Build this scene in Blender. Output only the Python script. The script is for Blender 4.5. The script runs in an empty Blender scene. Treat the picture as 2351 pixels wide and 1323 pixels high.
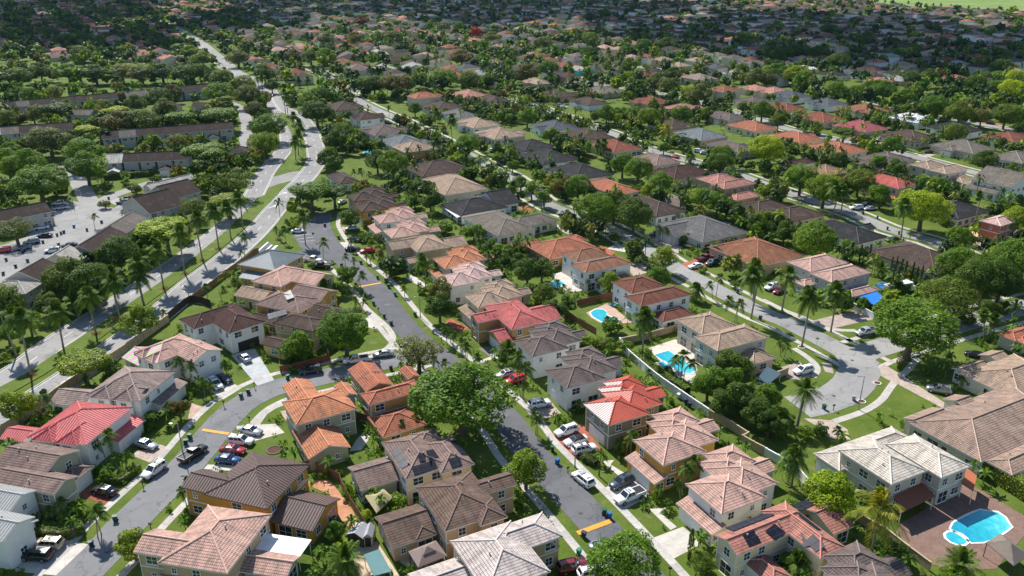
import bpy, bmesh, math, random
import numpy as np
from mathutils import Vector, Matrix
sc=bpy.context.scene
C=sc.collection
# ---------------- camera
cam_d=bpy.data.cameras.new('camera'); cam=bpy.data.objects.new('camera',cam_d); C.objects.link(cam); sc.camera=cam
cam.location=(0,0,84); cam.rotation_euler=(math.radians(90-22.4),0,0)
cam_d.sensor_width=36; cam_d.lens=36*1850/2351; cam_d.clip_start=1; cam_d.clip_end=9000
# ---------------- sky and sun
SUN_AZ=math.radians(119); SUN_EL=math.radians(45)
w=bpy.data.worlds.new('World'); sc.world=w; w.use_nodes=True
nt=w.node_tree; bg=nt.nodes['Background']; sky=nt.nodes.new('ShaderNodeTexSky'); sky.sky_type='NISHITA'; sky.sun_disc=False
sky.sun_elevation=SUN_EL; sky.sun_rotation=math.atan2(math.cos(SUN_AZ),math.sin(SUN_AZ)); sky.altitude=0; sky.dust_density=.3; sky.ozone_density=3.0; sky.air_density=1.2
nt.links.new(sky.outputs[0],bg.inputs[0]); bg.inputs[1].default_value=0.09
sl=bpy.data.lights.new('sun','SUN'); sl.energy=4.8; sl.angle=math.radians(.53); sl.color=(1,.965,.905)
so=bpy.data.objects.new('sun',sl); C.objects.link(so); so.location=(0,0,300)
sd=Vector((math.cos(SUN_AZ)*math.cos(SUN_EL),math.sin(SUN_AZ)*math.cos(SUN_EL),math.sin(SUN_EL)))
so.rotation_euler=(-sd).to_track_quat('-Z','Y').to_euler()
sc.view_settings.view_transform='Standard'; sc.view_settings.look='None'; sc.view_settings.exposure=0.68; sc.view_settings.gamma=1
sc.cycles.max_bounces=5; sc.cycles.diffuse_bounces=2; sc.cycles.glossy_bounces=2; sc.cycles.transmission_bounces=3; sc.cycles.transparent_max_bounces=6
sc.cycles.use_denoising=True; sc.cycles.volume_bounces=0

# tables: plan positions in metres (x right, y ahead of the drone), angles in radians
HOUSES=[
('white and cream house', 'white and cream house with pink tile roof and big pale concrete driveway', 36.27, 109.85, -1.0943, 'pinktan', 'white', 'tile', [[-1.88, 6.72, -8.55, 0.65, 5.6, 'hip', ''], [-3.88, 4.88, -3.25, 5.0, 5.6, 'hip', ''], [-5.67, 1.12, -2.95, 3.85, 5.58, 'hip', ''], [-7.17, -1.47, -0.75, 6.05, 5.62, 'hip', ''], [-5.08, -0.67, 3.95, 10.45, 3.0, 'gv', ''], [-1.53, 7.17, -10.45, -7.6, 2.75, 'shed+v', 'G-v']], [], {'wc2': 'cream'}),
('mustard house behind the police cars', 'mustard house with pink tile roof behind the white pickup and dark SUV', 29.61, 122.54, -1.0943, 'pinktan', 'mustard', 'tile', [[-1.88, 6.72, -8.55, 0.65, 5.6, 'hip', ''], [-3.88, 4.88, -3.25, 5.0, 5.6, 'hip', ''], [-5.67, 1.12, -2.95, 3.85, 5.58, 'hip', ''], [-7.17, -1.47, -0.75, 6.05, 5.62, 'hip', ''], [-5.08, -0.67, 3.95, 10.45, 3.0, 'gv', ''], [-1.53, 7.17, -10.45, -7.6, 2.75, 'shed+v', 'G-v']], [], {}),
('red metal-roofed olive house', 'olive house with red metal roof partly patched in white panels', 22.67, 135.57, -1.0943, 'redmetal', 'olive', 'metal', [[-1.65, 6.95, -9.5, -0.3, 5.6, 'hip', 'G-v'], [-3.65, 5.1, -4.2, 4.05, 5.6, 'hip', ''], [-5.45, 1.35, -3.9, 2.9, 5.58, 'hip', ''], [-6.95, -1.25, -1.7, 5.1, 5.62, 'hip', ''], [-4.85, -0.45, 3.0, 9.5, 3.0, 'gv', '']], [], {'patch': 1}),
('white-walled house with grey-brown roof', 'white house with grey-brown tile roof next to red metal-roofed house', 15.98, 148.9, -1.0943, 'greybrown', 'white', 'tile', [[-1.65, 6.95, -9.5, -0.3, 5.6, 'hip', 'G-v'], [-3.65, 5.1, -4.2, 4.05, 5.6, 'hip', ''], [-5.45, 1.35, -3.9, 2.9, 5.58, 'hip', ''], [-6.95, -1.25, -1.7, 5.1, 5.62, 'hip', ''], [-4.85, -0.45, 3.0, 9.5, 3.0, 'gv', '']], [], {}),
('white house between coral roof and grey-brown roof', 'white house with grey-brown roof directly beside the coral-roofed house', 9.54, 162.38, -1.0943, 'greybrown', 'white', 'tile', [[-1.65, 6.95, -9.5, -0.3, 5.6, 'hip', 'G-v'], [-3.65, 5.1, -4.2, 4.05, 5.6, 'hip', ''], [-5.45, 1.35, -3.9, 2.9, 5.58, 'hip', ''], [-6.95, -1.25, -1.7, 5.1, 5.62, 'hip', ''], [-4.85, -0.45, 3.0, 9.5, 3.0, 'gv', '']], [], {}),
('beige-roofed house behind the coral roof', 'cream house with beige tile roof just behind the coral-roofed house', -3.63, 187.43, -1.0943, 'tan', 'cream', 'tile', [[-1.88, 6.72, -8.55, 0.65, 5.6, 'hip', ''], [-3.88, 4.88, -3.25, 5.0, 5.6, 'hip', ''], [-5.68, 1.12, -2.95, 3.85, 5.58, 'hip', ''], [-7.18, -1.47, -0.75, 6.05, 5.62, 'hip', ''], [-5.07, -0.68, 3.95, 10.45, 3.0, 'gv', ''], [-1.53, 7.18, -10.45, -7.6, 2.75, 'shed+v', 'G-v']], [], {}),
('white house with pale pink roof', 'white house with pale pink tile roof mid-row on the centre street', -10.65, 201.22, -1.0943, 'pinkpale', 'white', 'tile', [[-1.65, 6.95, -9.5, -0.3, 5.6, 'hip', 'G-v'], [-3.65, 5.1, -4.2, 4.05, 5.6, 'hip', ''], [-5.45, 1.35, -3.9, 2.9, 5.58, 'hip', ''], [-6.95, -1.25, -1.7, 5.1, 5.62, 'hip', ''], [-4.85, -0.45, 3.0, 9.5, 3.0, 'gv', '']], [], {}),
('orange barrel-tiled row house', 'sage house with orange barrel tile roof in the centre-street row', -13.68, 213.65, -1.0943, 'orange', 'sage', 'tile', [[-1.88, 6.72, -8.55, 0.65, 5.6, 'hip', ''], [-3.88, 4.88, -3.25, 5.0, 5.6, 'hip', ''], [-5.68, 1.12, -2.95, 3.85, 5.58, 'hip', ''], [-7.18, -1.47, -0.75, 6.05, 5.62, 'hip', ''], [-5.07, -0.68, 3.95, 10.45, 3.0, 'gv', ''], [-1.53, 7.18, -10.45, -7.6, 2.75, 'shed+v', 'G-v']], [], {}),
('sage house with a rooftop skylight', 'sage house with pink tile roof and a glass skylight panel', -30.85, 239.83, -1.0943, 'pinktan', 'sage', 'tile', [[-1.65, 6.95, -9.5, -0.3, 5.6, 'hip', 'G-v'], [-3.65, 5.1, -4.2, 4.05, 5.6, 'hip', ''], [-5.45, 1.35, -3.9, 2.9, 5.58, 'hip', ''], [-6.95, -1.25, -1.7, 5.1, 5.62, 'hip', ''], [-4.85, -0.45, 3.0, 9.5, 3.0, 'gv', '']], [], {}),
('white house near the bend', 'white house with pinkish tile roof and lower garage roof near the bend', -37.06, 253.3, -1.0943, 'pinktan', 'white', 'tile', [[-1.88, 6.72, -8.55, 0.65, 5.6, 'hip', ''], [-3.88, 4.88, -3.25, 5.0, 5.6, 'hip', ''], [-5.68, 1.12, -2.95, 3.85, 5.58, 'hip', ''], [-7.18, -1.47, -0.75, 6.05, 5.62, 'hip', ''], [-5.07, -0.68, 3.95, 10.45, 3.0, 'gv', ''], [-1.53, 7.18, -10.45, -7.6, 2.75, 'shed+v', 'G-v']], [], {}),
('mustard brown-roofed house at the bend', 'mustard house with brown tile roof at the head of the street', -44.46, 266.49, -1.0943, 'brown', 'mustard', 'tile', [[-1.65, 6.95, -9.5, -0.3, 5.6, 'hip', 'G-v'], [-3.65, 5.1, -4.2, 4.05, 5.6, 'hip', ''], [-5.45, 1.35, -3.9, 2.9, 5.58, 'hip', ''], [-6.95, -1.25, -1.7, 5.1, 5.62, 'hip', ''], [-4.85, -0.45, 3.0, 9.5, 3.0, 'gv', '']], [], {}),
('solar-roofed house at the street head', 'tan house with brown roof and solar panels beyond the parking court', -49.28, 278.87, -1.0943, 'brown', 'tanw', 'tile', [[-1.65, 6.95, -9.5, -0.3, 5.6, 'hip', 'G-v'], [-3.65, 5.1, -4.2, 4.05, 5.6, 'hip', ''], [-5.45, 1.35, -3.9, 2.9, 5.58, 'hip', ''], [-6.95, -1.25, -1.7, 5.1, 5.62, 'hip', ''], [-4.85, -0.45, 3.0, 9.5, 3.0, 'gv', '']], [], {}),
('coral-roofed house', 'mustard house with coral red tile roof at the middle of the picture', 1.36, 174.2, -1.0943, 'coral', 'mustardtan', 'tile', [[-4.81, 0.34, -10.64, -4.52, 5.6, 'gv', ''], [-7.76, 7.13, -5.38, 3.92, 5.6, 'hip', ''], [0.08, 7.76, -8.47, -4.26, 3.0, 'gv', 'G-v'], [-6.37, 2.78, 4.7, 10.64, 3.4, 'gv', '']], [], {}),
('tan L-shaped row house', 'tan house with beige roof and small lower garage gable in the row', -24.41, 225.65, -1.0943, 'tan', 'tanw', 'tile', [[-5.56, 1.32, -12.13, -2.08, 5.6, 'gv', ''], [-6.22, 6.57, -6.47, 3.87, 5.6, 'hip', ''], [3.14, 7.55, -9.38, -4.42, 3.0, 'gv', 'G-v'], [-7.55, 0.86, 5.49, 12.13, 3.2, 'gv', '']], [], {}),
('pale yellow solar-roofed house', 'pale yellow house with red tile roof and black solar panels', 41.84, 96.5, -1.0943, 'redtan', 'cream', 'tile', [[-4.58, 0.38, -11.41, 2.15, 5.6, 'gv', ''], [-5.61, 6.3, -1.53, 3.68, 5.6, 'hip', ''], [-1.0, 5.35, -9.1, -5.02, 2.9, 'hip', 'G-v'], [-6.3, 1.34, 7.05, 11.41, 3.0, 'gv', '']], [[[-1.64, -2.62, 6.4], [-0.05, -1.89, 5.76], [0.63, -4.36, 5.49], [-1.14, -4.91, 6.2]], [[1.19, -0.33, 6.08], [2.55, -0.6, 5.97], [3.89, -0.98, 5.82], [3.45, -1.78, 5.5]], [[2.7, 0.69, 6.43], [5.33, 0.34, 6.29], [5.05, -1.3, 5.64], [2.85, -0.89, 5.8]], [[-2.74, 2.05, 6.23], [-2.43, 3.32, 5.73], [2.19, 3.02, 5.85], [2.08, 2.16, 6.19]], [[-6.99, 6.83, 2.71], [-6.9, 9.88, 2.75], [-4.54, 9.41, 3.7], [-4.33, 5.85, 3.78]], [[-5.32, -8.8, 5.29], [-4.97, -0.6, 5.44], [-3.38, -0.78, 6.07], [-3.38, -8.91, 6.07]], [[-1.77, -8.67, 6.45], [-1.81, -6.41, 6.47], [-0.07, -6.62, 5.77], [-0.11, -8.89, 5.79]]], {}),
('grey-brown roof at the bottom edge', 'grey-brown tiled roof of a house cut by the bottom edge beside pool patio', 48.63, 85.52, -1.0943, 'greybrown', 'cream', 'tile', [[-1.65, 6.95, -9.5, -0.3, 5.6, 'hip', 'G-v'], [-3.65, 5.1, -4.2, 4.05, 5.6, 'hip', ''], [-5.45, 1.35, -3.9, 2.9, 5.58, 'hip', ''], [-6.95, -1.25, -1.7, 5.1, 5.62, 'hip', ''], [-4.85, -0.45, 3.0, 9.5, 3.0, 'gv', '']], [], {}),
('beige house with the large pool', 'large beige two-storey house with pale tile roof beside the terrace pool', 65.71, 116.69, -1.1048, 'pale', 'beige', 'tile', [[-4.63, 6.29, -8.78, -0.35, 5.8, 'hip', ''], [-2.27, 8.69, -0.05, 7.32, 5.8, 'hip', ''], [-8.69, -2.8, -9.86, 9.86, 3.0, 'hip', 'G-v']], [], {}),
('tan pool house with square spa', 'beige two-storey house with tan roof beside the rectangular pool', 47.61, 163.27, -1.0821, 'tan', 'beige', 'tile', [[-10.6, -1.67, -5.06, 5.24, 5.8, 'hip', ''], [-1.64, 6.31, -7.46, 7.46, 5.8, 'hip', ''], [4.36, 10.6, -1.06, 5.74, 3.0, 'hip', 'G+v']], [], {}),
('white house with red-brown roof', 'white house with red-brown tile roof beside the kidney-shaped pool', 35.36, 186.75, -1.0821, 'redbrown', 'white', 'tile', [[-10.66, -1.76, -5.27, 5.63, 5.8, 'hip', ''], [-1.39, 5.77, -7.95, 7.95, 5.8, 'hip', ''], [4.96, 10.66, -4.83, 5.03, 3.0, 'hip', 'G+v']], [], {}),
('white house with mottled brown roof', 'white house with mottled brown tile roof and small blue pool', 23.27, 209.61, -1.0821, 'brownorange', 'white', 'tile', [[-9.85, -1.48, -5.48, 5.96, 5.8, 'hip', ''], [-0.74, 6.62, -7.76, 7.76, 5.8, 'hip', ''], [5.66, 9.85, -4.4, 6.38, 3.0, 'hip', 'G+v']], [], {}),
('mustard bungalow with orange roof', 'mustard single-storey house with broad orange tile roof', 13.46, 229.05, -1.0472, 'redorange', 'mustard', 'tile', [[-5.68, 8.58, -8.09, 9.87, 3.3, 'hip', ''], [-8.58, -4.31, -11.55, -1.97, 3.3, 'hip', ''], [-6.21, -0.5, 6.8, 11.55, 3.2, 'hip', 'G+v']], [], {}),
('grey bungalow with parapet gables', 'grey single-storey house with grey shingle roof and pale parapets', 59.43, 245.62, -1.0472, 'grey', 'greyw', 'tile', [[-10.86, 10.86, -7.79, 11.55, 3.3, 'hip', ''], [-7.68, 2.57, -11.55, 0.85, 3.3, 'gv', 'G-v']], [], {}),
('orange bungalow beside the red pickup', 'single-storey house with orange-brown roof beside the red pickup', 72.01, 224.52, -1.0472, 'orangebrown', 'tanw', 'tile', [[-9.91, 10.12, -9.58, 9.58, 3.3, 'hip', ''], [-10.12, -3.13, -9.03, 1.46, 3.2, 'gv', 'G-v']], [], {}),
('dark brown bungalow by the grey one', 'white-walled bungalow with dark brown roof behind the dark round trees', 48.33, 271.2, -1.0472, 'brown', 'white', 'tile', [[-11.4, 11.4, -6.85, 6.85, 3.3, 'hip', '']], [], {}),
('orange bungalow by the round trees', 'bungalow with orange tile roof and beige boat beside it', 37.32, 296.08, -1.0472, 'redorange', 'beige', 'tile', [[-10.39, 10.39, -6.04, 6.04, 3.3, 'hip', '']], [], {}),
('black-roofed bungalow', 'bungalow with near-black roof on the second street', 27.42, 319.37, -1.0472, 'darkgrey', 'white', 'tile', [[-10.59, 10.59, -9.37, 9.37, 3.3, 'hip', '']], [], {}),
('dark grey bungalow with white lanai', 'white bungalow with dark grey roof and flat white lanai cover', -11.33, 274.39, -1.0123, 'darkgrey', 'white', 'tile', [[-5.93, 9.4, -12.58, 5.86, 3.3, 'hip', ''], [-9.4, 6.61, 3.29, 12.58, 3.3, 'gv', 'G+v']], [], {}),
('pale grey-tan bungalow', 'white bungalow with pale grey-tan roof facing its back terrace', 0.53, 254.26, -1.0123, 'greytan', 'white', 'tile', [[-11.46, 11.46, -12.86, 1.66, 3.3, 'hip', ''], [-1.63, 7.78, -4.02, 12.86, 3.3, 'hip', 'G+v']], [], {}),
('tan hip-roofed bungalow', 'bungalow with wide tan hip roof among palms', -23.17, 299.47, -1.0123, 'tan', 'beige', 'tile', [[-12.35, 12.35, -9.24, 9.24, 3.3, 'hip', '']], [], {}),
('dark brown bungalow with skylights', 'bungalow with dark brown roof and pale worn patch at its corner', -30.71, 324.47, -1.0123, 'brown', 'white', 'tile', [[-9.53, 9.53, -11.3, 11.3, 3.3, 'hip', '']], [], {}),
('small brown house by the crossroads trees', 'small brown-roofed white house behind the avenue crossroads trees', -66.47, 309.05, -1.0123, 'brown', 'white', 'tile', [[-7.69, 7.69, -4.11, 4.11, 3.2, 'hip', '']], [], {}),
('blue-grey metal-roofed house', 'mustard house with blue-grey metal roof beside the parking court', -67.95, 210.4, -0.384, 'bluegrey', 'mustard', 'metal', [[-6.31, 6.31, -5.27, 8.29, 5.4, 'hip', ''], [-3.8, 3.95, -8.29, -2.35, 3.0, 'shed+v', '']], [], {}),
('mustard house with long pink gable', 'cream and mustard house with long pink tile gable', -57.64, 197.75, -0.4189, 'pinktan', 'creammust', 'tile', [[-8.71, 1.03, -6.5, 6.44, 5.4, 'hip', ''], [-2.89, 8.71, -2.23, 6.5, 5.4, 'gu', '']], [], {}),
('low tan-roofed house', 'low house with tan tile roof and tan garden wall', -66.15, 192.29, -0.4189, 'tan', 'tanw', 'tile', [[-4.61, 4.61, -3.36, 3.36, 3.2, 'gu', '']], [], {}),
('brown roof with one solar panel', 'mustard house with brown tile roof carrying a single solar panel', -53.59, 184.69, -0.4189, 'brownpink', 'mustard', 'tile', [[-7.04, 6.62, -7.79, 1.53, 5.4, 'hip', ''], [-2.79, 7.04, -0.36, 7.79, 5.4, 'gu', '']], [[[-1.71, -2.88, 7.09], [-0.91, -1.03, 7.56], [2.5, -3.93, 7.19], [1.3, -5.22, 6.81]]], {}),
('mustard house by the red fence', 'cream and mustard house with dark brown roof by the red fence', -47.64, 170.13, -0.4363, 'brown', 'creammust', 'tile', [[-6.94, 4.6, -3.79, 2.97, 5.4, 'hip', ''], [-2.86, 6.94, 3.0, 9.81, 5.4, 'gu', ''], [-5.62, 1.19, -9.81, -5.34, 2.9, 'gu', '']], [], {}),
('low solar-topped annexe', 'low mustard annexe with brown roof and a black solar sheet', -58.26, 176.77, -0.4363, 'brown', 'mustard', 'tile', [[-4.6, 4.6, -2.31, 2.31, 2.9, 'gu', '']], [[[2.17, -3.22, 6.0], [4.37, 0.87, 6.0], [6.55, -1.17, 6.0], [4.64, -5.52, 6.0]]], {}),
('sage house with bright orange roof', 'sage house with bright orange barrel tile roof at the loop bend', -35.28, 131.89, 0.5205, 'orange', 'sage', 'tile', [[-6.63, 5.04, -4.01, 5.45, 5.6, 'hip', ''], [-4.96, 0.56, 1.85, 11.58, 5.6, 'gv', ''], [3.93, 6.88, 1.11, 6.6, 5.6, 'gv', ''], [-6.88, 0.89, -11.58, -1.13, 2.9, 'gv', '']], [], {}),
('orange house beside the big tree', 'mustard-tan house with orange tile roof against the huge tree', -23.5, 138.76, 0.5205, 'redorange', 'mustardtan', 'tile', [[-6.36, 5.1, -3.96, 0.95, 5.6, 'hip', ''], [-5.1, 0.83, 1.22, 11.62, 5.6, 'gv', ''], [3.96, 6.74, 1.73, 6.5, 5.6, 'gv', ''], [-6.74, 2.13, -11.62, -3.76, 2.9, 'hip', '']], [], {}),
('white house with black garage door', 'white house with dark brown roof and black garage door', -67.62, 170.79, 0.7855, 'darkbrown', 'white', 'tile', [[-2.21, 6.83, -7.79, 6.0, 5.4, 'hip', 'G-v'], [-6.83, 6.71, 0.02, 7.79, 5.4, 'hip', '']], [], {'gdark': 1}),
('white house with patched pink and green roof', 'white house with tan roof patched with pink and green sheets', -73.87, 155.99, 0.9538, 'pinktan', 'white', 'tile', [[-1.02, 6.22, -9.82, -1.31, 5.6, 'gv', 'G-v'], [-5.62, 5.69, -4.11, 4.67, 5.6, 'hip', ''], [-5.88, 0.74, 3.29, 9.82, 2.9, 'gv', ''], [-6.22, 0.04, -3.05, 0.11, 5.63, 'hip', 'S'], [-6.22, 0.04, 0.46, 3.62, 5.63, 'hip', 'S']], [], {'patch': 2}),
('white house with grey-pink roof', 'white house with grey-pink tile roof beyond the red metal one', -78.86, 141.6, 1.3788, 'greypink', 'white', 'tile', [[-6.25, 5.88, -9.36, 2.3, 5.6, 'hip', ''], [-5.34, -0.67, -8.48, -5.36, 5.6, 'gv', ''], [-2.73, 6.85, -10.9, -8.37, 2.7, 'shed+v', 'G-v'], [-6.61, 0.22, 3.1, 10.9, 3.0, 'gv', ''], [-6.85, -0.19, -7.96, -3.77, 5.63, 'hip', 'S'], [-6.85, -0.19, -3.3, 0.9, 5.63, 'hip', 'S']], [], {}),
('white house with red metal roof', 'white house with bright red standing-seam metal roof', -81.54, 127.05, 1.3657, 'redmetal2', 'white', 'metal', [[-6.54, 6.31, -9.18, 2.63, 5.6, 'hip', ''], [-5.45, -1.82, -5.86, -2.81, 5.6, 'gv', ''], [-0.87, 7.14, -10.83, -8.01, 2.7, 'shed+v', 'G-v'], [-4.52, 0.06, 5.49, 10.83, 3.0, 'gv', ''], [-7.14, -0.12, -7.77, -3.51, 5.63, 'hip', 'S'], [-7.14, -0.12, -3.04, 1.22, 5.63, 'hip', 'S']], [], {}),
('sage house with brown-pink roof', 'sage green house with brown-pink tile roof near the lower left corner', -78.18, 112.36, -0.2516, 'brownpink', 'sage', 'tile', [[-4.51, 7.84, -5.76, -0.57, 5.6, 'gu', ''], [-7.84, 2.75, -2.7, 5.76, 5.6, 'gu', ''], [0.55, 5.23, 0.73, 5.49, 2.9, 'hip', 'G+u']], [], {}),
('white house with grey metal roof', 'white house with pale grey metal roof at the lower left corner', -79.24, 101.15, -0.2516, 'palegrey', 'white', 'metal', [[-7.31, 2.62, 0.25, 5.78, 5.6, 'gu', ''], [-1.63, 7.31, -5.78, 0.18, 5.6, 'gu', ''], [0.31, 5.2, -2.14, 2.36, 2.9, 'gu', 'G+u']], [], {}),
('tan house at the bottom edge', 'tan house with beige tile roof and white patio cover at bottom edge', -42.07, 94.19, -0.202, 'pinktan', 'tanw', 'tile', [[-11.09, 0.71, -4.91, 0.41, 5.6, 'gu', ''], [-6.39, 4.33, -6.15, 6.89, 5.6, 'hip', ''], [3.85, 11.09, -2.8, 1.93, 3.0, 'gu', ''], [-6.82, -0.68, -6.89, -5.33, 2.9, 'gu', '']], [], {}),
('mustard house with dark metal roof', 'mustard house with dark brown metal roof beside red and blue cars', -39.81, 108.57, -0.3251, 'brownmetal', 'mustard', 'metal', [[-11.84, 1.35, -5.8, -0.52, 5.6, 'gu', ''], [-7.21, 4.42, -6.19, 6.19, 5.6, 'hip', ''], [4.33, 11.84, -5.7, 2.82, 2.9, 'gu', '']], [], {}),
('cream house with solar arrays', 'cream house with mauve-brown roof covered by black solar arrays', -17.41, 114.93, -1.0943, 'brownpink', 'cream', 'tile', [[-6.53, 5.43, -2.65, 5.29, 5.6, 'hip', ''], [-2.9, 6.67, 3.06, 9.14, 5.6, 'hip', ''], [-6.67, -2.22, 2.57, 7.29, 5.62, 'hip', ''], [-5.91, 1.62, -9.14, -2.36, 3.0, 'gv', '']], [[[-2.82, -2.29, 5.7], [-2.87, -0.74, 6.32], [2.93, -0.81, 6.29], [2.75, -2.33, 5.69]], [[1.92, 0.89, 7.01], [1.83, 2.01, 7.04], [3.39, 1.77, 6.42], [3.37, 0.69, 6.42]], [[0.91, 2.76, 6.6], [-0.21, 5.1, 5.66], [2.66, 4.64, 5.84], [3.74, 2.14, 6.84]], [[3.69, -0.91, 6.26], [3.67, 3.14, 6.27], [5.07, 3.13, 5.71], [5.29, -1.06, 5.62]], [[4.61, 5.25, 6.4], [4.58, 7.28, 6.41], [6.37, 7.07, 5.69], [6.41, 5.15, 5.67]], [[-0.54, 7.75, 6.13], [-1.17, 9.16, 5.57], [4.0, 9.06, 5.61], [3.98, 7.95, 6.05]]], {}),
('tan house with brown barrel roof', 'tan house with dark brown barrel tile roof on the centre street', -9.0, 102.54, -1.0943, 'brownbarrel', 'tanw', 'tile', [[-6.61, 5.36, -3.8, 6.0, 5.6, 'hip', ''], [-3.86, -0.0, 5.18, 11.05, 5.6, 'gv', ''], [1.4, 6.61, 1.43, 6.02, 5.6, 'hip', ''], [-5.94, 2.29, -11.05, -3.84, 3.0, 'gv', ''], [-1.77, 2.17, -7.11, -3.88, 3.05, 'hip', '']], [], {}),
('tan house with whitish roof', 'tan house with whitish weathered tile roof at the bottom edge', -2.6, 90.47, -1.0943, 'palepink', 'tanw', 'tile', [[-6.04, 6.04, -4.06, 5.81, 5.6, 'hip', ''], [-5.66, 0.56, 0.27, 11.04, 5.6, 'hip', ''], [-5.38, 2.41, -11.04, -2.57, 3.0, 'gv', '']], [], {}),
('tan bungalow by the clipped hedge', 'cream bungalow with broad tan tile roof beside the clipped hedge', 91.85, 129.94, -1.0821, 'tanpink', 'beigelight', 'tile', [[-8.43, 6.27, -15.67, 15.67, 3.2, 'hip', ''], [6.27, 11.08, -14.61, -0.11, 3.2, 'hip', ''], [-10.0, -5.3, -14.97, -6.51, 3.1, 'gv', ''], [-11.08, -5.39, -2.02, 1.97, 3.1, 'gv', 'G-v']], [], {}),
('tan house with brown awning', 'tan tiled bungalow with a long brown awning at the right edge', 104.22, 149.53, -1.0821, 'tan', 'beigelight', 'tile', [[-4.84, 8.34, -9.37, 9.37, 3.2, 'hip', ''], [-7.0, -3.37, -8.63, -0.95, 3.1, 'gv', ''], [-8.34, -3.34, 2.11, 6.72, 3.1, 'gv', '']], [], {}),
('small orange roof at the right edge', 'small house with orange tile roof at the right edge', 118.05, 168.14, -1.0821, 'redorange', 'beige', 'tile', [[-2.96, 1.31, -4.77, 4.77, 3.0, 'hip', ''], [-0.45, 2.96, -4.15, 2.04, 2.9, 'hip', '']], [], {}),
('house under the three royal palms', 'pink-tan tiled house beneath a silver palm and tall royal palms', 85.85, 202.01, -1.0821, 'pinktan', 'greyw', 'tile', [[-11.03, -2.39, -5.21, 9.49, 5.6, 'hip', ''], [-1.58, 5.74, -6.29, 9.2, 5.6, 'hip', ''], [6.89, 11.03, -4.18, 6.18, 3.0, 'hip', ''], [-3.93, 0.18, -9.49, -0.11, 3.0, 'hip', '']], [], {}),
('dark brown bungalow by the cypress row', 'bungalow with dark brown roof behind the row of cypresses', 118.08, 219.28, -1.0472, 'brown', 'beige', 'tile', [[-11.25, 11.25, -8.93, 8.93, 3.3, 'hip', '']], [], {}),
('dark grey bungalow by the cypresses', 'white bungalow with dark slate roof and dark carport', 107.97, 244.88, -1.0472, 'darkgrey', 'white', 'tile', [[-10.6, 10.6, -9.23, 3.85, 3.3, 'hip', ''], [-2.12, 2.73, 5.73, 9.23, 3.1, 'gv', '']], [], {}),
('brown bungalow near the street lamp', 'bungalow with weathered brown roof left of the slate-roofed one', 95.29, 262.19, -1.0472, 'brown', 'tanw', 'tile', [[-6.46, 6.46, -8.63, 8.63, 3.3, 'hip', '']], [], {}),
('slate bungalow by the tall palm', 'white bungalow with slate roof and white ridge behind the large tree', 151.92, 266.6, -1.0472, 'darkgrey', 'white', 'tile', [[-7.69, 7.69, -9.22, 9.22, 3.3, 'hip', '']], [], {}),
('beige two-storey house with red roof', 'beige two-storey house with bright red tile roof', 139.6, 292.58, -1.0472, 'redtile', 'cream', 'tile', [[-9.44, 7.78, -3.72, 7.25, 5.8, 'hip', ''], [5.39, 9.44, -7.25, -5.1, 3.0, 'hip', '']], [], {}),
('beige twin-hip house', 'beige two-storey house with two tan hips beside palms', 171.73, 314.57, -1.0123, 'tan', 'beige', 'tile', [[-11.2, -2.01, -6.24, 5.75, 5.8, 'hip', ''], [-2.47, 5.76, -7.8, 7.8, 5.8, 'hip', ''], [4.8, 11.2, -4.86, 4.15, 3.0, 'hip', '']], [], {}),
('white two-storey house with long lower roof', 'white two-storey house with grey roof above a long lower roof', 184.85, 295.91, -1.0123, 'greytan', 'white', 'tile', [[-7.75, 7.75, -8.45, 10.92, 5.8, 'gu', ''], [-7.7, 4.11, -10.92, 2.03, 3.0, 'gu', '']], [], {}),
('pink terracotta house', 'pink two-storey house with terracotta columns at the right edge', 159.12, 248.73, -1.0123, 'pinkpale', 'terra', 'tile', [[-3.4, 3.4, -8.95, 8.95, 5.6, 'hip', '']], [], {}),
('salmon two-storey house', 'tan two-storey house with salmon tile roof on the third street', 81.28, 292.28, -1.0472, 'salmon', 'tanw', 'tile', [[-11.32, 0.28, -6.69, 6.6, 5.8, 'hip', ''], [-1.92, 5.17, -8.04, 8.04, 5.8, 'hip', ''], [4.83, 11.32, -7.67, 4.98, 3.0, 'hip', '']], [], {}),
('maroon bungalow', 'bungalow with deep maroon-brown roof amid shrubs', 68.2, 318.01, -1.0472, 'darkbrown', 'beige', 'tile', [[-8.38, 8.38, -10.91, 10.91, 3.3, 'hip', '']], [], {}),
('tan bungalow behind the salmon house', 'tan bungalow with dark brown roof below the salmon house', 87.15, 269.06, -1.0472, 'brown', 'tanw', 'tile', [[-6.9, 6.9, -9.36, 9.36, 3.3, 'hip', '']], [], {}),
('weathered pink bungalow', 'bungalow with weathered pink roof near the red car', 61.41, 340.21, -1.0472, 'brownpink', 'beige', 'tile', [[-8.98, 8.98, -6.87, 6.87, 3.3, 'hip', '']], [], {}),
('ochre bungalow on the third street', 'bungalow with ochre tile roof behind feathery yellow trees', 127.21, 321.32, -1.0472, 'ochre', 'beige', 'tile', [[-6.92, 6.92, -6.94, 6.94, 3.3, 'hip', '']], [], {}),
('maroon-brown bungalow by the ochre one', 'bungalow with maroon roof behind the ochre-roofed one', 119.85, 333.97, -1.0472, 'darkbrown', 'white', 'tile', [[-3.67, 3.67, -8.26, 8.26, 3.3, 'hip', '']], [], {}),
('purple-grey bungalow', 'bungalow with purple-grey roof beyond the bright red roof', 155.67, 333.42, -1.0472, 'greybrown', 'tanw', 'tile', [[-7.71, 7.71, -9.43, 9.43, 3.3, 'hip', '']], [], {}),
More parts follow.
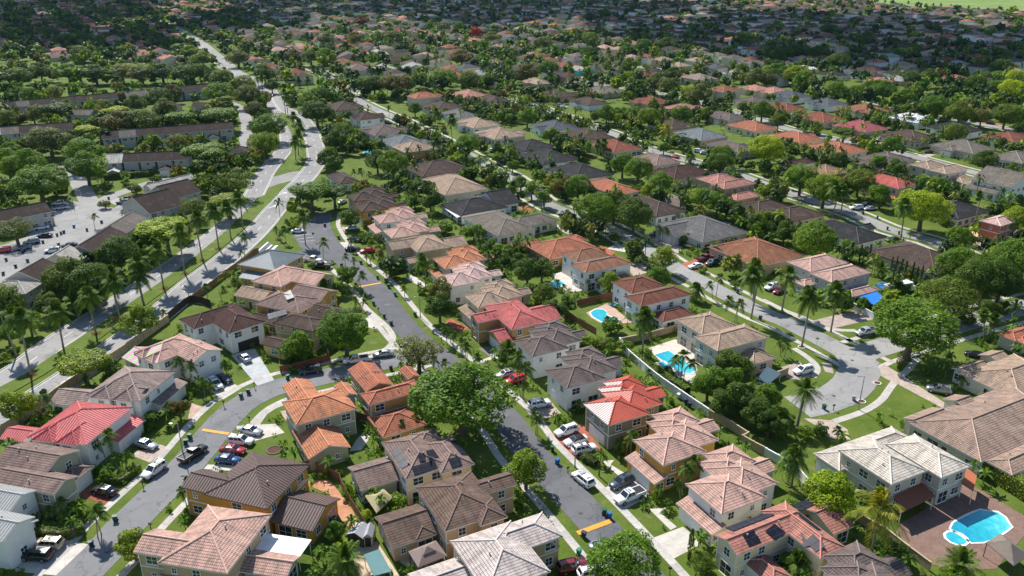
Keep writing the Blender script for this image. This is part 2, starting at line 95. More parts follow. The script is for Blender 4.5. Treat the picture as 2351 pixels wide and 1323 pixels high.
('blue-grey shingled bungalow', 'white bungalow with large blue-grey shingle roof above a small pool', -49.77, 375.84, -1.0123, 'bluegreysh', 'white', 'tile', [[-10.5, 10.5, -10.14, 7.86, 3.3, 'hip', ''], [0.84, 6.29, -1.14, 10.14, 3.28, 'hip', '']], [], {}),
('mustard two-storey below blue-grey roof', 'mustard two-storey house with tan roof right of the blue-grey roof', -43.06, 353.65, -1.0123, 'tan', 'mustard', 'tile', [[-7.4, 7.4, -8.19, 8.19, 5.6, 'hip', '']], [], {}),
('maroon two-storey by the avenue', 'white two-storey house with maroon roof near the avenue palms', -75.82, 426.45, -1.0123, 'darkbrown', 'white', 'tile', [[-7.15, 7.15, -7.41, 6.75, 5.6, 'hip', ''], [-3.77, 2.46, -9.06, -0.33, 5.58, 'gv', 'G-v'], [-3.54, 1.77, -0.33, 9.06, 5.58, 'gv', '']], [], {}),
('brown bungalow by the avenue', 'bungalow with brown roof where the second street begins', -97.0, 470.08, -1.0123, 'brown', 'beige', 'tile', [[-10.5, 10.5, -9.21, 8.46, 3.3, 'hip', ''], [-4.29, 0.52, -10.8, -0.38, 3.28, 'gv', ''], [-3.25, 3.54, -0.38, 10.8, 3.28, 'hip', '']], [], {}),
('grey-brown bungalow below it', 'bungalow with dark grey-brown roof next to the blue-grey one', -64.22, 401.97, -1.0123, 'greybrown', 'white', 'tile', [[-10.5, 10.5, -9.14, 8.86, 3.3, 'hip', ''], [-5.0, 1.41, -11.31, -0.14, 3.28, 'gv', 'G-v'], [-1.5, 4.05, -0.14, 11.31, 3.28, 'gv', '']], [], {}),
('tan bungalow on second street', 'bungalow with light tan roof above the two grey bungalows', -5.68, 394.15, -1.0123, 'tan', 'beige', 'tile', [[-10.07, 10.07, -9.48, 8.52, 3.3, 'hip', ''], [-5.05, 0.49, -11.45, -0.48, 3.28, 'gv', ''], [-0.99, 5.81, -0.48, 11.45, 3.28, 'gv', '']], [], {}),
('tan bungalow next uphill', 'bungalow with tan roof and white walls on the second street', -18.64, 420.4, -1.0123, 'tan', 'white', 'tile', [[-10.5, 10.5, -7.56, 8.91, 3.3, 'hip', ''], [-3.43, 1.81, -10.46, 0.68, 3.28, 'gv', 'G-v'], [-1.05, 5.3, 0.68, 10.46, 3.28, 'hip', '']], [], {}),
('grey bungalow uphill', 'bungalow with mid grey roof behind tall twin palms', -29.72, 446.35, -1.0123, 'grey', 'white', 'tile', [[-10.5, 10.5, -5.3, 8.11, 3.3, 'hip', ''], [-1.13, 5.57, -8.11, 1.41, 3.28, 'gv', 'G-v']], [], {}),
('brown bungalow uphill', 'bungalow with brown roof near the clipped mushroom topiary', -40.5, 470.44, -1.0123, 'brown', 'beige', 'tile', [[-10.5, 10.5, -8.58, 9.42, 3.3, 'hip', ''], [-0.04, 5.01, -11.54, 0.42, 3.28, 'gv', ''], [-5.44, 1.34, 0.42, 11.54, 3.28, 'hip', '']], [], {}),
('orange-topped two-storey with panels', 'two-storey house with orange roof and white solar panels', -52.17, 495.36, -1.0123, 'redorange', 'beige', 'tile', [[-6.5, 6.5, -10.05, 7.16, 5.6, 'hip', ''], [-2.06, 3.41, -1.45, 10.05, 5.58, 'hip', '']], [], {}),
('broad salmon roof', 'bungalow with broad salmon pink roof beyond the tall palms', -27.82, 513.68, -1.0123, 'salmon', 'beige', 'tile', [[-10.5, 10.5, -7.84, 10.16, 3.3, 'hip', ''], [-0.35, 6.14, -10.16, 1.16, 3.28, 'hip', 'G-v']], [], {}),
('brown bungalow behind salmon', 'bungalow with brown roof just below the broad salmon roof', -12.04, 496.2, -1.0123, 'brown', 'beige', 'tile', [[-10.5, 10.5, -6.52, 7.15, 3.3, 'hip', ''], [-2.77, 2.95, -8.87, 0.31, 3.28, 'hip', 'G-v'], [-1.41, 3.68, 0.31, 8.87, 3.28, 'hip', '']], [], {}),
('grey-blue gabled house', 'house with grey-blue gabled roof on the cross street', -98.8, 638.56, -1.309, 'palegrey', 'beige', 'tile', [[-10.5, 10.5, -9.0, 9.0, 3.3, 'gu', '']], [], {}),
('second grey-blue gabled house', 'grey-blue gabled house east of its twin', -76.45, 648.91, -1.309, 'palegrey', 'beige', 'tile', [[-10.5, 10.5, -9.0, 9.0, 3.3, 'gu', '']], [], {}),
('tan pyramid house', 'house with tan pyramid roof among tall palms', -74.7, 727.95, -1.0472, 'tan', 'beige', 'tile', [[-10.02, 10.02, -9.15, 8.85, 3.3, 'hip', ''], [-4.12, 2.53, -11.46, -0.15, 3.28, 'gv', ''], [-4.86, 0.92, -0.15, 11.46, 3.28, 'hip', '']], [], {}),
('grey gable with white walls', 'white house with grey gable facing the cul-de-sac', -142.94, 727.72, -1.309, 'greybrown', 'beige', 'tile', [[-10.5, 10.5, -9.0, 9.0, 3.3, 'gu', '']], [], {}),
('light grey long roof', 'house with long light grey roof in the upper middle', -119.61, 744.02, -1.309, 'palegrey', 'beige', 'tile', [[-10.5, 10.5, -9.0, 9.0, 3.3, 'gu', '']], [], {}),
('tan house by cul-de-sac', 'house with tan and grey roof by the cul-de-sac', -117.45, 626.86, -1.2217, 'greytan', 'beige', 'tile', [[-10.5, 10.5, -8.49, 8.93, 5.0, 'hip', ''], [1.0, 5.96, -11.26, 0.22, 4.98, 'hip', 'G-v'], [-2.04, 3.16, 0.22, 11.26, 4.98, 'hip', '']], [], {}),
('dark slate bungalow at left of third street', 'bungalow with dark slate roof at the second street bend', 8.98, 367.15, -1.0472, 'darkgrey', 'white', 'tile', [[-8.71, 8.71, -9.0, 9.0, 3.3, 'hip', '']], [], {}),
('black-brown bungalow below slate', 'bungalow with black-brown roof beside a brown fence', 15.9, 345.01, -1.0472, 'darkgrey', 'white', 'tile', [[-10.5, 10.5, -9.36, 8.64, 3.3, 'hip', ''], [-1.16, 3.87, -10.96, -0.36, 3.28, 'gv', ''], [1.17, 6.47, -0.36, 10.96, 3.28, 'hip', '']], [], {}),
('slate blue bungalow with white walls', 'white-walled bungalow with slate blue roof on the third street', 21.31, 411.26, -1.0472, 'bluegrey2', 'white', 'tile', [[-10.5, 10.5, -8.39, 9.61, 3.3, 'hip', ''], [-2.31, 4.42, -11.11, 0.61, 3.28, 'gv', ''], [-1.84, 4.26, 0.61, 11.11, 3.28, 'hip', '']], [], {}),
('brown bungalow beside slate blue', 'bungalow with brown roof next to the slate blue bungalow', 36.75, 391.85, -1.0472, 'brown', 'beige', 'tile', [[-10.5, 10.5, -9.75, 8.25, 3.3, 'hip', ''], [-1.84, 3.16, -0.75, 9.75, 3.28, 'gv', '']], [], {}),
('rust bungalow on third street', 'bungalow with rust red roof behind shaggy palms', 47.11, 366.08, -1.0472, 'rust', 'beige', 'tile', [[-10.5, 10.5, -8.43, 8.43, 3.3, 'hip', '']], [], {}),
('grey shingled bungalow with yellow end', 'bungalow with grey-blue roof beside the white van', 90.75, 391.28, -1.0472, 'bluegreysh', 'tanw', 'tile', [[-10.5, 10.5, -8.06, 9.94, 3.3, 'hip', ''], [-6.34, -1.24, -9.94, 0.94, 3.28, 'gv', 'G-v']], [], {}),
('grey-brown bungalow by two white cars', 'bungalow with grey-brown roof behind two white cars', 100.35, 365.92, -1.0472, 'greybrown', 'beige', 'tile', [[-10.44, 10.44, -6.12, 6.09, 3.3, 'hip', ''], [-1.88, 3.86, -8.59, -0.02, 3.28, 'gv', ''], [-0.98, 4.64, -0.02, 8.59, 3.28, 'hip', '']], [], {}),
('dark brown bungalow on third street', 'bungalow with dark brown roof behind the leafy avenue trees', 83.68, 416.29, -1.0472, 'brown', 'beige', 'tile', [[-9.46, 9.46, -10.1, 7.9, 3.3, 'hip', ''], [-0.5, 4.97, -1.1, 10.1, 3.28, 'hip', '']], [], {}),
('long rust roof', 'house with long rust tile roof in the upper middle', 83.35, 489.56, -1.0472, 'rust', 'tanw', 'tile', [[-10.5, 10.5, -8.76, 9.24, 3.3, 'hip', ''], [-4.92, 0.77, -11.14, 0.24, 3.28, 'hip', 'G-v'], [-4.97, 0.05, 0.24, 11.14, 3.28, 'hip', '']], [], {}),
('brown long bungalow', 'bungalow with brown gables left of the rust roof', 59.54, 531.35, -1.0472, 'greytan', 'beige', 'tile', [[-10.5, 10.5, -9.23, 8.77, 3.3, 'hip', ''], [-5.05, -0.04, -10.82, -0.23, 3.28, 'hip', ''], [-4.6, 0.5, -0.23, 10.82, 3.28, 'hip', '']], [], {}),
('grey-white bungalow', 'white bungalow with light grey roof by the turquoise house', 49.21, 560.65, -1.0472, 'palegrey', 'white', 'tile', [[-10.5, 10.5, -10.14, 7.86, 3.3, 'hip', ''], [-0.28, 4.57, -1.14, 10.14, 3.28, 'gv', '']], [], {}),
('tan two-storey tower house', 'tan two-storey house with pyramidal tan roof', 16.64, 553.23, -1.0472, 'tan', 'tanw', 'tile', [[-9.42, 9.42, -6.07, 5.93, 5.6, 'hip', ''], [-5.01, 1.03, -8.36, -0.07, 5.58, 'hip', ''], [-2.52, 3.36, -0.07, 8.36, 5.58, 'hip', '']], [], {}),
('brown bungalow row left', 'bungalow with brown roof and white columns on second row', 29.07, 516.05, -1.0472, 'brown', 'tanw', 'tile', [[-10.5, 10.5, -9.49, 8.51, 3.3, 'hip', ''], [-2.27, 3.41, -11.0, -0.49, 3.28, 'gv', 'G-v'], [0.91, 5.83, -0.49, 11.0, 3.28, 'gv', '']], [], {}),
('brown bungalow row right', 'bungalow with brown hip roof right of the columned one', 44.78, 486.9, -1.0472, 'brown', 'white', 'tile', [[-10.5, 10.5, -6.22, 8.64, 3.3, 'hip', ''], [-3.83, 1.53, -8.64, 1.21, 3.28, 'gv', '']], [], {}),
('salmon flat bungalow', 'bungalow with salmon roof beyond the avenue trees', 98.86, 467.23, -1.0472, 'salmon', 'beige', 'tile', [[-7.34, 7.34, -10.24, 7.76, 3.3, 'hip', ''], [-0.02, 4.88, -1.24, 10.24, 3.28, 'gv', '']], [], {}),
('turquoise gabled house', 'turquoise-walled house with pale gable roof', 53.0, 635.41, -1.0472, 'palegrey', 'turq', 'tile', [[-8.0, 8.0, -6.5, 6.5, 3.4, 'gu', '']], [], {}),
('rust rowhouse pair', 'rust-roofed house left of the turquoise gabled one', 44.19, 661.34, -1.0472, 'rust', 'white', 'tile', [[-10.5, 10.5, -10.31, 7.69, 3.3, 'hip', ''], [-4.85, 1.78, -1.31, 10.31, 3.28, 'gv', '']], [], {}),
('rust roof further left', 'rust-roofed house two left of the turquoise gabled one', 31.13, 690.96, -1.0472, 'rust', 'white', 'tile', [[-10.5, 10.5, -9.26, 8.74, 3.3, 'hip', ''], [-2.68, 4.0, -10.97, -0.26, 3.28, 'hip', ''], [-3.19, 2.81, -0.26, 10.97, 3.28, 'gv', '']], [], {}),
('red-brown roof third left', 'red-brown roofed house three left of the turquoise gabled one', 16.9, 714.65, -1.0472, 'rust', 'white', 'tile', [[-10.5, 10.5, -10.44, 7.56, 3.3, 'hip', ''], [-5.15, 0.32, -1.44, 10.44, 3.28, 'gv', '']], [], {}),
('orange rust mid bungalow', 'bungalow with rust orange roof behind the street trees', 98.86, 610.02, -1.0472, 'rust', 'beige', 'tile', [[-10.5, 10.5, -9.86, 8.14, 3.3, 'hip', ''], [-4.91, 1.19, -0.86, 9.86, 3.28, 'hip', '']], [], {}),
('lavender-grey flat roof', 'bungalow with lavender-grey roof on the fourth street', 134.1, 590.18, -1.0472, 'greypink', 'beige', 'tile', [[-10.37, 10.37, -9.0, 9.0, 3.3, 'hip', '']], [], {}),
('two-storey with orange pyramid', 'two-storey house with orange-brown pyramid roof', 134.09, 519.06, -1.0472, 'orangebrown', 'beige', 'tile', [[-7.82, 7.82, -7.81, 7.61, 5.6, 'hip', ''], [-5.05, 1.48, -10.56, -0.1, 5.58, 'hip', 'G-v'], [-1.64, 3.97, -0.1, 10.56, 5.58, 'gv', '']], [], {}),
('grey wide roof by pyramid', 'bungalow with wide grey roof right of the orange pyramid', 144.66, 490.5, -1.0472, 'greybrown', 'white', 'tile', [[-7.98, 7.98, -8.47, 9.53, 3.3, 'hip', ''], [-0.4, 4.44, -11.22, 0.53, 3.28, 'gv', ''], [-5.36, 1.18, 0.53, 11.22, 3.28, 'hip', '']], [], {}),
('salmon peach bungalow', 'bungalow with peach roof beyond the orange pyramid house', 159.3, 539.24, -1.0472, 'salmon', 'cream', 'tile', [[-8.28, 8.28, -6.75, 7.93, 3.3, 'hip', ''], [-5.36, 1.35, -9.47, 0.59, 3.28, 'gv', ''], [-0.32, 5.53, 0.59, 9.47, 3.28, 'hip', '']], [], {}),
('grey bungalow by third street', 'bungalow with plain grey roof below the hedge line', 115.13, 440.41, -1.0472, 'greybrown', 'beige', 'tile', [[-10.19, 10.19, -5.96, 6.04, 3.3, 'hip', ''], [-0.43, 4.5, -7.62, 0.04, 3.28, 'hip', 'G-v'], [0.56, 5.77, 0.04, 7.62, 3.28, 'gv', '']], [], {}),
('orange corner bungalow', 'bungalow with bright orange roof above the palm hedge', 122.48, 411.97, -1.0472, 'redorange', 'cream', 'tile', [[-10.5, 10.5, -7.81, 7.81, 3.3, 'hip', '']], [], {}),
('red-orange bungalow near flowering tree', 'cream bungalow with red-orange roof on the fourth street', 136.17, 385.02, -1.0472, 'redorange', 'cream', 'tile', [[-10.5, 10.5, -9.35, 8.22, 3.3, 'hip', ''], [-2.02, 3.09, -11.18, -0.57, 3.28, 'gv', 'G-v'], [-1.9, 3.73, -0.57, 11.18, 3.28, 'gv', '']], [], {}),
('red bungalow with long pool', 'cream bungalow with red roof and small blue pool behind', 147.24, 362.14, -1.0472, 'redorange', 'cream', 'tile', [[-10.5, 10.5, -9.78, 8.22, 3.3, 'hip', ''], [-4.39, 0.93, -0.78, 9.78, 3.28, 'gv', '']], [], {}),
('magenta-red bungalow', 'bungalow with magenta red roof and clipped hedge', 176.33, 410.92, -1.0472, 'magenta', 'beige', 'tile', [[-10.5, 10.5, -7.73, 10.27, 3.3, 'hip', ''], [-2.29, 4.28, -10.27, 1.27, 3.28, 'hip', '']], [], {}),
('rust bungalow on fourth street', 'bungalow with rust brown roof left of the magenta roof', 165.52, 435.63, -1.0472, 'rust', 'beige', 'tile', [[-10.5, 10.5, -9.05, 8.95, 3.3, 'hip', ''], [-6.27, 0.28, -11.34, -0.05, 3.28, 'gv', ''], [1.06, 6.61, -0.05, 11.34, 3.28, 'hip', '']], [], {}),
('rust bungalow behind', 'bungalow with dark rust roof behind a thin palm', 154.6, 466.07, -1.0472, 'rust', 'beige', 'tile', [[-10.5, 10.5, -7.25, 9.74, 3.3, 'hip', ''], [-6.17, 0.0, -9.74, 1.25, 3.28, 'gv', '']], [], {}),
('grey-brown bungalow with arched entry', 'grey-brown roofed bungalow with white garage on the fourth street', 191.37, 387.97, -1.0472, 'brown', 'beige', 'tile', [[-10.5, 10.5, -8.78, 9.22, 3.3, 'hip', ''], [-6.23, -1.01, -11.56, 0.22, 3.28, 'hip', ''], [-2.96, 1.89, 0.22, 11.56, 3.28, 'hip', '']], [], {}),
('charcoal bungalow', 'white bungalow with charcoal roof behind the round shrub tree', 223.26, 407.4, -1.0472, 'darkgrey', 'white', 'tile', [[-10.5, 10.5, -7.63, 8.33, 3.3, 'hip', ''], [-4.11, 1.09, -10.32, 0.35, 3.28, 'gv', ''], [-2.27, 4.1, 0.35, 10.32, 3.28, 'gv', '']], [], {}),
('grey-tan bungalow with white garage', 'grey-tan roofed bungalow with arched doorway and white garage', 205.52, 364.78, -1.0472, 'greytan', 'beige', 'tile', [[-10.5, 10.5, -8.44, 9.56, 3.3, 'hip', ''], [-3.73, 2.61, -11.34, 0.56, 3.28, 'hip', 'G-v'], [-6.71, -0.02, 0.56, 11.34, 3.28, 'hip', '']], [], {}),
('white flat-roofed bungalow', 'bungalow with bright white roof behind a line of palms', 212.96, 433.27, -1.0472, 'whiter', 'white', 'tile', [[-10.5, 10.5, -6.95, 9.05, 3.3, 'hip', ''], [-4.73, 1.74, -9.05, 1.05, 3.28, 'gv', '']], [], {}),
('tan orange bungalow', 'bungalow with tan-orange roof left of the white roof', 199.64, 461.21, -1.0472, 'orangebrown', 'beige', 'tile', [[-10.5, 10.5, -7.6, 10.4, 3.3, 'hip', ''], [1.05, 6.63, -10.4, 1.4, 3.28, 'gv', '']], [], {}),
('grey bungalow with white trim', 'white bungalow with grey roof and white trim lines', 184.98, 482.53, -1.0472, 'bluegrey2', 'white', 'tile', [[-8.89, 8.89, -7.55, 10.45, 3.3, 'hip', ''], [-4.23, 0.59, -10.45, 1.45, 3.28, 'hip', 'G-v']], [], {}),
('pale grey bungalow left', 'white bungalow with blue-grey roof left of its twin', 172.59, 510.84, -1.0472, 'bluegrey2', 'white', 'tile', [[-10.5, 10.5, -8.03, 9.97, 3.3, 'hip', ''], [-4.53, 1.23, -9.97, 0.97, 3.28, 'hip', '']], [], {}),
('peach gabled bungalow', 'bungalow with peach roof and yellow wall beside two palms', 167.25, 527.04, -1.0472, 'salmon', 'cream', 'tile', [[-8.72, 8.72, -7.82, 10.18, 3.3, 'hip', ''], [-5.13, 1.31, -10.18, 1.18, 3.28, 'gv', 'G-v']], [], {}),
('white roofed long house', 'house with pure white roof amid dark trees', 224.98, 641.07, -1.0472, 'whiter', 'white', 'tile', [[-7.64, 7.64, -8.52, 8.94, 3.3, 'hip', ''], [-1.98, 4.25, -10.56, 0.21, 3.28, 'hip', 'G-v'], [-1.13, 4.27, 0.21, 10.56, 3.28, 'gv', '']], [], {}),
('grey-tan ranch at right edge', 'ranch house with ribbed grey-tan roof at the right edge', 218.05, 343.91, -1.0472, 'greytan', 'beige', 'tile', [[-7.93, 7.93, -9.0, 9.0, 3.3, 'hip', '']], [], {}),
('brown ranch right of charcoal', 'bungalow with orange-brown roof and blue awning at right edge', 238.85, 386.17, -1.0472, 'rust', 'beige', 'tile', [[-7.84, 7.84, -9.46, 8.54, 3.3, 'hip', ''], [-3.72, 2.72, -11.27, -0.46, 3.28, 'gv', 'G-v'], [-1.95, 3.01, -0.46, 11.27, 3.28, 'gv', '']], [], {}),
('purple-brown bungalow bottom', 'bungalow with purple-brown roof below the red bungalow', 161.57, 341.7, -1.0472, 'greybrown', 'beige', 'tile', [[-8.56, 8.56, -9.53, 7.47, 3.3, 'hip', ''], [-1.85, 4.01, -1.03, 9.53, 3.28, 'hip', '']], [], {}),
('orange bungalow upper right', 'bungalow with orange-brown roof behind umbrella trees', 261.99, 463.57, -1.0472, 'orangebrown', 'beige', 'tile', [[-10.5, 10.5, -6.09, 5.91, 3.3, 'hip', ''], [-4.68, 2.05, -8.74, -0.09, 3.28, 'gv', ''], [-0.29, 5.59, -0.09, 8.74, 3.28, 'hip', '']], [], {}),
('dark slate modern house', 'dark slate roofed modern house with pale blue frame', 290.12, 614.03, -1.0472, 'darkgrey', 'white', 'tile', [[-10.5, 10.5, -8.92, 9.08, 3.3, 'hip', ''], [-3.51, 2.63, -10.93, 0.08, 3.28, 'hip', 'G-v'], [-3.8, 2.63, 0.08, 10.93, 3.28, 'hip', '']], [], {}),
('rust maroon bungalow upper', 'bungalow with maroon roof amid upper right trees', 276.51, 636.58, -1.0472, 'darkbrown', 'beige', 'tile', [[-10.5, 10.5, -9.48, 8.52, 3.3, 'hip', ''], [-4.04, 2.61, -11.34, -0.48, 3.28, 'hip', 'G-v'], [-1.2, 5.43, -0.48, 11.34, 3.28, 'gv', '']], [], {}),
('nearest long townhouse row', 'two-storey townhouse row with one white roof bay above the hedge', -151.33, 330.5, 0.203, 'townbrown', 'townw', 'tile', [[-16.4, -9.85, -2.9, 7.9, 5.4, 'gu', ''], [-15.08, -10.16, -7.9, -2.3, 2.7, 'gv', 'G-v'], [-9.84, -3.29, -2.5, 7.9, 5.43, 'gu', ''], [-3.28, 3.28, -2.9, 7.9, 5.46, 'gu', ''], [3.29, 9.84, -2.9, 7.9, 5.4, 'gu', ''], [4.6, 9.52, -7.9, -2.3, 2.7, 'gv', 'G-v'], [9.85, 16.4, -2.5, 7.9, 5.43, 'gu', '']], [], {'cols': ['townwhite', 'townwhite', 'townbrown', 'townbrown', 'townbrown', 'townbrown', 'townbrown']}),
('townhouse row with dormer garages', 'townhouse row with brown roof and one grey bay', -164.35, 386.11, 0.4217, 'townbrown', 'townw', 'tile', [[-29.5, -22.13, -2.9, 7.9, 5.4, 'gu', ''], [-28.02, -22.49, -7.9, -2.3, 2.7, 'gv', 'G-v'], [-22.12, -14.76, -2.5, 7.9, 5.43, 'gu', ''], [-14.75, -7.38, -2.9, 7.9, 5.46, 'gu', ''], [-7.37, -0.01, -2.9, 7.9, 5.4, 'gu', ''], [-5.9, -0.36, -7.9, -2.3, 2.7, 'gv', 'G-v'], [0.0, 7.37, -2.5, 7.9, 5.43, 'gu', ''], [7.38, 14.75, -2.9, 7.9, 5.46, 'gu', ''], [14.76, 22.12, -2.9, 7.9, 5.4, 'gu', ''], [16.23, 21.76, -7.9, -2.3, 2.7, 'gv', 'G-v'], [22.13, 29.5, -2.5, 7.9, 5.43, 'gu', '']], [], {'cols': ['townbrown', 'townbrown', 'townlight', 'townbrown', 'townbrown', 'townbrown', 'townbrown', 'townbrown', 'townbrown', 'townbrown', 'townbrown']}),
('townhouse row with pale bays', 'townhouse row with two pale roof bays at the left edge', -233.96, 389.46, 0.4677, 'townbrown', 'townw', 'tile', [[-19.23, -11.55, -2.9, 7.9, 5.4, 'gu', ''], [-17.69, -11.92, -7.9, -2.3, 2.7, 'gv', 'G-v'], [-11.54, -3.85, -2.5, 7.9, 5.43, 'gu', ''], [-3.84, 3.84, -2.9, 7.9, 5.46, 'gu', ''], [3.85, 11.54, -2.9, 7.9, 5.4, 'gu', ''], [5.39, 11.16, -7.9, -2.3, 2.7, 'gv', 'G-v'], [11.55, 19.23, -2.5, 7.9, 5.43, 'gu', '']], [], {'cols': ['townwhite', 'townwhite', 'townlight', 'townbrown', 'townbrown', 'townbrown', 'townbrown']}),
('townhouse row behind the dark round tree', 'townhouse row behind the dark round tree with a grey bay', -260.9, 473.33, 0.6182, 'townbrown', 'townw', 'tile', [[-29.81, -23.2, -2.9, 7.9, 5.4, 'gu', ''], [-28.49, -23.52, -7.9, -2.3, 2.7, 'gv', 'G-v'], [-23.19, -16.57, -2.5, 7.9, 5.43, 'gu', ''], [-16.56, -9.94, -2.9, 7.9, 5.46, 'gu', ''], [-9.93, -3.32, -2.9, 7.9, 5.4, 'gu', ''], [-8.61, -3.64, -7.9, -2.3, 2.7, 'gv', 'G-v'], [-3.31, 3.31, -2.5, 7.9, 5.43, 'gu', ''], [3.32, 9.93, -2.9, 7.9, 5.46, 'gu', ''], [9.94, 16.56, -2.9, 7.9, 5.4, 'gu', ''], [11.27, 16.24, -7.9, -2.3, 2.7, 'gv', 'G-v'], [16.57, 23.19, -2.5, 7.9, 5.43, 'gu', ''], [23.2, 29.81, -2.9, 7.9, 5.46, 'gu', '']], [], {'cols': ['townbrown', 'townbrown', 'townlight', 'townbrown', 'townbrown', 'townbrown', 'townbrown', 'townbrown', 'townbrown', 'townbrown', 'townbrown', 'townbrown']}),
('far townhouse row', 'far brown townhouse row with a grey hip at its end', -210.07, 513.35, 0.7026, 'townbrown', 'townw', 'tile', [[-30.59, -23.8, -2.9, 7.9, 5.4, 'gu', ''], [-29.23, -24.13, -7.9, -2.3, 2.7, 'gv', 'G-v'], [-23.79, -17.0, -2.5, 7.9, 5.43, 'gu', ''], [-16.99, -10.2, -2.9, 7.9, 5.46, 'gu', ''], [-10.19, -3.4, -2.9, 7.9, 5.4, 'gu', ''], [-8.83, -3.73, -7.9, -2.3, 2.7, 'gv', 'G-v'], [-3.39, 3.39, -2.5, 7.9, 5.43, 'gu', ''], [3.4, 10.19, -2.9, 7.9, 5.46, 'gu', ''], [10.2, 16.99, -2.9, 7.9, 5.4, 'gu', ''], [11.56, 16.66, -7.9, -2.3, 2.7, 'gv', 'G-v'], [17.0, 23.79, -2.5, 7.9, 5.43, 'gu', ''], [23.8, 30.59, -2.9, 7.9, 5.46, 'gu', '']], [], {'cols': ['townlight', 'townlight', 'townlight', 'townbrown', 'townbrown', 'townbrown', 'townbrown', 'townbrown', 'townbrown', 'townbrown', 'townbrown', 'townbrown']}),
('short townhouse with pale bay', 'short townhouse with one pale grey roof bay behind garages', -230.57, 437.5, -0.0698, 'townlight', 'townw', 'tile', [[-5.82, 5.82, -4.5, 4.5, 5.4, 'gu', '']], [], {}),
('low townhouse end by the lane', 'low brown-roofed end townhouse beside the lane', -122.61, 358.89, -0.0698, 'townbrown', 'townw', 'tile', [[-4.69, 4.69, -4.5, 4.5, 3.2, 'hip', '']], [], {}),
('chalet-roofed lane house', 'brown-roofed house with angled gables near the parked cars', -187.84, 469.96, -0.0698, 'townbrown', 'townw', 'tile', [[-12.31, -3.31, -7.31, 2.69, 3.6, 'gv', ''], [2.82, 12.31, -1.69, 7.31, 3.6, 'gu', '']], [], {}),
('townhouse with brown wing beside avenue', 'two-storey townhouse with stepped brown roofs and white end bay', -122.46, 279.62, 0.9753, 'townbrown2', 'townw', 'tile', [[-18.58, -5.07, -16.06, 1.0, 5.2, 'gu', ''], [-4.9, 8.02, -7.31, 7.19, 5.4, 'gu', ''], [-0.7, 18.58, 10.39, 16.06, 5.4, 'gu', '']], [], {'whitebay': 1}),
('townhouse with ribbed roofs beside avenue', 'townhouse row with dark ribbed roof and pale end bays beside the avenue', -124.09, 229.3, 1.5204, 'townbrown2', 'townw', 'tile', [[5.07, 20.16, -5.71, 4.19, 5.4, 'gu', ''], [-12.78, 5.18, -6.66, 3.79, 5.2, 'gu', ''], [-20.16, -12.83, -4.31, 6.66, 5.2, 'gu', '']], [], {'cols': ['townlight', 'townbrown2', 'townpale']}),
('corner townhouse with pale hip', 'townhouse with dark ribbed roof and pale hip at the left', -127.95, 196.68, 1.5204, 'townbrown2', 'townw', 'tile', [[-1.3, 9.2, -5.65, 5.79, 5.2, 'gu', ''], [-9.2, -1.29, -5.79, 5.17, 5.2, 'hip', '']], [], {'cols': ['townbrown2', 'townpale']}),
('brown townhouse at the left edge', 'brown-roofed townhouse with garages at the left edge', -161.88, 256.08, 0.8443, 'townbrown', 'townw', 'tile', [[-8.54, 7.25, -5.0, 5.0, 5.2, 'gu', ''], [0.13, 8.54, -2.91, 1.55, 2.9, 'hip', 'G+u']], [], {}),
]
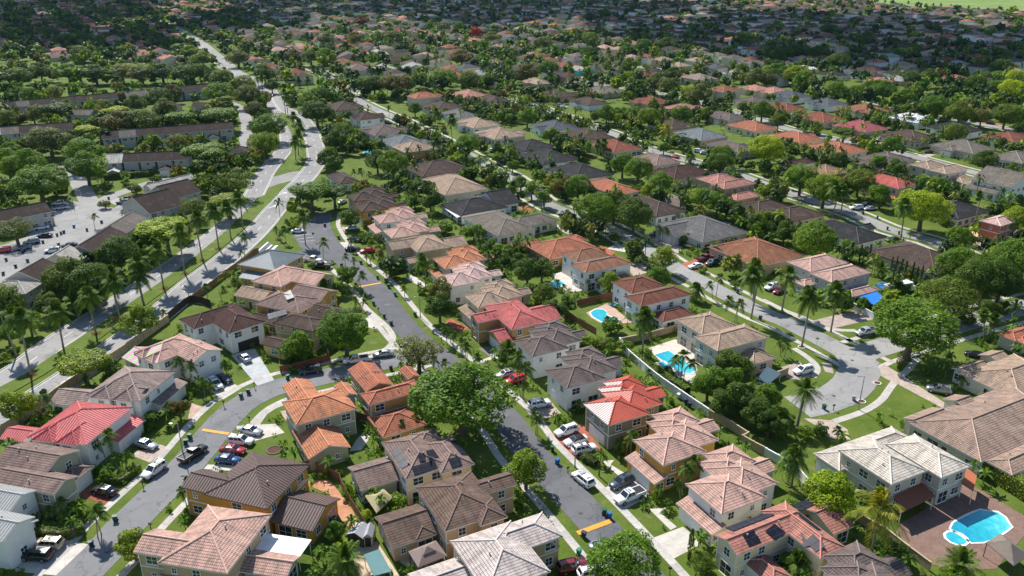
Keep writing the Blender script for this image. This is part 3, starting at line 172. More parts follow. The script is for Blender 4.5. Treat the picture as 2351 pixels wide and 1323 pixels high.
ROADS=[
('avenue_southbound', 'avenue', 8.2, [(-107.58, 129.01), (-101.69, 132.78), (-99.21, 138.68), (-96.54, 147.54), (-94.53, 156.34), (-92.31, 166.04), (-89.0, 190.1), (-88.37, 207.45), (-86.01, 223.98), (-84.6, 240.41), (-84.2, 258.12), (-84.91, 282.65), (-84.85, 303.92), (-84.52, 322.54), (-85.66, 343.33), (-88.2, 358.87), (-95.6, 387.17), (-104.49, 416.48), (-116.9, 450.16), (-128.43, 471.76), (-140.99, 489.27)]),
('avenue_northbound', 'avenue', 7.6, [(-115.07, 132.78), (-111.72, 143.44), (-109.2, 151.26), (-107.88, 157.35), (-107.17, 170.1), (-104.25, 186.0), (-101.37, 205.85), (-98.06, 230.0), (-95.93, 259.55), (-96.32, 282.65), (-99.24, 304.55), (-102.91, 328.24), (-104.78, 349.72), (-106.64, 372.99), (-111.03, 397.19), (-121.8, 432.71), (-135.53, 466.18), (-148.53, 498.49), (-159.34, 528.2)]),
('avenue_far', 'avenue', 13, [(-139.38, 483.3), (-152.85, 517.94), (-169.34, 561.41), (-184.36, 590.09), (-200.42, 616.96), (-221.79, 653.98), (-247.79, 710.41), (-274.75, 766.21), (-317.75, 856.49), (-353.54, 927.21), (-406.69, 1028.44), (-478.28, 1153.5), (-552.59, 1273.15)]),
('crossroads_link', 'avenue', 11, [(-101.03, 307.74), (-97.24, 315.66), (-92.01, 322.54), (-86.92, 331.16)]),
('lane_townhouse', 'lane', 6.0, [(-103.79, 322.54), (-106.77, 321.14), (-108.37, 317.69)]),
('centre_street', 'street', 6.3, [(-66.87, 274.03), (-65.59, 265.37), (-64.51, 259.07), (-61.93, 251.22), (-58.51, 242.51), (-54.5, 234.31), (-50.66, 226.95), (-46.76, 219.99), (-43.31, 214.07), (-36.61, 202.09), (-29.93, 186.81), (-23.86, 174.34), (-18.6, 166.04), (-13.3, 157.55), (-6.84, 146.63), (-0.72, 135.44), (2.46, 126.69), (5.76, 119.97), (8.88, 114.03), (13.19, 105.44), (16.42, 98.66), (18.99, 93.13), (22.06, 86.5), (26.36, 78.93)]),
('loop_street', 'street', 6.8, [(-19.21, 167.15), (-22.29, 163.2), (-24.87, 161.7), (-28.29, 160.23), (-31.91, 158.57), (-36.27, 156.14), (-40.64, 153.38), (-44.64, 151.26), (-48.42, 149.76), (-51.03, 147.54), (-53.65, 144.14), (-55.24, 140.69), (-56.29, 135.92), (-56.98, 130.5), (-57.47, 124.99), (-58.22, 119.57), (-59.92, 111.87), (-60.87, 107.74), (-61.75, 103.52), (-62.12, 98.95), (-62.94, 95.14), (-63.81, 91.1), (-65.01, 84.12)]),
('second_street', 'street', 6.4, [(-118.91, 559.47), (-106.94, 535.26), (-93.42, 506.43), (-77.96, 476.03), (-59.81, 445.04), (-47.93, 421.0), (-35.72, 397.19), (-22.26, 368.47), (-9.29, 340.99), (0.27, 321.14), (6.63, 301.41), (12.97, 283.76), (23.43, 268.88), (33.76, 253.49), (41.73, 234.31), (48.69, 216.82), (53.31, 208.1), (57.24, 199.35), (64.02, 186.81), (67.84, 182.06), (71.01, 176.03), (74.28, 169.41), (76.82, 163.85), (79.44, 158.16)]),
('cul_de_sac', 'street', 8.5, [(77.81, 163.85), (76.38, 156.54), (72.66, 150.7), (67.49, 145.55), (61.88, 142.4), (57.4, 140.86)]),
('side_street', 'street', 7.0, [(75.99, 161.7), (81.41, 165.37), (86.85, 168.28), (93.28, 171.73), (100.67, 175.55), (115.11, 182.58), (132.5, 190.93), (148.26, 198.15)]),
('third_street', 'street', 6.4, [(1.25, 521.32), (11.86, 498.49), (22.46, 473.18), (32.76, 452.76), (40.5, 435.13), (53.35, 405.56), (61.78, 379.49), (70.48, 363.18), (81.02, 347.3), (90.21, 334.13), (98.99, 315.66), (103.96, 303.92), (107.78, 295.91), (114.09, 284.88), (119.83, 272.98), (125.59, 254.4), (133.36, 243.78), (136.15, 233.91), (138.35, 223.98), (140.72, 215.79), (144.75, 205.85)]),
('fourth_street', 'street', 6.4, [(42.05, 641.18), (55.38, 607.75), (77.42, 569.33), (98.11, 535.26), (114.44, 504.82), (124.37, 483.3), (135.79, 455.38), (144.52, 423.29), (155.89, 401.33), (172.04, 381.38), (180.21, 364.05), (186.39, 348.1), (194.85, 328.24), (204.38, 307.74)]),
('fifth_street', 'street', 6.4, [(182.57, 661.89), (199.78, 605.48), (213.01, 553.7), (224.95, 511.3), (235.93, 476.03), (246.89, 447.59), (258.64, 425.61), (270.68, 407.7)]),
('upper_cul_de_sac', 'street', 6.4, [(-172.11, 689.64), (-147.08, 641.18), (-125.04, 590.09), (-118.91, 559.47)]),
('upper_street', 'street', 6.4, [(-106.55, 641.18), (-106.57, 601.01), (-107.03, 559.47), (-106.94, 535.26)]),
('sixth_street', 'street', 6.4, [(-81.35, 892.86), (-32.51, 826.93), (10.07, 787.95), (48.34, 742.25), (88.5, 689.64), (119.92, 661.89)]),
('townhouse_lane', 'lane', 6.5, [(-147.5, 204.27), (-146.5, 214.76), (-144.57, 224.72), (-143.7, 240.41), (-144.77, 253.49), (-146.25, 265.37), (-150.51, 278.28), (-159.4, 292.35), (-167.04, 304.55), (-177.19, 319.75), (-186.01, 331.9), (-193.7, 343.33)]),
('townhouse_drive', 'lane', 6.0, [(-153.3, 283.76), (-151.77, 288.28), (-151.17, 296.52), (-148.12, 303.92), (-146.04, 311.0), (-140.88, 319.75), (-131.28, 322.54), (-120.57, 322.54), (-109.01, 319.75)]),
('service_lane', 'lane', 6.5, [(-122.32, 372.99), (-131.75, 397.19), (-141.16, 430.32), (-154.05, 466.18), (-165.55, 490.79), (-177.24, 506.43), (-187.02, 511.3)]),
]
TREES=[('r', 'y', -56.45, 96.41, 5.46, 5.19), ('r', 'y', 2.39, 113.77, 7.67, 7.28), ('r', 'm', 15.73, 89.08, 10.51, 9.99), ('a', 'o', 27.99, 94.01, 4.24, 3.6), ('c', 'o', 26.66, 96.55, 2.32, 5.57), ('r', 'm', -27.58, 100.96, 3.27, 3.1), ('b', 'm', -18.97, 108.42, 4.18, 3.34), ('b', 'Y', -23.55, 106.17, 2.15, 1.72), ('b', 'Y', -25.61, 98.35, 2.54, 2.03), ('b', 'm', -18.17, 93.43, 1.3, 1.04), ('r', 'Y', 51.11, 106.31, 8.68, 8.25), ('b', 'd', 56.91, 97.12, 5.01, 4.01), ('b', 'm', 63.47, 91.79, 4.17, 3.34), ('r', 'y', -95.12, 134.51, 7.47, 7.1), ('r', 'o', -124.04, 181.48, 9.28, 8.81), ('r', 'm', -114.84, 174.05, 6.34, 6.02), ('r', 'o', -114.95, 182.89, 7.16, 6.8), ('r', 'm', -117.14, 168.74, 5.67, 5.39), ('b', 'y', -113.5, 159.9, 3.46, 2.77), ('b', 'm', -113.98, 164.56, 3.04, 2.43), ('r', 'd', -108.25, 188.4, 5.09, 4.84), ('u', 'y', -89.77, 149.84, 11.61, 8.36), ('r', 'y', -87.88, 172.17, 8.88, 8.43), ('r', 'p', -64.81, 136.06, 4.54, 4.32), ('b', 'p', -70.23, 135.01, 3.67, 2.93), ('b', 'm', -69.69, 132.57, 2.98, 2.38), ('b', 'd', -87.15, 154.55, 5.29, 4.23), ('b', 'y', -79.96, 177.15, 2.97, 2.37), ('b', 'm', -73.58, 171.92, 6.82, 5.45), ('b', 'p', -92.27, 136.99, 3.06, 2.45), ('b', 'm', -89.27, 138.0, 3.51, 2.81), ('r', 'm', -48.2, 160.67, 8.14, 7.73), ('r', 'm', -37.34, 162.75, 11.67, 11.08), ('a', 'a', -20.23, 155.58, 11.26, 9.57), ('r', 'm', -9.41, 131.25, 19.49, 13.5), ('r', 'd', -17.87, 181.53, 8.2, 7.79), ('b', 'm', -45.71, 160.33, 4.46, 3.57), ('b', 'm', -12.9, 183.57, 2.22, 1.78), ('b', 'd', -1.35, 160.69, 2.24, 1.79), ('r', 'o', 46.66, 150.37, 7.94, 7.54), ('r', 'm', 39.8, 143.5, 6.75, 6.42), ('r', 'm', 43.1, 143.51, 8.09, 7.69), ('r', 'd', 45.14, 137.54, 7.82, 7.43), ('r', 'm', 50.66, 139.6, 5.73, 5.45), ('r', 'd', 46.95, 131.57, 7.13, 6.78), ('r', 'd', 41.43, 136.3, 6.48, 6.16), ('r', 'm', 49.28, 131.14, 5.04, 4.79), ('b', 'm', 23.91, 175.08, 5.86, 4.69), ('b', 'y', 16.99, 165.68, 5.6, 4.48), ('b', 'o', 21.55, 165.46, 5.09, 4.07), ('b', 'm', 19.05, 168.41, 4.13, 3.31), ('b', 'm', 30.05, 162.58, 3.51, 2.81), ('b', 'd', 33.73, 153.74, 3.36, 2.68), ('r', 'd', 10.65, 182.25, 6.59, 6.26), ('r', 'd', 13.62, 185.63, 5.58, 5.31), ('b', 'y', 7.16, 192.44, 3.47, 2.77), ('b', 'm', 25.86, 165.23, 4.57, 3.66), ('r', 'm', 88.87, 161.99, 18.24, 13.5), ('a', 'o', 108.16, 179.43, 11.34, 9.64), ('r', 'm', 51.45, 140.87, 5.33, 5.07), ('r', 'd', 48.18, 130.03, 6.24, 5.93), ('b', 'm', 58.52, 131.18, 3.37, 2.7), ('b', 'd', 52.69, 134.26, 4.29, 3.43), ('b', 'm', 54.96, 129.44, 3.75, 3.0), ('r', 'o', 118.23, 181.62, 6.03, 5.73), ('b', 'm', 112.39, 180.65, 4.38, 3.5), ('u', 'Y', -104.25, 230.38, 17.01, 12.25), ('u', 'y', -97.28, 266.55, 13.32, 9.59), ('a', 'o', -102.11, 291.66, 14.43, 12.27), ('r', 'm', -171.57, 284.79, 20.0, 13.5), ('a', 'a', -155.08, 239.34, 11.43, 9.72), ('r', 'm', -166.94, 309.93, 15.67, 13.5), ('r', 'o', -114.69, 193.95, 12.66, 12.03), ('r', 'd', -107.24, 190.38, 12.46, 11.84), ('r', 'o', -115.81, 188.5, 8.46, 8.04), ('r', 'd', -111.07, 213.75, 11.9, 11.31), ('r', 'y', -128.03, 188.53, 7.9, 7.51), ('a', 'o', -108.79, 266.06, 9.9, 8.42), ('b', 'o', -142.78, 296.94, 6.75, 5.4), ('r', 'y', -199.28, 314.62, 10.61, 10.08), ('r', 'm', -193.87, 317.47, 13.35, 12.68), ('b', 'd', -109.18, 289.93, 7.43, 5.94), ('r', 'm', -204.57, 321.16, 12.6, 11.97), ('b', 'a', -146.08, 278.47, 4.78, 3.83), ('u', 'm', -70.91, 275.08, 15.63, 11.26), ('u', 'd', -63.62, 278.97, 12.69, 9.14), ('r', 'd', -53.23, 254.12, 7.47, 7.09), ('r', 'd', -28.73, 274.18, 8.61, 8.18), ('r', 'm', -45.01, 204.65, 6.37, 6.05), ('r', 'm', -45.4, 198.52, 4.74, 4.5), ('r', 'a', -18.76, 192.06, 7.74, 7.36), ('b', 'm', -21.46, 249.52, 6.86, 5.49), ('b', 'Y', -73.32, 257.13, 4.09, 3.27), ('b', 'm', -46.33, 242.46, 4.94, 3.95), ('b', 'm', -58.15, 218.47, 2.9, 2.32), ('b', 'm', -24.26, 199.37, 2.68, 2.15), ('b', 'm', -38.22, 277.19, 7.14, 5.71), ('b', 'm', -34.92, 279.45, 6.39, 5.11), ('b', 'm', -12.18, 244.03, 7.79, 6.23), ('b', 'd', -7.95, 232.58, 7.47, 5.97), ('b', 'm', -4.12, 226.72, 7.3, 5.84), ('b', 'd', -1.12, 222.61, 6.54, 5.23), ('b', 'm', -0.14, 230.49, 5.39, 4.32), ('r', 'd', -73.25, 327.57, 8.27, 7.86), ('r', 'd', -78.51, 335.05, 8.44, 8.02), ('r', 'm', -47.86, 317.67, 12.48, 11.85), ('r', 'd', -55.94, 328.98, 10.14, 9.63), ('r', 'm', 0.27, 330.06, 5.56, 5.28), ('r', 'm', -6.49, 345.82, 4.84, 4.6), ('r', 'm', 26.65, 251.81, 13.37, 12.7), ('r', 'd', 39.38, 249.65, 12.56, 11.93), ('r', 'd', 34.26, 260.89, 11.95, 11.35), ('r', 'y', 42.88, 214.93, 8.21, 7.8), ('r', 'm', 7.31, 289.83, 7.41, 7.04), ('r', 'm', 11.48, 279.86, 7.18, 6.82), ('r', 'p', 18.93, 291.82, 8.69, 8.25), ('r', 'm', 24.39, 287.78, 10.61, 10.08), ('r', 'm', 3.3, 300.62, 6.81, 6.47), ('r', 'm', 55.64, 293.84, 9.98, 9.48), ('r', 'y', 50.58, 289.98, 6.59, 6.26), ('r', 'y', 26.34, 199.55, 6.53, 6.2), ('r', 'm', 39.83, 202.24, 6.9, 6.56), ('r', 'd', 4.2, 206.55, 7.94, 7.54), ('r', 'd', 8.24, 208.28, 6.77, 6.43), ('r', 'o', 8.22, 191.06, 6.58, 6.25), ('r', 'd', 2.46, 215.1, 6.33, 6.02), ('b', 'm', 54.95, 241.1, 6.31, 5.05), ('r', 'm', 67.5, 275.51, 8.65, 8.21), ('r', 'm', 70.7, 267.55, 9.18, 8.72), ('r', 'd', 75.32, 262.77, 7.54, 7.16), ('r', 'd', 78.85, 245.08, 9.2, 8.74), ('r', 'y', 85.0, 254.47, 6.6, 6.27), ('r', 'd', 84.69, 321.56, 10.82, 10.28), ('r', 'y', 93.42, 288.52, 6.56, 6.23), ('r', 'm', 49.77, 311.07, 11.38, 10.81), ('r', 'm', 45.0, 321.56, 10.82, 10.28), ('b', 'y', 54.7, 215.53, 3.18, 2.55), ('b', 'm', 60.95, 203.82, 3.04, 2.43), ('b', 'o', 63.1, 221.24, 3.91, 3.13), ('b', 'y', 6.33, 193.9, 2.91, 2.33), ('r', 'd', 1.58, 226.06, 5.95, 5.65), ('r', 'm', 108.5, 294.88, 12.5, 11.87), ('r', 'y', 111.21, 278.18, 13.04, 12.38), ('r', 'o', 129.48, 292.85, 11.19, 10.63), ('r', 'm', 131.67, 278.09, 9.5, 9.03), ('r', 'Y', 134.2, 252.72, 17.02, 13.5), ('r', 'm', 136.74, 233.65, 8.15, 7.75), ('r', 'm', 88.97, 223.48, 13.01, 12.36), ('r', 'm', 99.59, 225.05, 6.58, 6.26), ('r', 'd', 84.67, 237.73, 8.28, 7.86), ('r', 'y', 87.37, 257.57, 5.57, 5.29), ('r', 'y', 162.28, 248.29, 10.02, 9.52), ('r', 'm', 136.54, 206.14, 13.34, 12.67), ('r', 'm', 121.57, 205.48, 11.51, 10.93), ('r', 'd', 121.48, 192.44, 13.7, 13.02), ('a', 'o', 108.07, 185.17, 13.84, 11.76), ('r', 'd', 125.74, 191.86, 11.42, 10.85), ('r', 'd', 81.22, 244.34, 6.37, 6.05), ('r', 'm', 154.66, 318.44, 8.95, 8.5), ('r', 'm', 151.86, 327.57, 8.27, 7.86), ('r', 'd', 137.87, 333.15, 8.4, 7.98), ('r', 'd', 153.76, 294.3, 7.51, 7.14), ('r', 'm', 159.12, 292.64, 8.3, 7.88), ('b', 'd', 163.44, 286.58, 8.98, 7.18), ('b', 'd', 168.24, 269.23, 6.95, 5.56), ('r', 'd', 196.04, 328.98, 10.14, 9.63), ('u', 'd', -241.93, 430.46, 18.7, 13.46), ('u', 'Y', -206.63, 391.2, 12.42, 8.95), ('u', 'Y', -211.6, 433.89, 14.96, 10.77), ('r', 'p', -193.15, 400.17, 20.0, 13.5), ('r', 'o', -186.68, 403.36, 20.0, 13.5), ('u', 'm', -168.45, 409.97, 17.26, 12.43), ('u', 'm', -149.41, 416.03, 20.0, 13.5), ('u', 'm', -126.53, 329.53, 20.0, 13.5), ('r', 'a', -206.57, 357.34, 20.0, 13.5), ('r', 'm', -178.46, 333.22, 16.31, 13.5), ('r', 'm', -218.76, 347.23, 9.55, 9.07), ('r', 'o', -263.23, 422.34, 10.17, 9.66), ('r', 'a', -255.24, 432.13, 10.39, 9.87), ('r', 'd', -337.31, 561.24, 20.0, 13.5), ('r', 'd', -337.79, 592.71, 15.7, 13.5), ('r', 'm', -314.39, 586.15, 20.0, 13.5), ('r', 'd', -292.32, 579.73, 20.0, 13.5), ('r', 'a', -276.41, 586.15, 20.0, 13.5), ('r', 'a', -259.87, 579.73, 20.0, 13.5), ('r', 'd', -247.93, 586.15, 20.0, 13.5), ('r', 'd', -229.97, 579.73, 18.79, 13.5), ('r', 'd', -221.17, 586.15, 15.54, 13.5), ('r', 'o', -195.36, 555.32, 16.4, 13.5), ('r', 'm', -176.65, 492.53, 19.04, 13.5), ('r', 'o', -172.79, 527.41, 17.18, 13.5), ('r', 'a', -156.29, 483.35, 15.83, 13.5), ('u', 'y', -170.57, 484.28, 11.55, 8.32), ('r', 'p', -207.99, 501.01, 11.92, 11.32), ('r', 'd', -203.45, 470.17, 15.42, 13.5), ('r', 'o', -212.51, 459.88, 12.37, 11.75), ('r', 'a', -188.56, 441.36, 13.22, 12.56), ('r', 'a', -255.61, 533.1, 8.7, 8.26), ('r', 'a', -235.57, 493.67, 8.83, 8.39), ('r', 'm', -289.65, 492.37, 11.73, 11.14), ('r', 'a', -282.35, 506.13, 10.53, 10.01), ('r', 'o', -272.1, 531.03, 7.88, 7.49), ('r', 'a', -367.59, 711.03, 16.6, 13.5), ('r', 'd', -435.03, 818.43, 20.0, 13.5), ('r', 'd', -418.4, 818.43, 19.01, 13.5), ('r', 'd', -492.0, 899.21, 20.0, 13.5), ('r', 'o', -225.98, 453.04, 10.85, 10.31), ('r', 'a', -141.81, 445.86, 10.69, 10.16), ('r', 'y', -173.71, 389.23, 6.49, 6.17), ('r', 'a', -151.37, 361.1, 9.9, 9.4), ('r', 'y', -115.77, 363.51, 9.96, 9.46), ('r', 'm', -127.56, 401.4, 8.49, 8.07), ('r', 'y', -248.14, 666.9, 20.0, 13.5), ('r', 'y', -274.2, 711.03, 16.6, 13.5), ('r', 'a', -222.48, 675.3, 20.0, 13.5), ('r', 'a', -148.08, 488.79, 10.2, 9.69), ('r', 'm', -117.62, 390.86, 16.52, 13.5), ('r', 'y', -109.63, 355.79, 11.92, 11.32), ('r', 'o', -137.31, 443.36, 7.99, 7.59), ('r', 'd', -102.73, 427.11, 17.94, 13.5), ('r', 'd', -173.66, 579.73, 15.37, 13.5), ('r', 'd', -157.93, 540.21, 9.6, 9.12), ('r', 'm', -116.75, 467.47, 12.56, 11.93), ('r', 'd', -112.91, 488.15, 11.63, 11.05), ('r', 'd', -80.78, 365.64, 11.12, 10.56), ('r', 'm', -78.43, 343.09, 8.4, 7.98), ('r', 'm', -80.38, 386.6, 10.54, 10.01), ('r', 'p', -76.79, 527.41, 20.0, 13.5), ('r', 'd', -88.59, 527.96, 14.07, 13.37), ('r', 'm', -96.65, 533.62, 12.64, 12.01), ('r', 'd', -68.95, 539.41, 11.18, 10.62), ('r', 'd', -54.73, 457.79, 8.23, 7.82), ('r', 'm', -48.49, 442.87, 4.66, 4.43), ('r', 'm', -44.31, 433.74, 4.18, 3.97), ('r', 'm', -47.0, 555.32, 20.0, 13.5), ('r', 'o', -28.67, 549.52, 14.61, 13.5), ('r', 'm', -16.91, 563.49, 10.82, 10.28), ('r', 'm', -23.98, 673.86, 12.82, 12.18), ('r', 'p', -40.81, 675.3, 19.75, 13.5), ('r', 'R', -190.6, 1074.4, 20.0, 13.5), ('u', 'm', -202.46, 1143.75, 20.0, 13.5), ('r', 'a', -123.32, 856.99, 18.63, 13.5), ('r', 'm', -136.98, 856.99, 14.9, 13.5), ('r', 'p', -158.18, 843.75, 20.0, 13.5), ('r', 'R2', -38.44, 906.64, 14.42, 13.5), ('r', 'a', -19.96, 843.75, 19.57, 13.5), ('r', 'm', -61.23, 979.83, 14.13, 13.43), ('r', 'a', -79.56, 979.27, 16.95, 13.5), ('r', 'm', -96.76, 996.97, 15.81, 13.5), ('r', 'p', -179.28, 683.91, 16.0, 13.5), ('r', 'o', -165.28, 683.91, 18.0, 13.5), ('r', 'm', -154.2, 692.92, 14.17, 13.46), ('r', 'a', -183.58, 830.91, 19.28, 13.5), ('r', 'm', -20.37, 358.43, 10.92, 10.37), ('r', 'm', -8.25, 538.88, 7.19, 6.83), ('r', 'd', 0.59, 583.79, 10.33, 9.82), ('r', 'm', -6.04, 348.46, 4.81, 4.57), ('r', 'm', -12.54, 367.99, 2.81, 2.67), ('b', 'a', -21.33, 354.36, 6.51, 5.21), ('b', 'd', -50.51, 416.29, 7.55, 6.04), ('r', 'm', 50.51, 433.57, 11.06, 10.51), ('r', 'm', 59.11, 439.39, 9.23, 8.77), ('r', 'm', 64.65, 432.13, 10.39, 9.87), ('r', 'y', 71.13, 420.09, 12.0, 11.4), ('r', 'm', 26.39, 606.26, 15.15, 13.5), ('r', 'p', 9.92, 579.73, 17.08, 13.5), ('r', 'd', 65.18, 701.76, 15.37, 13.5), ('r', 'y', 79.03, 843.75, 17.13, 13.5), ('r', 'a', 92.75, 532.84, 14.19, 13.49), ('r', 'a', 98.85, 518.44, 13.83, 13.14), ('u', 'Y', 107.92, 517.11, 13.05, 9.39), ('r', 'a', 111.49, 487.9, 15.97, 13.5), ('r', 'm', 86.23, 551.36, 8.16, 7.76), ('r', 'y', 81.61, 565.27, 7.53, 7.15), ('r', 'm', 78.77, 582.31, 7.74, 7.35), ('r', 'd', 113.28, 579.46, 12.81, 12.17), ('r', 'd', 145.27, 783.08, 20.0, 13.5), ('r', 'm', 121.95, 771.94, 15.72, 13.5), ('r', 'm', 100.72, 730.28, 14.9, 13.5), ('r', 'd', 230.71, 843.75, 19.57, 13.5), ('r', 'd', 170.49, 614.56, 10.85, 10.3), ('r', 'a', 166.16, 561.24, 14.91, 13.5), ('r', 'y', 185.32, 594.74, 12.26, 11.65), ('r', 'm', 132.23, 465.9, 6.97, 6.63), ('r', 'm', 136.15, 441.86, 11.92, 11.32), ('r', 'm', 89.83, 428.36, 11.58, 11.0), ('r', 'y', 107.68, 446.89, 8.05, 7.64), ('r', 'd', 29.51, 375.89, 6.29, 5.98), ('r', 'm', 18.41, 384.25, 9.32, 8.85), ('r', 'm', 60.58, 389.23, 6.49, 6.17), ('r', 'm', 69.08, 363.37, 6.1, 5.79), ('r', 'm', 89.39, 338.26, 10.36, 9.84), ('r', 'Y', 107.79, 340.14, 15.58, 13.5), ('r', 'a', 29.56, 794.53, 20.0, 13.5), ('r', 'd', 133.49, 1215.22, 20.0, 13.5), ('r', 'd', 104.2, 1140.6, 19.66, 13.5), ('r', 'm', 89.8, 633.37, 13.01, 12.36), ('r', 'm', 8.07, 425.56, 10.24, 9.73), ('b', 'd', 17.37, 471.17, 7.06, 5.65), ('r', 'm', 187.94, 586.15, 20.0, 13.5), ('r', 'y', 197.59, 573.44, 20.0, 13.5), ('r', 'a', 173.27, 559.46, 13.22, 12.56), ('r', 'm', 223.55, 514.52, 12.22, 11.61), ('r', 'm', 227.94, 502.04, 16.4, 13.5), ('r', 'm', 230.91, 481.65, 12.2, 11.59), ('r', 'm', 209.86, 501.01, 11.92, 11.32), ('r', 'm', 199.19, 504.75, 13.49, 12.82), ('r', 'm', 230.55, 445.73, 15.34, 13.5), ('r', 'o', 235.65, 427.11, 15.38, 13.5), ('r', 'a', 246.85, 425.56, 10.24, 9.73), ('r', 'm', 264.7, 533.1, 8.7, 8.26), ('r', 'd', 296.89, 527.96, 14.07, 13.37), ('r', 'm', 306.37, 521.9, 11.61, 11.03), ('r', 'Y', 309.79, 506.93, 16.55, 13.5), ('r', 'Y', 341.8, 559.46, 13.22, 12.56), ('u', 'd', 159.86, 387.08, 11.72, 8.44), ('r', 'm', 170.49, 360.06, 9.33, 8.86), ('r', 'o', 211.89, 382.39, 11.01, 10.46), ('r', 'o', 112.06, 346.69, 11.64, 11.06), ('r', 'o', 137.67, 417.81, 9.44, 8.97), ('r', 'y', 154.44, 407.71, 7.39, 7.02), ('r', 'm', 151.6, 417.33, 6.3, 5.98), ('r', 'o', 256.58, 421.01, 13.91, 13.22), ('r', 'm', 265.61, 425.1, 11.5, 10.92), ('r', 'd', 346.54, 818.43, 16.63, 13.5), ('r', 'd', 255.25, 650.69, 20.0, 13.5), ('r', 'd', 260.19, 711.03, 20.0, 13.5), ('r', 'd', 242.5, 720.53, 20.0, 13.5), ('r', 'd', 221.08, 701.76, 16.4, 13.5), ('r', 'd', 285.75, 564.91, 13.34, 12.67), ('r', 'd', 361.98, 613.26, 16.22, 13.5), ('r', 'd', 354.72, 945.65, 19.12, 13.5), ('r', 'a', 232.51, 479.41, 7.88, 7.48), ('r', 'd', 254.95, 404.74, 7.34, 6.97), ('r', 'd', 273.83, 565.8, 11.7, 11.11), ('r', 'm', 414.69, 699.15, 11.24, 10.68), ('c', 'd', 102.47, 222.88, 1.54, 5.91), ('c', 'd', 102.71, 221.03, 1.35, 5.19), ('c', 'd', 105.26, 222.88, 1.54, 5.91), ('c', 'd', 109.07, 216.52, 1.15, 4.43), ('c', 'd', 109.96, 215.64, 1.32, 5.09), ('c', 'd', 109.32, 211.32, 1.48, 5.68), ('c', 'd', 108.91, 207.97, 1.63, 6.27), ('c', 'd', 110.02, 206.33, 1.71, 6.56), ('c', 'd', 110.5, 204.71, 1.53, 5.88), ('c', 'd', 111.87, 204.71, 1.61, 6.2), ('c', 'd', 15.19, 117.53, 0.84, 3.22)]
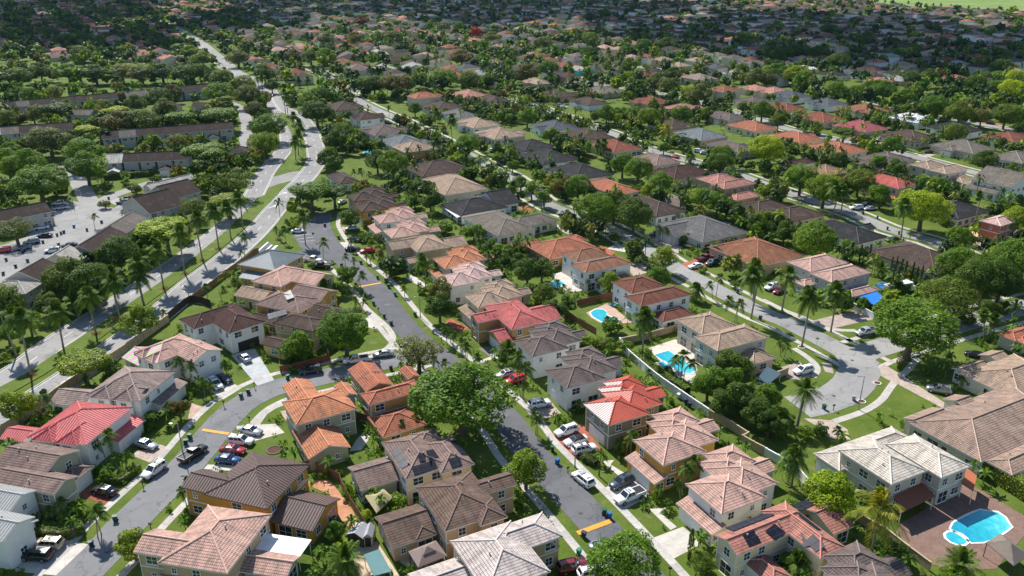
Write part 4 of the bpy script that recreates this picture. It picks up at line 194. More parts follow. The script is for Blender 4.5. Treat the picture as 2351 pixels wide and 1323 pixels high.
PALMS=[('r', -103.97, 153.82, 13.47, 0.96), ('r', -104.17, 167.73, 8.76, 0.34), ('r', -99.96, 174.88, 9.58, 0.05), ('r', -97.96, 183.2, 9.6, 0.28), ('r', -96.1, 192.95, 7.8, 0.21), ('r', -112.45, 163.24, 9.7, 1.53), ('r', -109.04, 184.54, 4.56, 0.24), ('s', -86.81, 182.41, 2.3, 0.47), ('s', -91.64, 137.02, 5.01, 0.45), ('s', -69.76, 151.36, 4.93, -0.76), ('s', -68.04, 149.91, 4.9, 0.58), ('s', -63.26, 145.03, 3.64, 0.01), ('s', -62.24, 145.71, 2.3, 0.38), ('s', -62.29, 155.32, 2.3, 0.01), ('s', -73.87, 121.88, 3.99, -0.07), ('s', -72.78, 121.88, 5.72, 1.39), ('s', -69.31, 118.85, 3.24, -0.08), ('s', -68.21, 119.68, 3.02, 0.59), ('s', -53.23, 108.51, 3.74, -0.37), ('s', -52.79, 108.8, 5.05, 0.41), ('s', -71.16, 103.79, 2.7, 0.4), ('s', -72.23, 104.33, 3.03, -0.93), ('s', -64.64, 101.41, 4.77, 0.73), ('s', -64.41, 102.19, 4.68, 0.39), ('s', -71.12, 105.97, 2.62, 0.72), ('s', -73.7, 105.42, 3.9, 2.0), ('s', -70.32, 106.53, 2.63, 0.9), ('s', -76.81, 97.13, 2.3, 0.09), ('d', -24.39, 93.34, 3.07, 0.08), ('s', 20.71, 124.15, 2.97, -0.76), ('s', 21.45, 123.62, 4.49, 0.25), ('s', 19.84, 124.5, 2.3, -0.49), ('s', 28.18, 111.45, 2.91, -0.51), ('s', 28.64, 112.35, 5.36, 0.49), ('s', 29.57, 114.2, 5.41, 1.24), ('s', 37.78, 106.25, 3.49, 0.24), ('s', 39.72, 107.09, 2.3, -0.59), ('q', 47.8, 114.51, 6.52, -0.36), ('c', 54.53, 97.62, 8.63, -0.37), ('d', 65.9, 93.11, 2.46, -0.6), ('q', 41.49, 92.2, 3.26, -0.44), ('s', -15.11, 168.89, 4.02, -0.44), ('s', -13.76, 166.59, 3.84, 0.46), ('s', -14.47, 170.06, 3.18, -0.17), ('s', -9.9, 158.94, 4.68, -0.22), ('s', -8.04, 156.86, 3.15, 0.54), ('s', -10.39, 162.15, 3.63, -0.79), ('d', -1.48, 162.15, 2.3, 0.68), ('s', -22.33, 129.13, 2.8, 0.16), ('s', -20.35, 129.13, 3.4, -0.24), ('s', -18.26, 131.03, 3.67, 0.17), ('s', -19.67, 154.82, 2.3, 0.07), ('s', -17.2, 156.86, 2.3, 0.3), ('s', -15.65, 155.83, 2.3, 1.02), ('s', -39.38, 190.08, 2.3, -0.84), ('s', -38.42, 188.67, 2.48, 0.74), ('s', -43.21, 180.57, 3.01, 0.25), ('r', 29.48, 162.96, 9.28, -0.0), ('s', 2.79, 172.14, 3.49, -0.1), ('s', 2.11, 144.12, 9.84, -0.83), ('s', 2.35, 144.8, 6.97, 0.64), ('s', 1.78, 145.25, 8.75, -1.16), ('s', 4.48, 130.65, 4.39, -0.19), ('s', 4.8, 130.84, 3.42, 0.27), ('s', 2.45, 143.9, 3.11, 0.21), ('s', 36.09, 154.07, 4.05, -0.8), ('s', 36.33, 152.83, 5.62, 0.21), ('s', 36.64, 151.6, 4.41, 1.59), ('s', 35.67, 156.6, 2.3, -0.23), ('s', 23.07, 176.74, 3.11, -0.09), ('s', 28.96, 151.11, 2.3, 0.06), ('s', 31.5, 152.83, 2.3, 0.03), ('s', 55.08, 181.55, 6.0, -1.72), ('s', 55.77, 181.55, 5.11, 0.41), ('r', 59.81, 183.54, 11.22, -0.97), ('r', 68.9, 187.97, 9.77, 0.37), ('r', 67.48, 168.31, 12.1, -0.32), ('r', 77.01, 175.99, 10.25, -0.28), ('d', 55.09, 133.77, 8.09, 0.59), ('s', 60.99, 162.96, 3.37, -0.8), ('s', 61.66, 162.69, 2.94, 0.2), ('s', 93.19, 153.07, 2.83, -0.1), ('f', 111.3, 170.95, 7.04, -1.57), ('f', 112.46, 171.54, 5.92, 0.44), ('q', 50.59, 130.65, 3.91, 0.03), ('s', 94.47, 148.49, 2.3, -0.34), ('s', 96.32, 148.02, 2.3, -0.23), ('s', 61.05, 129.01, 2.3, -0.12), ('f', 124.46, 185.9, 2.46, -0.01), ('r', -97.13, 194.69, 10.62, 0.56), ('r', -94.94, 203.11, 10.94, 0.17), ('r', -93.22, 213.89, 12.34, 0.57), ('r', -92.0, 224.75, 13.13, 0.46), ('r', -90.84, 235.58, 11.84, -0.05), ('r', -90.13, 245.12, 10.01, -0.08), ('r', -89.91, 256.56, 9.61, -0.43), ('r', -104.63, 195.43, 7.25, 0.2), ('s', -77.07, 216.52, 10.47, 1.17), ('s', -79.67, 222.88, 3.49, 0.12), ('s', -139.31, 256.56, 4.07, 0.62), ('q', -106.98, 195.43, 3.49, -2.0), ('s', -134.61, 266.4, 2.6, 0.67), ('s', -80.28, 195.43, 3.81, -0.04), ('s', -76.39, 195.21, 3.27, 0.74), ('q', -72.65, 195.43, 2.86, 1.25), ('s', -78.42, 208.8, 2.3, 0.22), ('s', -76.04, 207.15, 2.65, 0.65), ('s', -202.44, 323.99, 3.26, -0.61), ('s', -127.02, 317.78, 2.53, 0.15), ('q', -64.86, 239.21, 9.65, -0.16), ('s', -56.63, 227.14, 5.47, 0.49), ('s', -48.8, 220.57, 3.29, 0.32), ('s', -49.47, 233.04, 3.43, 0.43), ('s', -40.72, 201.15, 4.85, 0.49), ('q', -23.53, 202.72, 8.55, -0.6), ('q', -21.54, 210.47, 3.85, 0.61), ('s', -34.69, 208.38, 3.16, -0.06), ('s', -28.61, 197.53, 2.47, -0.05), ('s', -75.66, 246.23, 3.01, -0.02), ('s', -71.28, 240.8, 4.79, -0.36), ('s', -73.78, 242.94, 2.61, 0.29), ('s', -74.43, 256.56, 2.33, -0.68), ('s', -42.83, 222.88, 2.45, 0.0), ('s', -41.22, 221.03, 2.78, 0.51), ('s', -40.42, 228.59, 2.85, 0.51), ('s', -39.08, 228.59, 3.2, 0.86), ('s', -45.95, 220.12, 2.3, -0.14), ('s', -57.18, 311.78, 4.51, 0.75), ('s', -58.66, 310.11, 5.83, -0.9), ('s', -63.41, 316.91, 4.12, -0.14), ('s', -32.35, 276.94, 9.79, 1.6), ('s', -38.19, 282.48, 7.89, 0.79), ('s', -35.76, 282.48, 4.59, 0.62), ('s', -34.76, 288.23, 8.44, 0.37), ('s', -6.37, 311.78, 2.71, 0.68), ('s', -5.17, 320.42, 3.7, 0.47), ('q', 0.24, 288.23, 5.93, -0.0), ('q', -50.25, 195.21, 4.21, 0.96), ('s', -9.44, 208.8, 2.3, 0.17), ('s', -9.19, 301.96, 2.3, 0.23), ('d', -20.11, 337.09, 4.33, 0.57), ('s', -41.12, 199.98, 2.3, -0.69), ('s', -10.6, 238.69, 3.67, -0.29), ('s', -15.66, 241.87, 3.34, -0.27), ('s', -58.04, 278.31, 5.36, 0.41), ('s', -59.06, 288.23, 3.4, 0.46), ('q', 19.79, 251.3, 4.76, 0.12), ('s', 35.5, 231.54, 3.41, -0.8), ('s', 36.72, 232.54, 3.06, -0.0), ('s', 37.12, 220.12, 2.6, -0.38), ('s', 38.13, 219.21, 3.45, -0.54), ('s', 39.42, 219.21, 2.93, -0.51), ('s', 39.91, 219.21, 2.42, 0.49), ('s', 46.8, 241.33, 4.62, -0.39), ('s', 47.6, 240.27, 4.42, 0.9), ('r', 63.4, 194.69, 9.09, -0.46), ('s', 53.13, 195.81, 4.28, -1.28), ('s', 54.12, 196.93, 5.72, 0.47), ('q', 48.48, 194.69, 3.48, -0.3), ('s', 13.77, 196.18, 3.5, -0.09), ('s', 12.32, 202.32, 2.3, -0.03), ('q', 40.71, 333.25, 2.39, 0.13), ('s', 81.16, 283.9, 4.19, -0.04), ('s', 80.33, 261.4, 5.1, 0.18), ('s', 77.91, 343.0, 3.42, -0.77), ('s', 65.3, 274.24, 4.08, 0.04), ('s', 72.16, 323.99, 2.3, -0.12), ('s', 8.99, 322.19, 2.3, -0.47), ('s', 11.88, 313.48, 2.3, 0.85), ('s', 58.23, 240.8, 2.3, -0.13), ('s', 55.85, 242.94, 2.61, 0.14), ('s', 1.15, 292.68, 4.29, -0.42), ('s', 14.48, 311.78, 2.3, -0.04), ('s', 7.0, 337.09, 4.33, -0.03), ('r', 111.63, 268.97, 10.36, -0.92), ('r', 113.82, 267.68, 9.14, -0.54), ('r', 123.49, 242.41, 11.56, -0.91), ('f', 155.26, 258.36, 10.99, -0.56), ('c', 155.13, 339.04, 2.42, 0.06), ('B', 90.81, 207.15, 3.64, -0.26), ('d', 104.03, 212.17, 2.3, 0.02), ('s', 110.73, 225.7, 2.3, -0.97), ('s', 148.09, 258.96, 3.9, -1.18), ('s', 210.14, 329.49, 2.84, 0.25), ('s', 169.03, 278.31, 4.13, 1.07), ('s', 178.14, 283.9, 2.94, 0.13), ('s', 180.18, 282.48, 2.93, -0.08), ('s', 170.05, 306.8, 2.3, -0.46), ('s', 173.53, 306.8, 2.68, -0.56), ('s', 172.45, 298.81, 2.62, 1.14), ('s', 94.08, 250.73, 3.43, -0.28), ('s', 100.27, 250.73, 2.3, 0.81), ('s', 147.38, 335.16, 4.31, -2.0), ('s', 134.16, 339.04, 3.39, -0.03), ('s', 168.55, 311.78, 2.3, -0.36), ('r', -38.92, 407.17, 11.04, 0.71), ('r', -29.24, 391.25, 10.67, 0.18), ('r', -129.75, 464.89, 11.68, 0.35), ('r', -127.38, 461.08, 10.24, 0.4), ('r', -95.83, 351.98, 8.43, 0.59), ('r', -97.06, 361.41, 9.44, 0.95), ('r', -117.11, 432.58, 4.55, 0.47), ('r', -108.39, 410.19, 4.96, 0.19), ('r', -102.18, 387.1, 7.08, 0.41), ('r', -94.36, 747.37, 12.61, -0.24), ('r', -14.12, 670.96, 12.38, 1.08), ('r', -10.18, 670.96, 12.38, 0.56), ('q', -133.82, 583.7, 10.09, 0.9), ('q', -139.03, 589.64, 8.49, 0.78), ('q', -146.49, 566.54, 5.75, -0.26), ('q', -138.05, 555.62, 7.26, 0.29), ('s', -57.92, 429.24, 2.59, 0.46), ('s', -62.9, 432.58, 5.19, 1.59), ('d', -49.32, 410.19, 3.73, 0.17), ('s', -92.21, 404.19, 3.68, 0.93), ('s', -84.89, 401.25, 4.27, 0.34), ('s', -75.26, 381.7, 6.41, 0.48), ('s', -71.27, 392.65, 3.0, -0.99), ('d', -49.35, 351.98, 3.83, -0.34), ('s', -11.16, 401.25, 2.3, 0.62), ('s', -30.8, 356.64, 3.87, -0.42), ('s', -9.59, 480.74, 2.85, 0.02), ('s', -17.24, 472.69, 3.51, 1.46), ('s', -3.04, 468.76, 3.48, 0.71), ('s', -6.46, 461.08, 3.43, 0.02), ('s', -52.93, 545.09, 4.76, 0.58), ('s', -48.94, 555.62, 4.04, 0.96), ('s', -42.34, 555.62, 4.04, 0.94), ('s', -117.19, 550.31, 4.8, -0.42), ('s', -69.65, 511.02, 3.01, 0.16), ('s', -97.11, 511.02, 3.01, -1.3), ('r', -165.98, 545.09, 9.5, 0.72), ('r', -174.64, 566.54, 6.57, 0.37), ('r', 107.47, 694.72, 8.86, -0.34), ('r', 112.32, 663.39, 11.31, -0.46), ('r', 132.0, 720.13, 5.1, -0.37), ('r', 79.76, 686.62, 11.67, -0.53), ('r', 69.84, 648.71, 8.33, 0.12), ('r', 88.3, 694.72, 5.92, -0.3), ('r', 188.89, 919.58, 12.73, -1.04), ('r', 185.97, 866.65, 9.65, -0.82), ('r', 201.09, 866.65, 8.45, -0.78), ('r', 214.07, 702.99, 11.92, -1.43), ('r', 218.2, 702.99, 11.92, -0.43), ('q', 131.24, 515.64, 4.54, 0.7), ('d', 38.0, 429.24, 2.59, -0.09), ('q', 38.07, 356.64, 6.61, 0.28), ('q', 41.05, 359.01, 6.65, 0.26), ('c', 76.12, 395.48, 5.41, -0.1), ('s', 65.19, 368.78, 7.92, -0.53), ('s', 84.62, 389.86, 3.57, -0.29), ('s', 79.57, 359.01, 4.44, -0.37), ('q', 78.3, 347.44, 3.79, -0.59), ('q', 8.54, 356.64, 2.3, -0.0), ('q', 10.13, 497.62, 5.86, -0.05), ('s', 26.96, 464.89, 2.3, -0.05), ('s', 30.1, 464.89, 3.46, -0.09), ('s', 35.23, 453.64, 5.41, -0.16), ('s', 38.83, 464.89, 2.77, 0.26), ('s', 43.77, 450.0, 3.36, -0.13), ('s', 55.91, 614.58, 2.65, -0.09), ('s', 66.62, 515.64, 4.54, -1.76), ('s', 73.69, 511.02, 3.75, -0.21), ('s', 79.13, 506.48, 2.98, 0.57), ('q', 156.98, 583.7, 5.9, -0.62), ('s', 170.48, 555.62, 2.3, 0.63), ('s', 49.1, 366.29, 2.3, -0.11), ('s', 50.41, 359.01, 2.3, -0.12), ('s', 123.1, 413.26, 2.3, 1.66), ('q', 202.01, 457.33, 6.12, -0.69), ('d', 211.23, 429.24, 5.16, -0.65), ('q', 171.9, 450.0, 4.03, 0.09), ('c', 139.58, 354.3, 4.94, -0.19), ('s', 146.11, 354.3, 4.94, -0.22), ('s', 197.93, 387.1, 4.14, -0.8), ('s', 199.58, 384.39, 4.12, -0.52), ('s', 232.72, 387.1, 4.73, -1.08), ('s', 234.73, 384.39, 4.12, -0.37), ('s', 236.72, 381.7, 3.51, -0.24), ('r', 373.0, 905.77, 7.55, 0.08), ('q', 159.75, 480.74, 2.3, 1.17), ('s', 166.99, 534.93, 4.69, -0.57), ('q', 194.63, 561.03, 4.89, -0.66), ('q', 218.97, 577.87, 4.18, -0.62), ('r', 227.09, 747.37, 9.47, -0.05), ('r', 226.03, 728.99, 9.26, -1.13), ('s', 314.87, 577.87, 2.3, 1.53), ('s', 199.81, 435.96, 5.88, -1.03), ('s', 205.24, 439.39, 5.26, -0.94), ('s', 207.05, 435.96, 5.23, -0.95), ('s', 204.08, 442.87, 4.64, -0.15), ('s', 172.5, 493.3, 5.81, -0.78), ('s', 180.64, 480.74, 4.98, 0.72), ('s', 194.74, 497.62, 3.67, 0.19), ('s', 162.96, 354.3, 2.3, -0.19), ('r', 756.7, 1508.7, 4.08, 2.0), ('r', 756.01, 1472.9, 3.98, 2.0), ('r', 753.29, 1438.72, 3.9, 2.0), ('r', 752.7, 1406.06, 5.71, 0.78), ('r', 752.14, 1374.82, 4.66, 0.94), ('r', 743.75, 1508.7, 4.08, 1.35), ('r', 730.81, 1508.7, 4.08, 1.36), ('r', 713.55, 1508.7, 5.09, 1.18), ('r', 706.09, 1585.64, 6.41, 1.11), ('r', 692.5, 1585.64, 6.41, 0.0), ('r', 751.6, 1344.91, 5.48, 0.7), ('r', 747.31, 1316.23, 5.37, 0.66), ('r', 782.46, 1344.91, 3.65, 0.11), ('r', 735.54, 1585.64, 4.27, 0.33), ('r', 696.27, 1627.07, 5.48, 0.21), ('r', 781.3, 1316.23, 5.37, 0.61)]
BINS=[('g', -63.69, 105.42), ('n', -64.61, 99.36), ('n', -60.57, 127.4), ('g', -60.53, 129.26), ('g', 7.39, 125.22), ('b', 8.14, 121.2), ('g', 15.0, 107.09), ('b', 15.73, 106.25), ('n', 11.21, 101.54), ('G', 10.16, 97.62), ('g', 19.14, 100.89), ('n', 19.62, 99.99), ('g', -55.67, 144.57), ('n', -54.67, 146.16), ('g', -48.03, 152.33), ('n', -26.56, 156.6), ('g', -32.07, 184.21), ('n', -29.75, 179.92), ('g', -24.46, 185.22), ('n', -36.0, 192.22), ('g', 62.46, 139.96), ('G2', 69.73, 143.45), ('n', 61.93, 182.87), ('g', -150.33, 290.44), ('n', -148.73, 283.9), ('b', -146.25, 256.56), ('g', -147.41, 247.9), ('g', -147.03, 249.59), ('n', -146.63, 250.73), ('n', -148.17, 240.8), ('n', -141.81, 238.16), ('n', -149.4, 231.54), ('n', -149.66, 233.04), ('n', -149.36, 236.09), ('g', -143.58, 223.81), ('n', -144.49, 219.21), ('g', -144.7, 213.46), ('n', -150.45, 224.75), ('n', -140.19, 253.03), ('n', -139.36, 261.4), ('g', -55.63, 245.12), ('n', -62.73, 257.76), ('g', -44.56, 222.41), ('g', -37.8, 210.47), ('g', -39.09, 197.69), ('b', -31.25, 198.45), ('g', -33.74, 203.91), ('n', -49.78, 220.12), ('g', 36.11, 233.04), ('n', 38.6, 229.07), ('n', 60.67, 199.98), ('g', 81.33, 341.01), ('g', 82.73, 343.0), ('n', 101.48, 300.38), ('n', 123.22, 271.58), ('b', 126.12, 266.4), ('n', 124.33, 254.2), ('g', 126.15, 249.59), ('g', -2.54, 333.25), ('w', 34.19, 144.35), ('n', 35.11, 142.13), ('n', 35.75, 140.82), ('g', 190.27, 387.1), ('g', 191.12, 385.74), ('g', 156.47, 395.48)]
MAIL=[(-57.08, 103.25), (-62.94, 114.2), (9.81, 118.35), (23.14, 93.34), (-58.05, 141.04), (-54.09, 148.49), (-51.07, 134.97), (-37.38, 150.39), (-33.94, 187.28), (-16.56, 170.06), (64.19, 139.53), (31.48, 241.87), (41.21, 239.74), (52.82, 229.56), (143.57, 230.55), (-106.0, 207.97)]
LAMPS=[(-59.73, 123.79, 6.81), (11.18, 120.35, 4.19), (-23.04, 184.54, 5.47), (69.36, 139.96, 7.57), (131.31, 195.43, 5.38), (102.67, 291.93, 7.04), (-85.12, 195.43, 4.0), (-157.17, 278.31, 4.0), (-76.67, 281.08, 4.0), (-85.02, 195.15, 4.0), (34.53, 439.39, 5.92)]
COURTS=[('parking_court', [(-71.36, 248.99), (-70.47, 261.94), (-68.56, 267.87), (-65.08, 267.87), (-61.96, 258.12), (-58.87, 245.49), (-58.32, 238.34), (-58.77, 232.33), (-62.77, 232.33), (-65.93, 237.12)]), ('court_entrance', [(-79.72, 235.51), (-77.09, 242.08), (-72.08, 234.71), (-66.78, 230.77), (-64.19, 235.51), (-59.47, 235.51), (-52.97, 225.46), (-57.09, 224.72), (-62.74, 223.98), (-69.4, 224.72), (-75.45, 227.71)]), ('townhouse_parking', [(-168.26, 283.76), (-163.07, 288.28), (-152.83, 283.76), (-143.34, 279.36), (-143.06, 292.35), (-137.71, 283.76), (-133.21, 258.12), (-131.26, 244.63), (-134.08, 240.41), (-136.8, 224.72), (-138.29, 209.07), (-140.24, 198.15), (-162.02, 234.31), (-156.88, 246.8), (-159.36, 260.5), (-162.12, 270.4)]), ('far_car_park', [(-367.73, 719.69), (-352.66, 719.69), (-381.86, 795.46), (-433.62, 892.86), (-458.33, 927.21), (-449.84, 892.86), (-404.67, 795.46)])]
DRIVES=[('conc', [(21.99, 101.41), (24.43, 96.77), (29.52, 100.12), (27.2, 104.06)]), ('conc', [(15.5, 114.04), (18.67, 108.51), (23.58, 112.35), (20.99, 117.37)]), ('redpav', [(7.34, 130.98), (11.28, 122.57), (16.69, 125.4), (15.07, 130.02), (13.94, 131.55), (11.99, 133.91)]), ('paver', [(2.4, 140.39), (4.51, 135.58), (9.87, 138.27), (7.26, 144.57)]), ('redpav', [(7.33, 130.65), (9.66, 127.27), (12.06, 129.13), (14.74, 131.03), (13.54, 134.57)]), ('conc', [(16.14, 122.05), (18.76, 117.37), (20.03, 118.19), (17.62, 121.02), (18.38, 122.4)]), ('conc', [(22.5, 108.51), (25.1, 103.25), (26.22, 104.06), (24.09, 107.66), (25.38, 108.8)]), ('greypav', [(-7.83, 167.16), (-4.63, 162.42), (-2.24, 162.42), (-5.15, 168.31)]), ('conc', [(-7.22, 157.89), (-7.03, 159.46), (-4.61, 161.6), (-2.24, 162.42), (-3.4, 164.34), (-7.57, 160.53)]), ('redpav', [(-16.63, 181.22), (-12.48, 176.12), (-10.42, 178.0), (-15.44, 183.87)]), ('conc', [(-38.13, 180.57), (-33.37, 177.37), (-31.86, 179.92), (-36.18, 184.54)]), ('concblue', [(-63.92, 163.79), (-52.39, 147.55), (-50.8, 151.84), (-59.6, 167.16)]), ('conc', [(-63.34, 147.55), (-59.11, 143.9), (-56.89, 148.49), (-60.55, 151.84)]), ('pinkpav', [(-63.68, 136.6), (-61.49, 135.38), (-61.29, 140.39), (-65.03, 142.35)]), ('paver', [(-68.64, 123.62), (-64.85, 121.54), (-63.89, 126.66), (-65.42, 127.4), (-66.94, 125.58), (-69.23, 125.22)]), ('redpav2', [(-73.41, 112.35), (-67.28, 109.67), (-65.83, 111.75), (-71.82, 114.51)]), ('conc', [(-76.64, 101.15), (-73.45, 94.04), (-66.57, 93.11), (-65.28, 99.87), (-70.06, 101.15)]), ('pinkpav', [(-46.29, 139.11), (-40.88, 130.65), (-41.64, 134.17), (-44.4, 139.96)]), ('conc', [(-53.39, 133.77), (-49.79, 127.63), (-43.33, 131.42), (-45.88, 134.57)]), ('conc', [(-54.63, 119.68), (-48.91, 119.01), (-48.45, 120.69), (-54.31, 121.02)]), ('conc', [(-55.57, 238.69), (-53.36, 234.55), (-51.3, 234.55), (-51.63, 241.87), (-54.81, 241.87)]), ('conc', [(-61.12, 223.81), (-56.14, 219.21), (-52.68, 222.88), (-59.78, 229.56)]), ('conc', [(-30.24, 211.32), (-24.47, 203.91), (-23.41, 205.52), (-28.34, 213.89)]), ('pinkpav', [(-57.72, 256.56), (-55.19, 253.03), (-54.16, 255.37), (-56.46, 257.76)]), ('paver', [(41.71, 247.9), (46.95, 234.55), (50.84, 231.54), (53.19, 236.6), (51.09, 244.03), (49.58, 249.59), (45.04, 250.73)]), ('redpav', [(49.01, 221.95), (53.1, 216.52), (62.22, 223.81), (61.92, 229.56), (55.57, 226.66)]), ('conc', [(8.25, 262.64), (18.76, 249.59), (21.02, 250.73), (11.43, 266.4)]), ('paver', [(32.76, 222.88), (34.55, 212.17), (40.28, 216.52), (38.35, 222.88)]), ('redpav', [(25.61, 237.64), (29.57, 229.56), (31.83, 231.54), (28.5, 238.69)]), ('conc', [(29.56, 235.58), (34.68, 232.54), (35.41, 235.58), (32.11, 239.74)]), ('pinkpav2', [(74.53, 182.21), (78.51, 178.0), (90.15, 183.2), (87.57, 188.67)]), ('paver', [(79.1, 155.32), (82.8, 159.46), (88.5, 140.82), (86.5, 140.39), (81.76, 150.39), (80.48, 152.33)]), ('paver', [(57.33, 136.6), (62.7, 135.79), (64.3, 132.59), (63.55, 129.01), (59.76, 129.5), (59.03, 133.37)]), ('pinkpav2', [(59.54, 157.89), (64.34, 160.53), (65.36, 154.82), (62.67, 151.84), (59.17, 152.83)]), ('pinkpav2', [(69.13, 159.99), (68.38, 155.83), (69.95, 154.82), (71.17, 159.46)]), ('pinkpav', [(144.83, 244.03), (145.94, 230.55), (155.21, 232.54), (155.29, 238.69), (150.03, 245.12)]), ('sandpav', [(152.69, 254.2), (146.47, 245.12), (150.39, 245.12), (153.8, 254.2)]), ('brownpav', [(62.42, 105.01), (66.19, 107.37), (78.11, 116.4), (80.33, 112.35), (83.09, 106.81), (80.22, 101.93), (71.72, 94.5), (66.66, 94.27), (61.74, 95.68), (60.52, 102.72)]), ('palepav', [(31.59, 167.16), (38.65, 171.84), (42.03, 166.59), (40.51, 155.83), (38.17, 150.39), (34.74, 154.82)]), ('pinkpav', [(18.9, 187.28), (25.26, 193.68), (29.67, 181.22), (26.56, 180.57), (22.17, 180.57), (20.0, 183.87)]), ('conc', [(11.65, 213.89), (14.98, 216.52), (19.87, 202.32), (16.74, 200.76), (13.57, 203.11)]), ('clay', [(-36.43, 115.77), (-31.93, 116.73), (-28.76, 112.35), (-26.13, 108.23), (-24.04, 103.52), (-25.12, 102.72), (-27.46, 105.7), (-29.41, 108.23), (-30.63, 112.35)]), ('sand', [(-24.63, 99.11), (-20.95, 100.63), (-16.51, 93.05), (-22.7, 93.05)]), ('sand', [(-16.92, 96.16), (-14.88, 98.86), (-9.97, 96.89), (-14.67, 94.04)]), ('conc', [(-29.85, 125.22), (-27.67, 125.58), (-26.76, 130.02), (-28.28, 131.55), (-29.14, 129.26)]), ('redpav', [(0.31, 281.08), (5.42, 274.24), (8.29, 278.31), (3.15, 283.9)]), ('redpav', [(168.01, 401.25), (168.28, 392.65), (174.1, 401.25), (172.77, 407.17)]), ('redpav', [(254.28, 439.39), (253.51, 425.96), (264.28, 435.96), (260.82, 442.87)]), ('paver', [(173.17, 387.1), (175.61, 381.7), (181.42, 389.86), (177.84, 392.65)]), ('paver', [(180.89, 359.01), (183.08, 354.3), (193.7, 363.84), (189.29, 366.29)]), ('greycon', [(-150.89, 288.97), (-143.82, 282.48), (-142.03, 283.9), (-144.44, 291.19), (-148.45, 292.68)])]
POOLS=[('kidney-shaped pool', [(20.03, 187.28), (21.64, 189.37), (23.34, 189.23), (24.17, 187.62), (23.94, 185.56), (25.09, 184.54), (26.84, 182.87), (26.4, 181.55), (24.2, 181.55), (22.51, 181.22), (21.57, 182.87), (20.37, 184.88)]), ('rectangular pool with square spa', [(32.46, 163.79), (35.99, 165.86), (40.43, 156.6), (38.84, 154.82), (37.01, 155.32), (35.45, 157.37)]), ('large terrace pool', [(69.51, 103.52), (70.79, 105.01), (76.8, 108.23), (78.02, 107.8), (79.21, 107.66), (79.69, 106.25), (79.37, 104.6), (79.34, 103.92), (75.46, 101.54), (73.09, 100.38), (71.13, 100.25), (70.56, 101.8)]), ('small blue pool by the mottled roof', [(9.88, 205.52), (12.27, 210.47), (14.73, 207.15), (12.71, 203.91)]), ('small pool under the blue-grey roof', [(-68.76, 367.53), (-68.35, 375.14), (-64.3, 371.3), (-64.79, 363.84)]), ('narrow pool of the red bungalow', [(134.22, 367.53), (139.11, 363.84), (140.6, 360.2), (138.49, 357.35), (133.98, 360.2)]), ('small pool by slate bungalow', [(12.55, 411.72), (16.03, 413.26), (16.99, 405.67), (14.18, 404.19)]), ('teal pool behind the grey bungalow', [(70.14, 261.4), (72.7, 262.64), (74.14, 260.79), (72.18, 258.96)])]
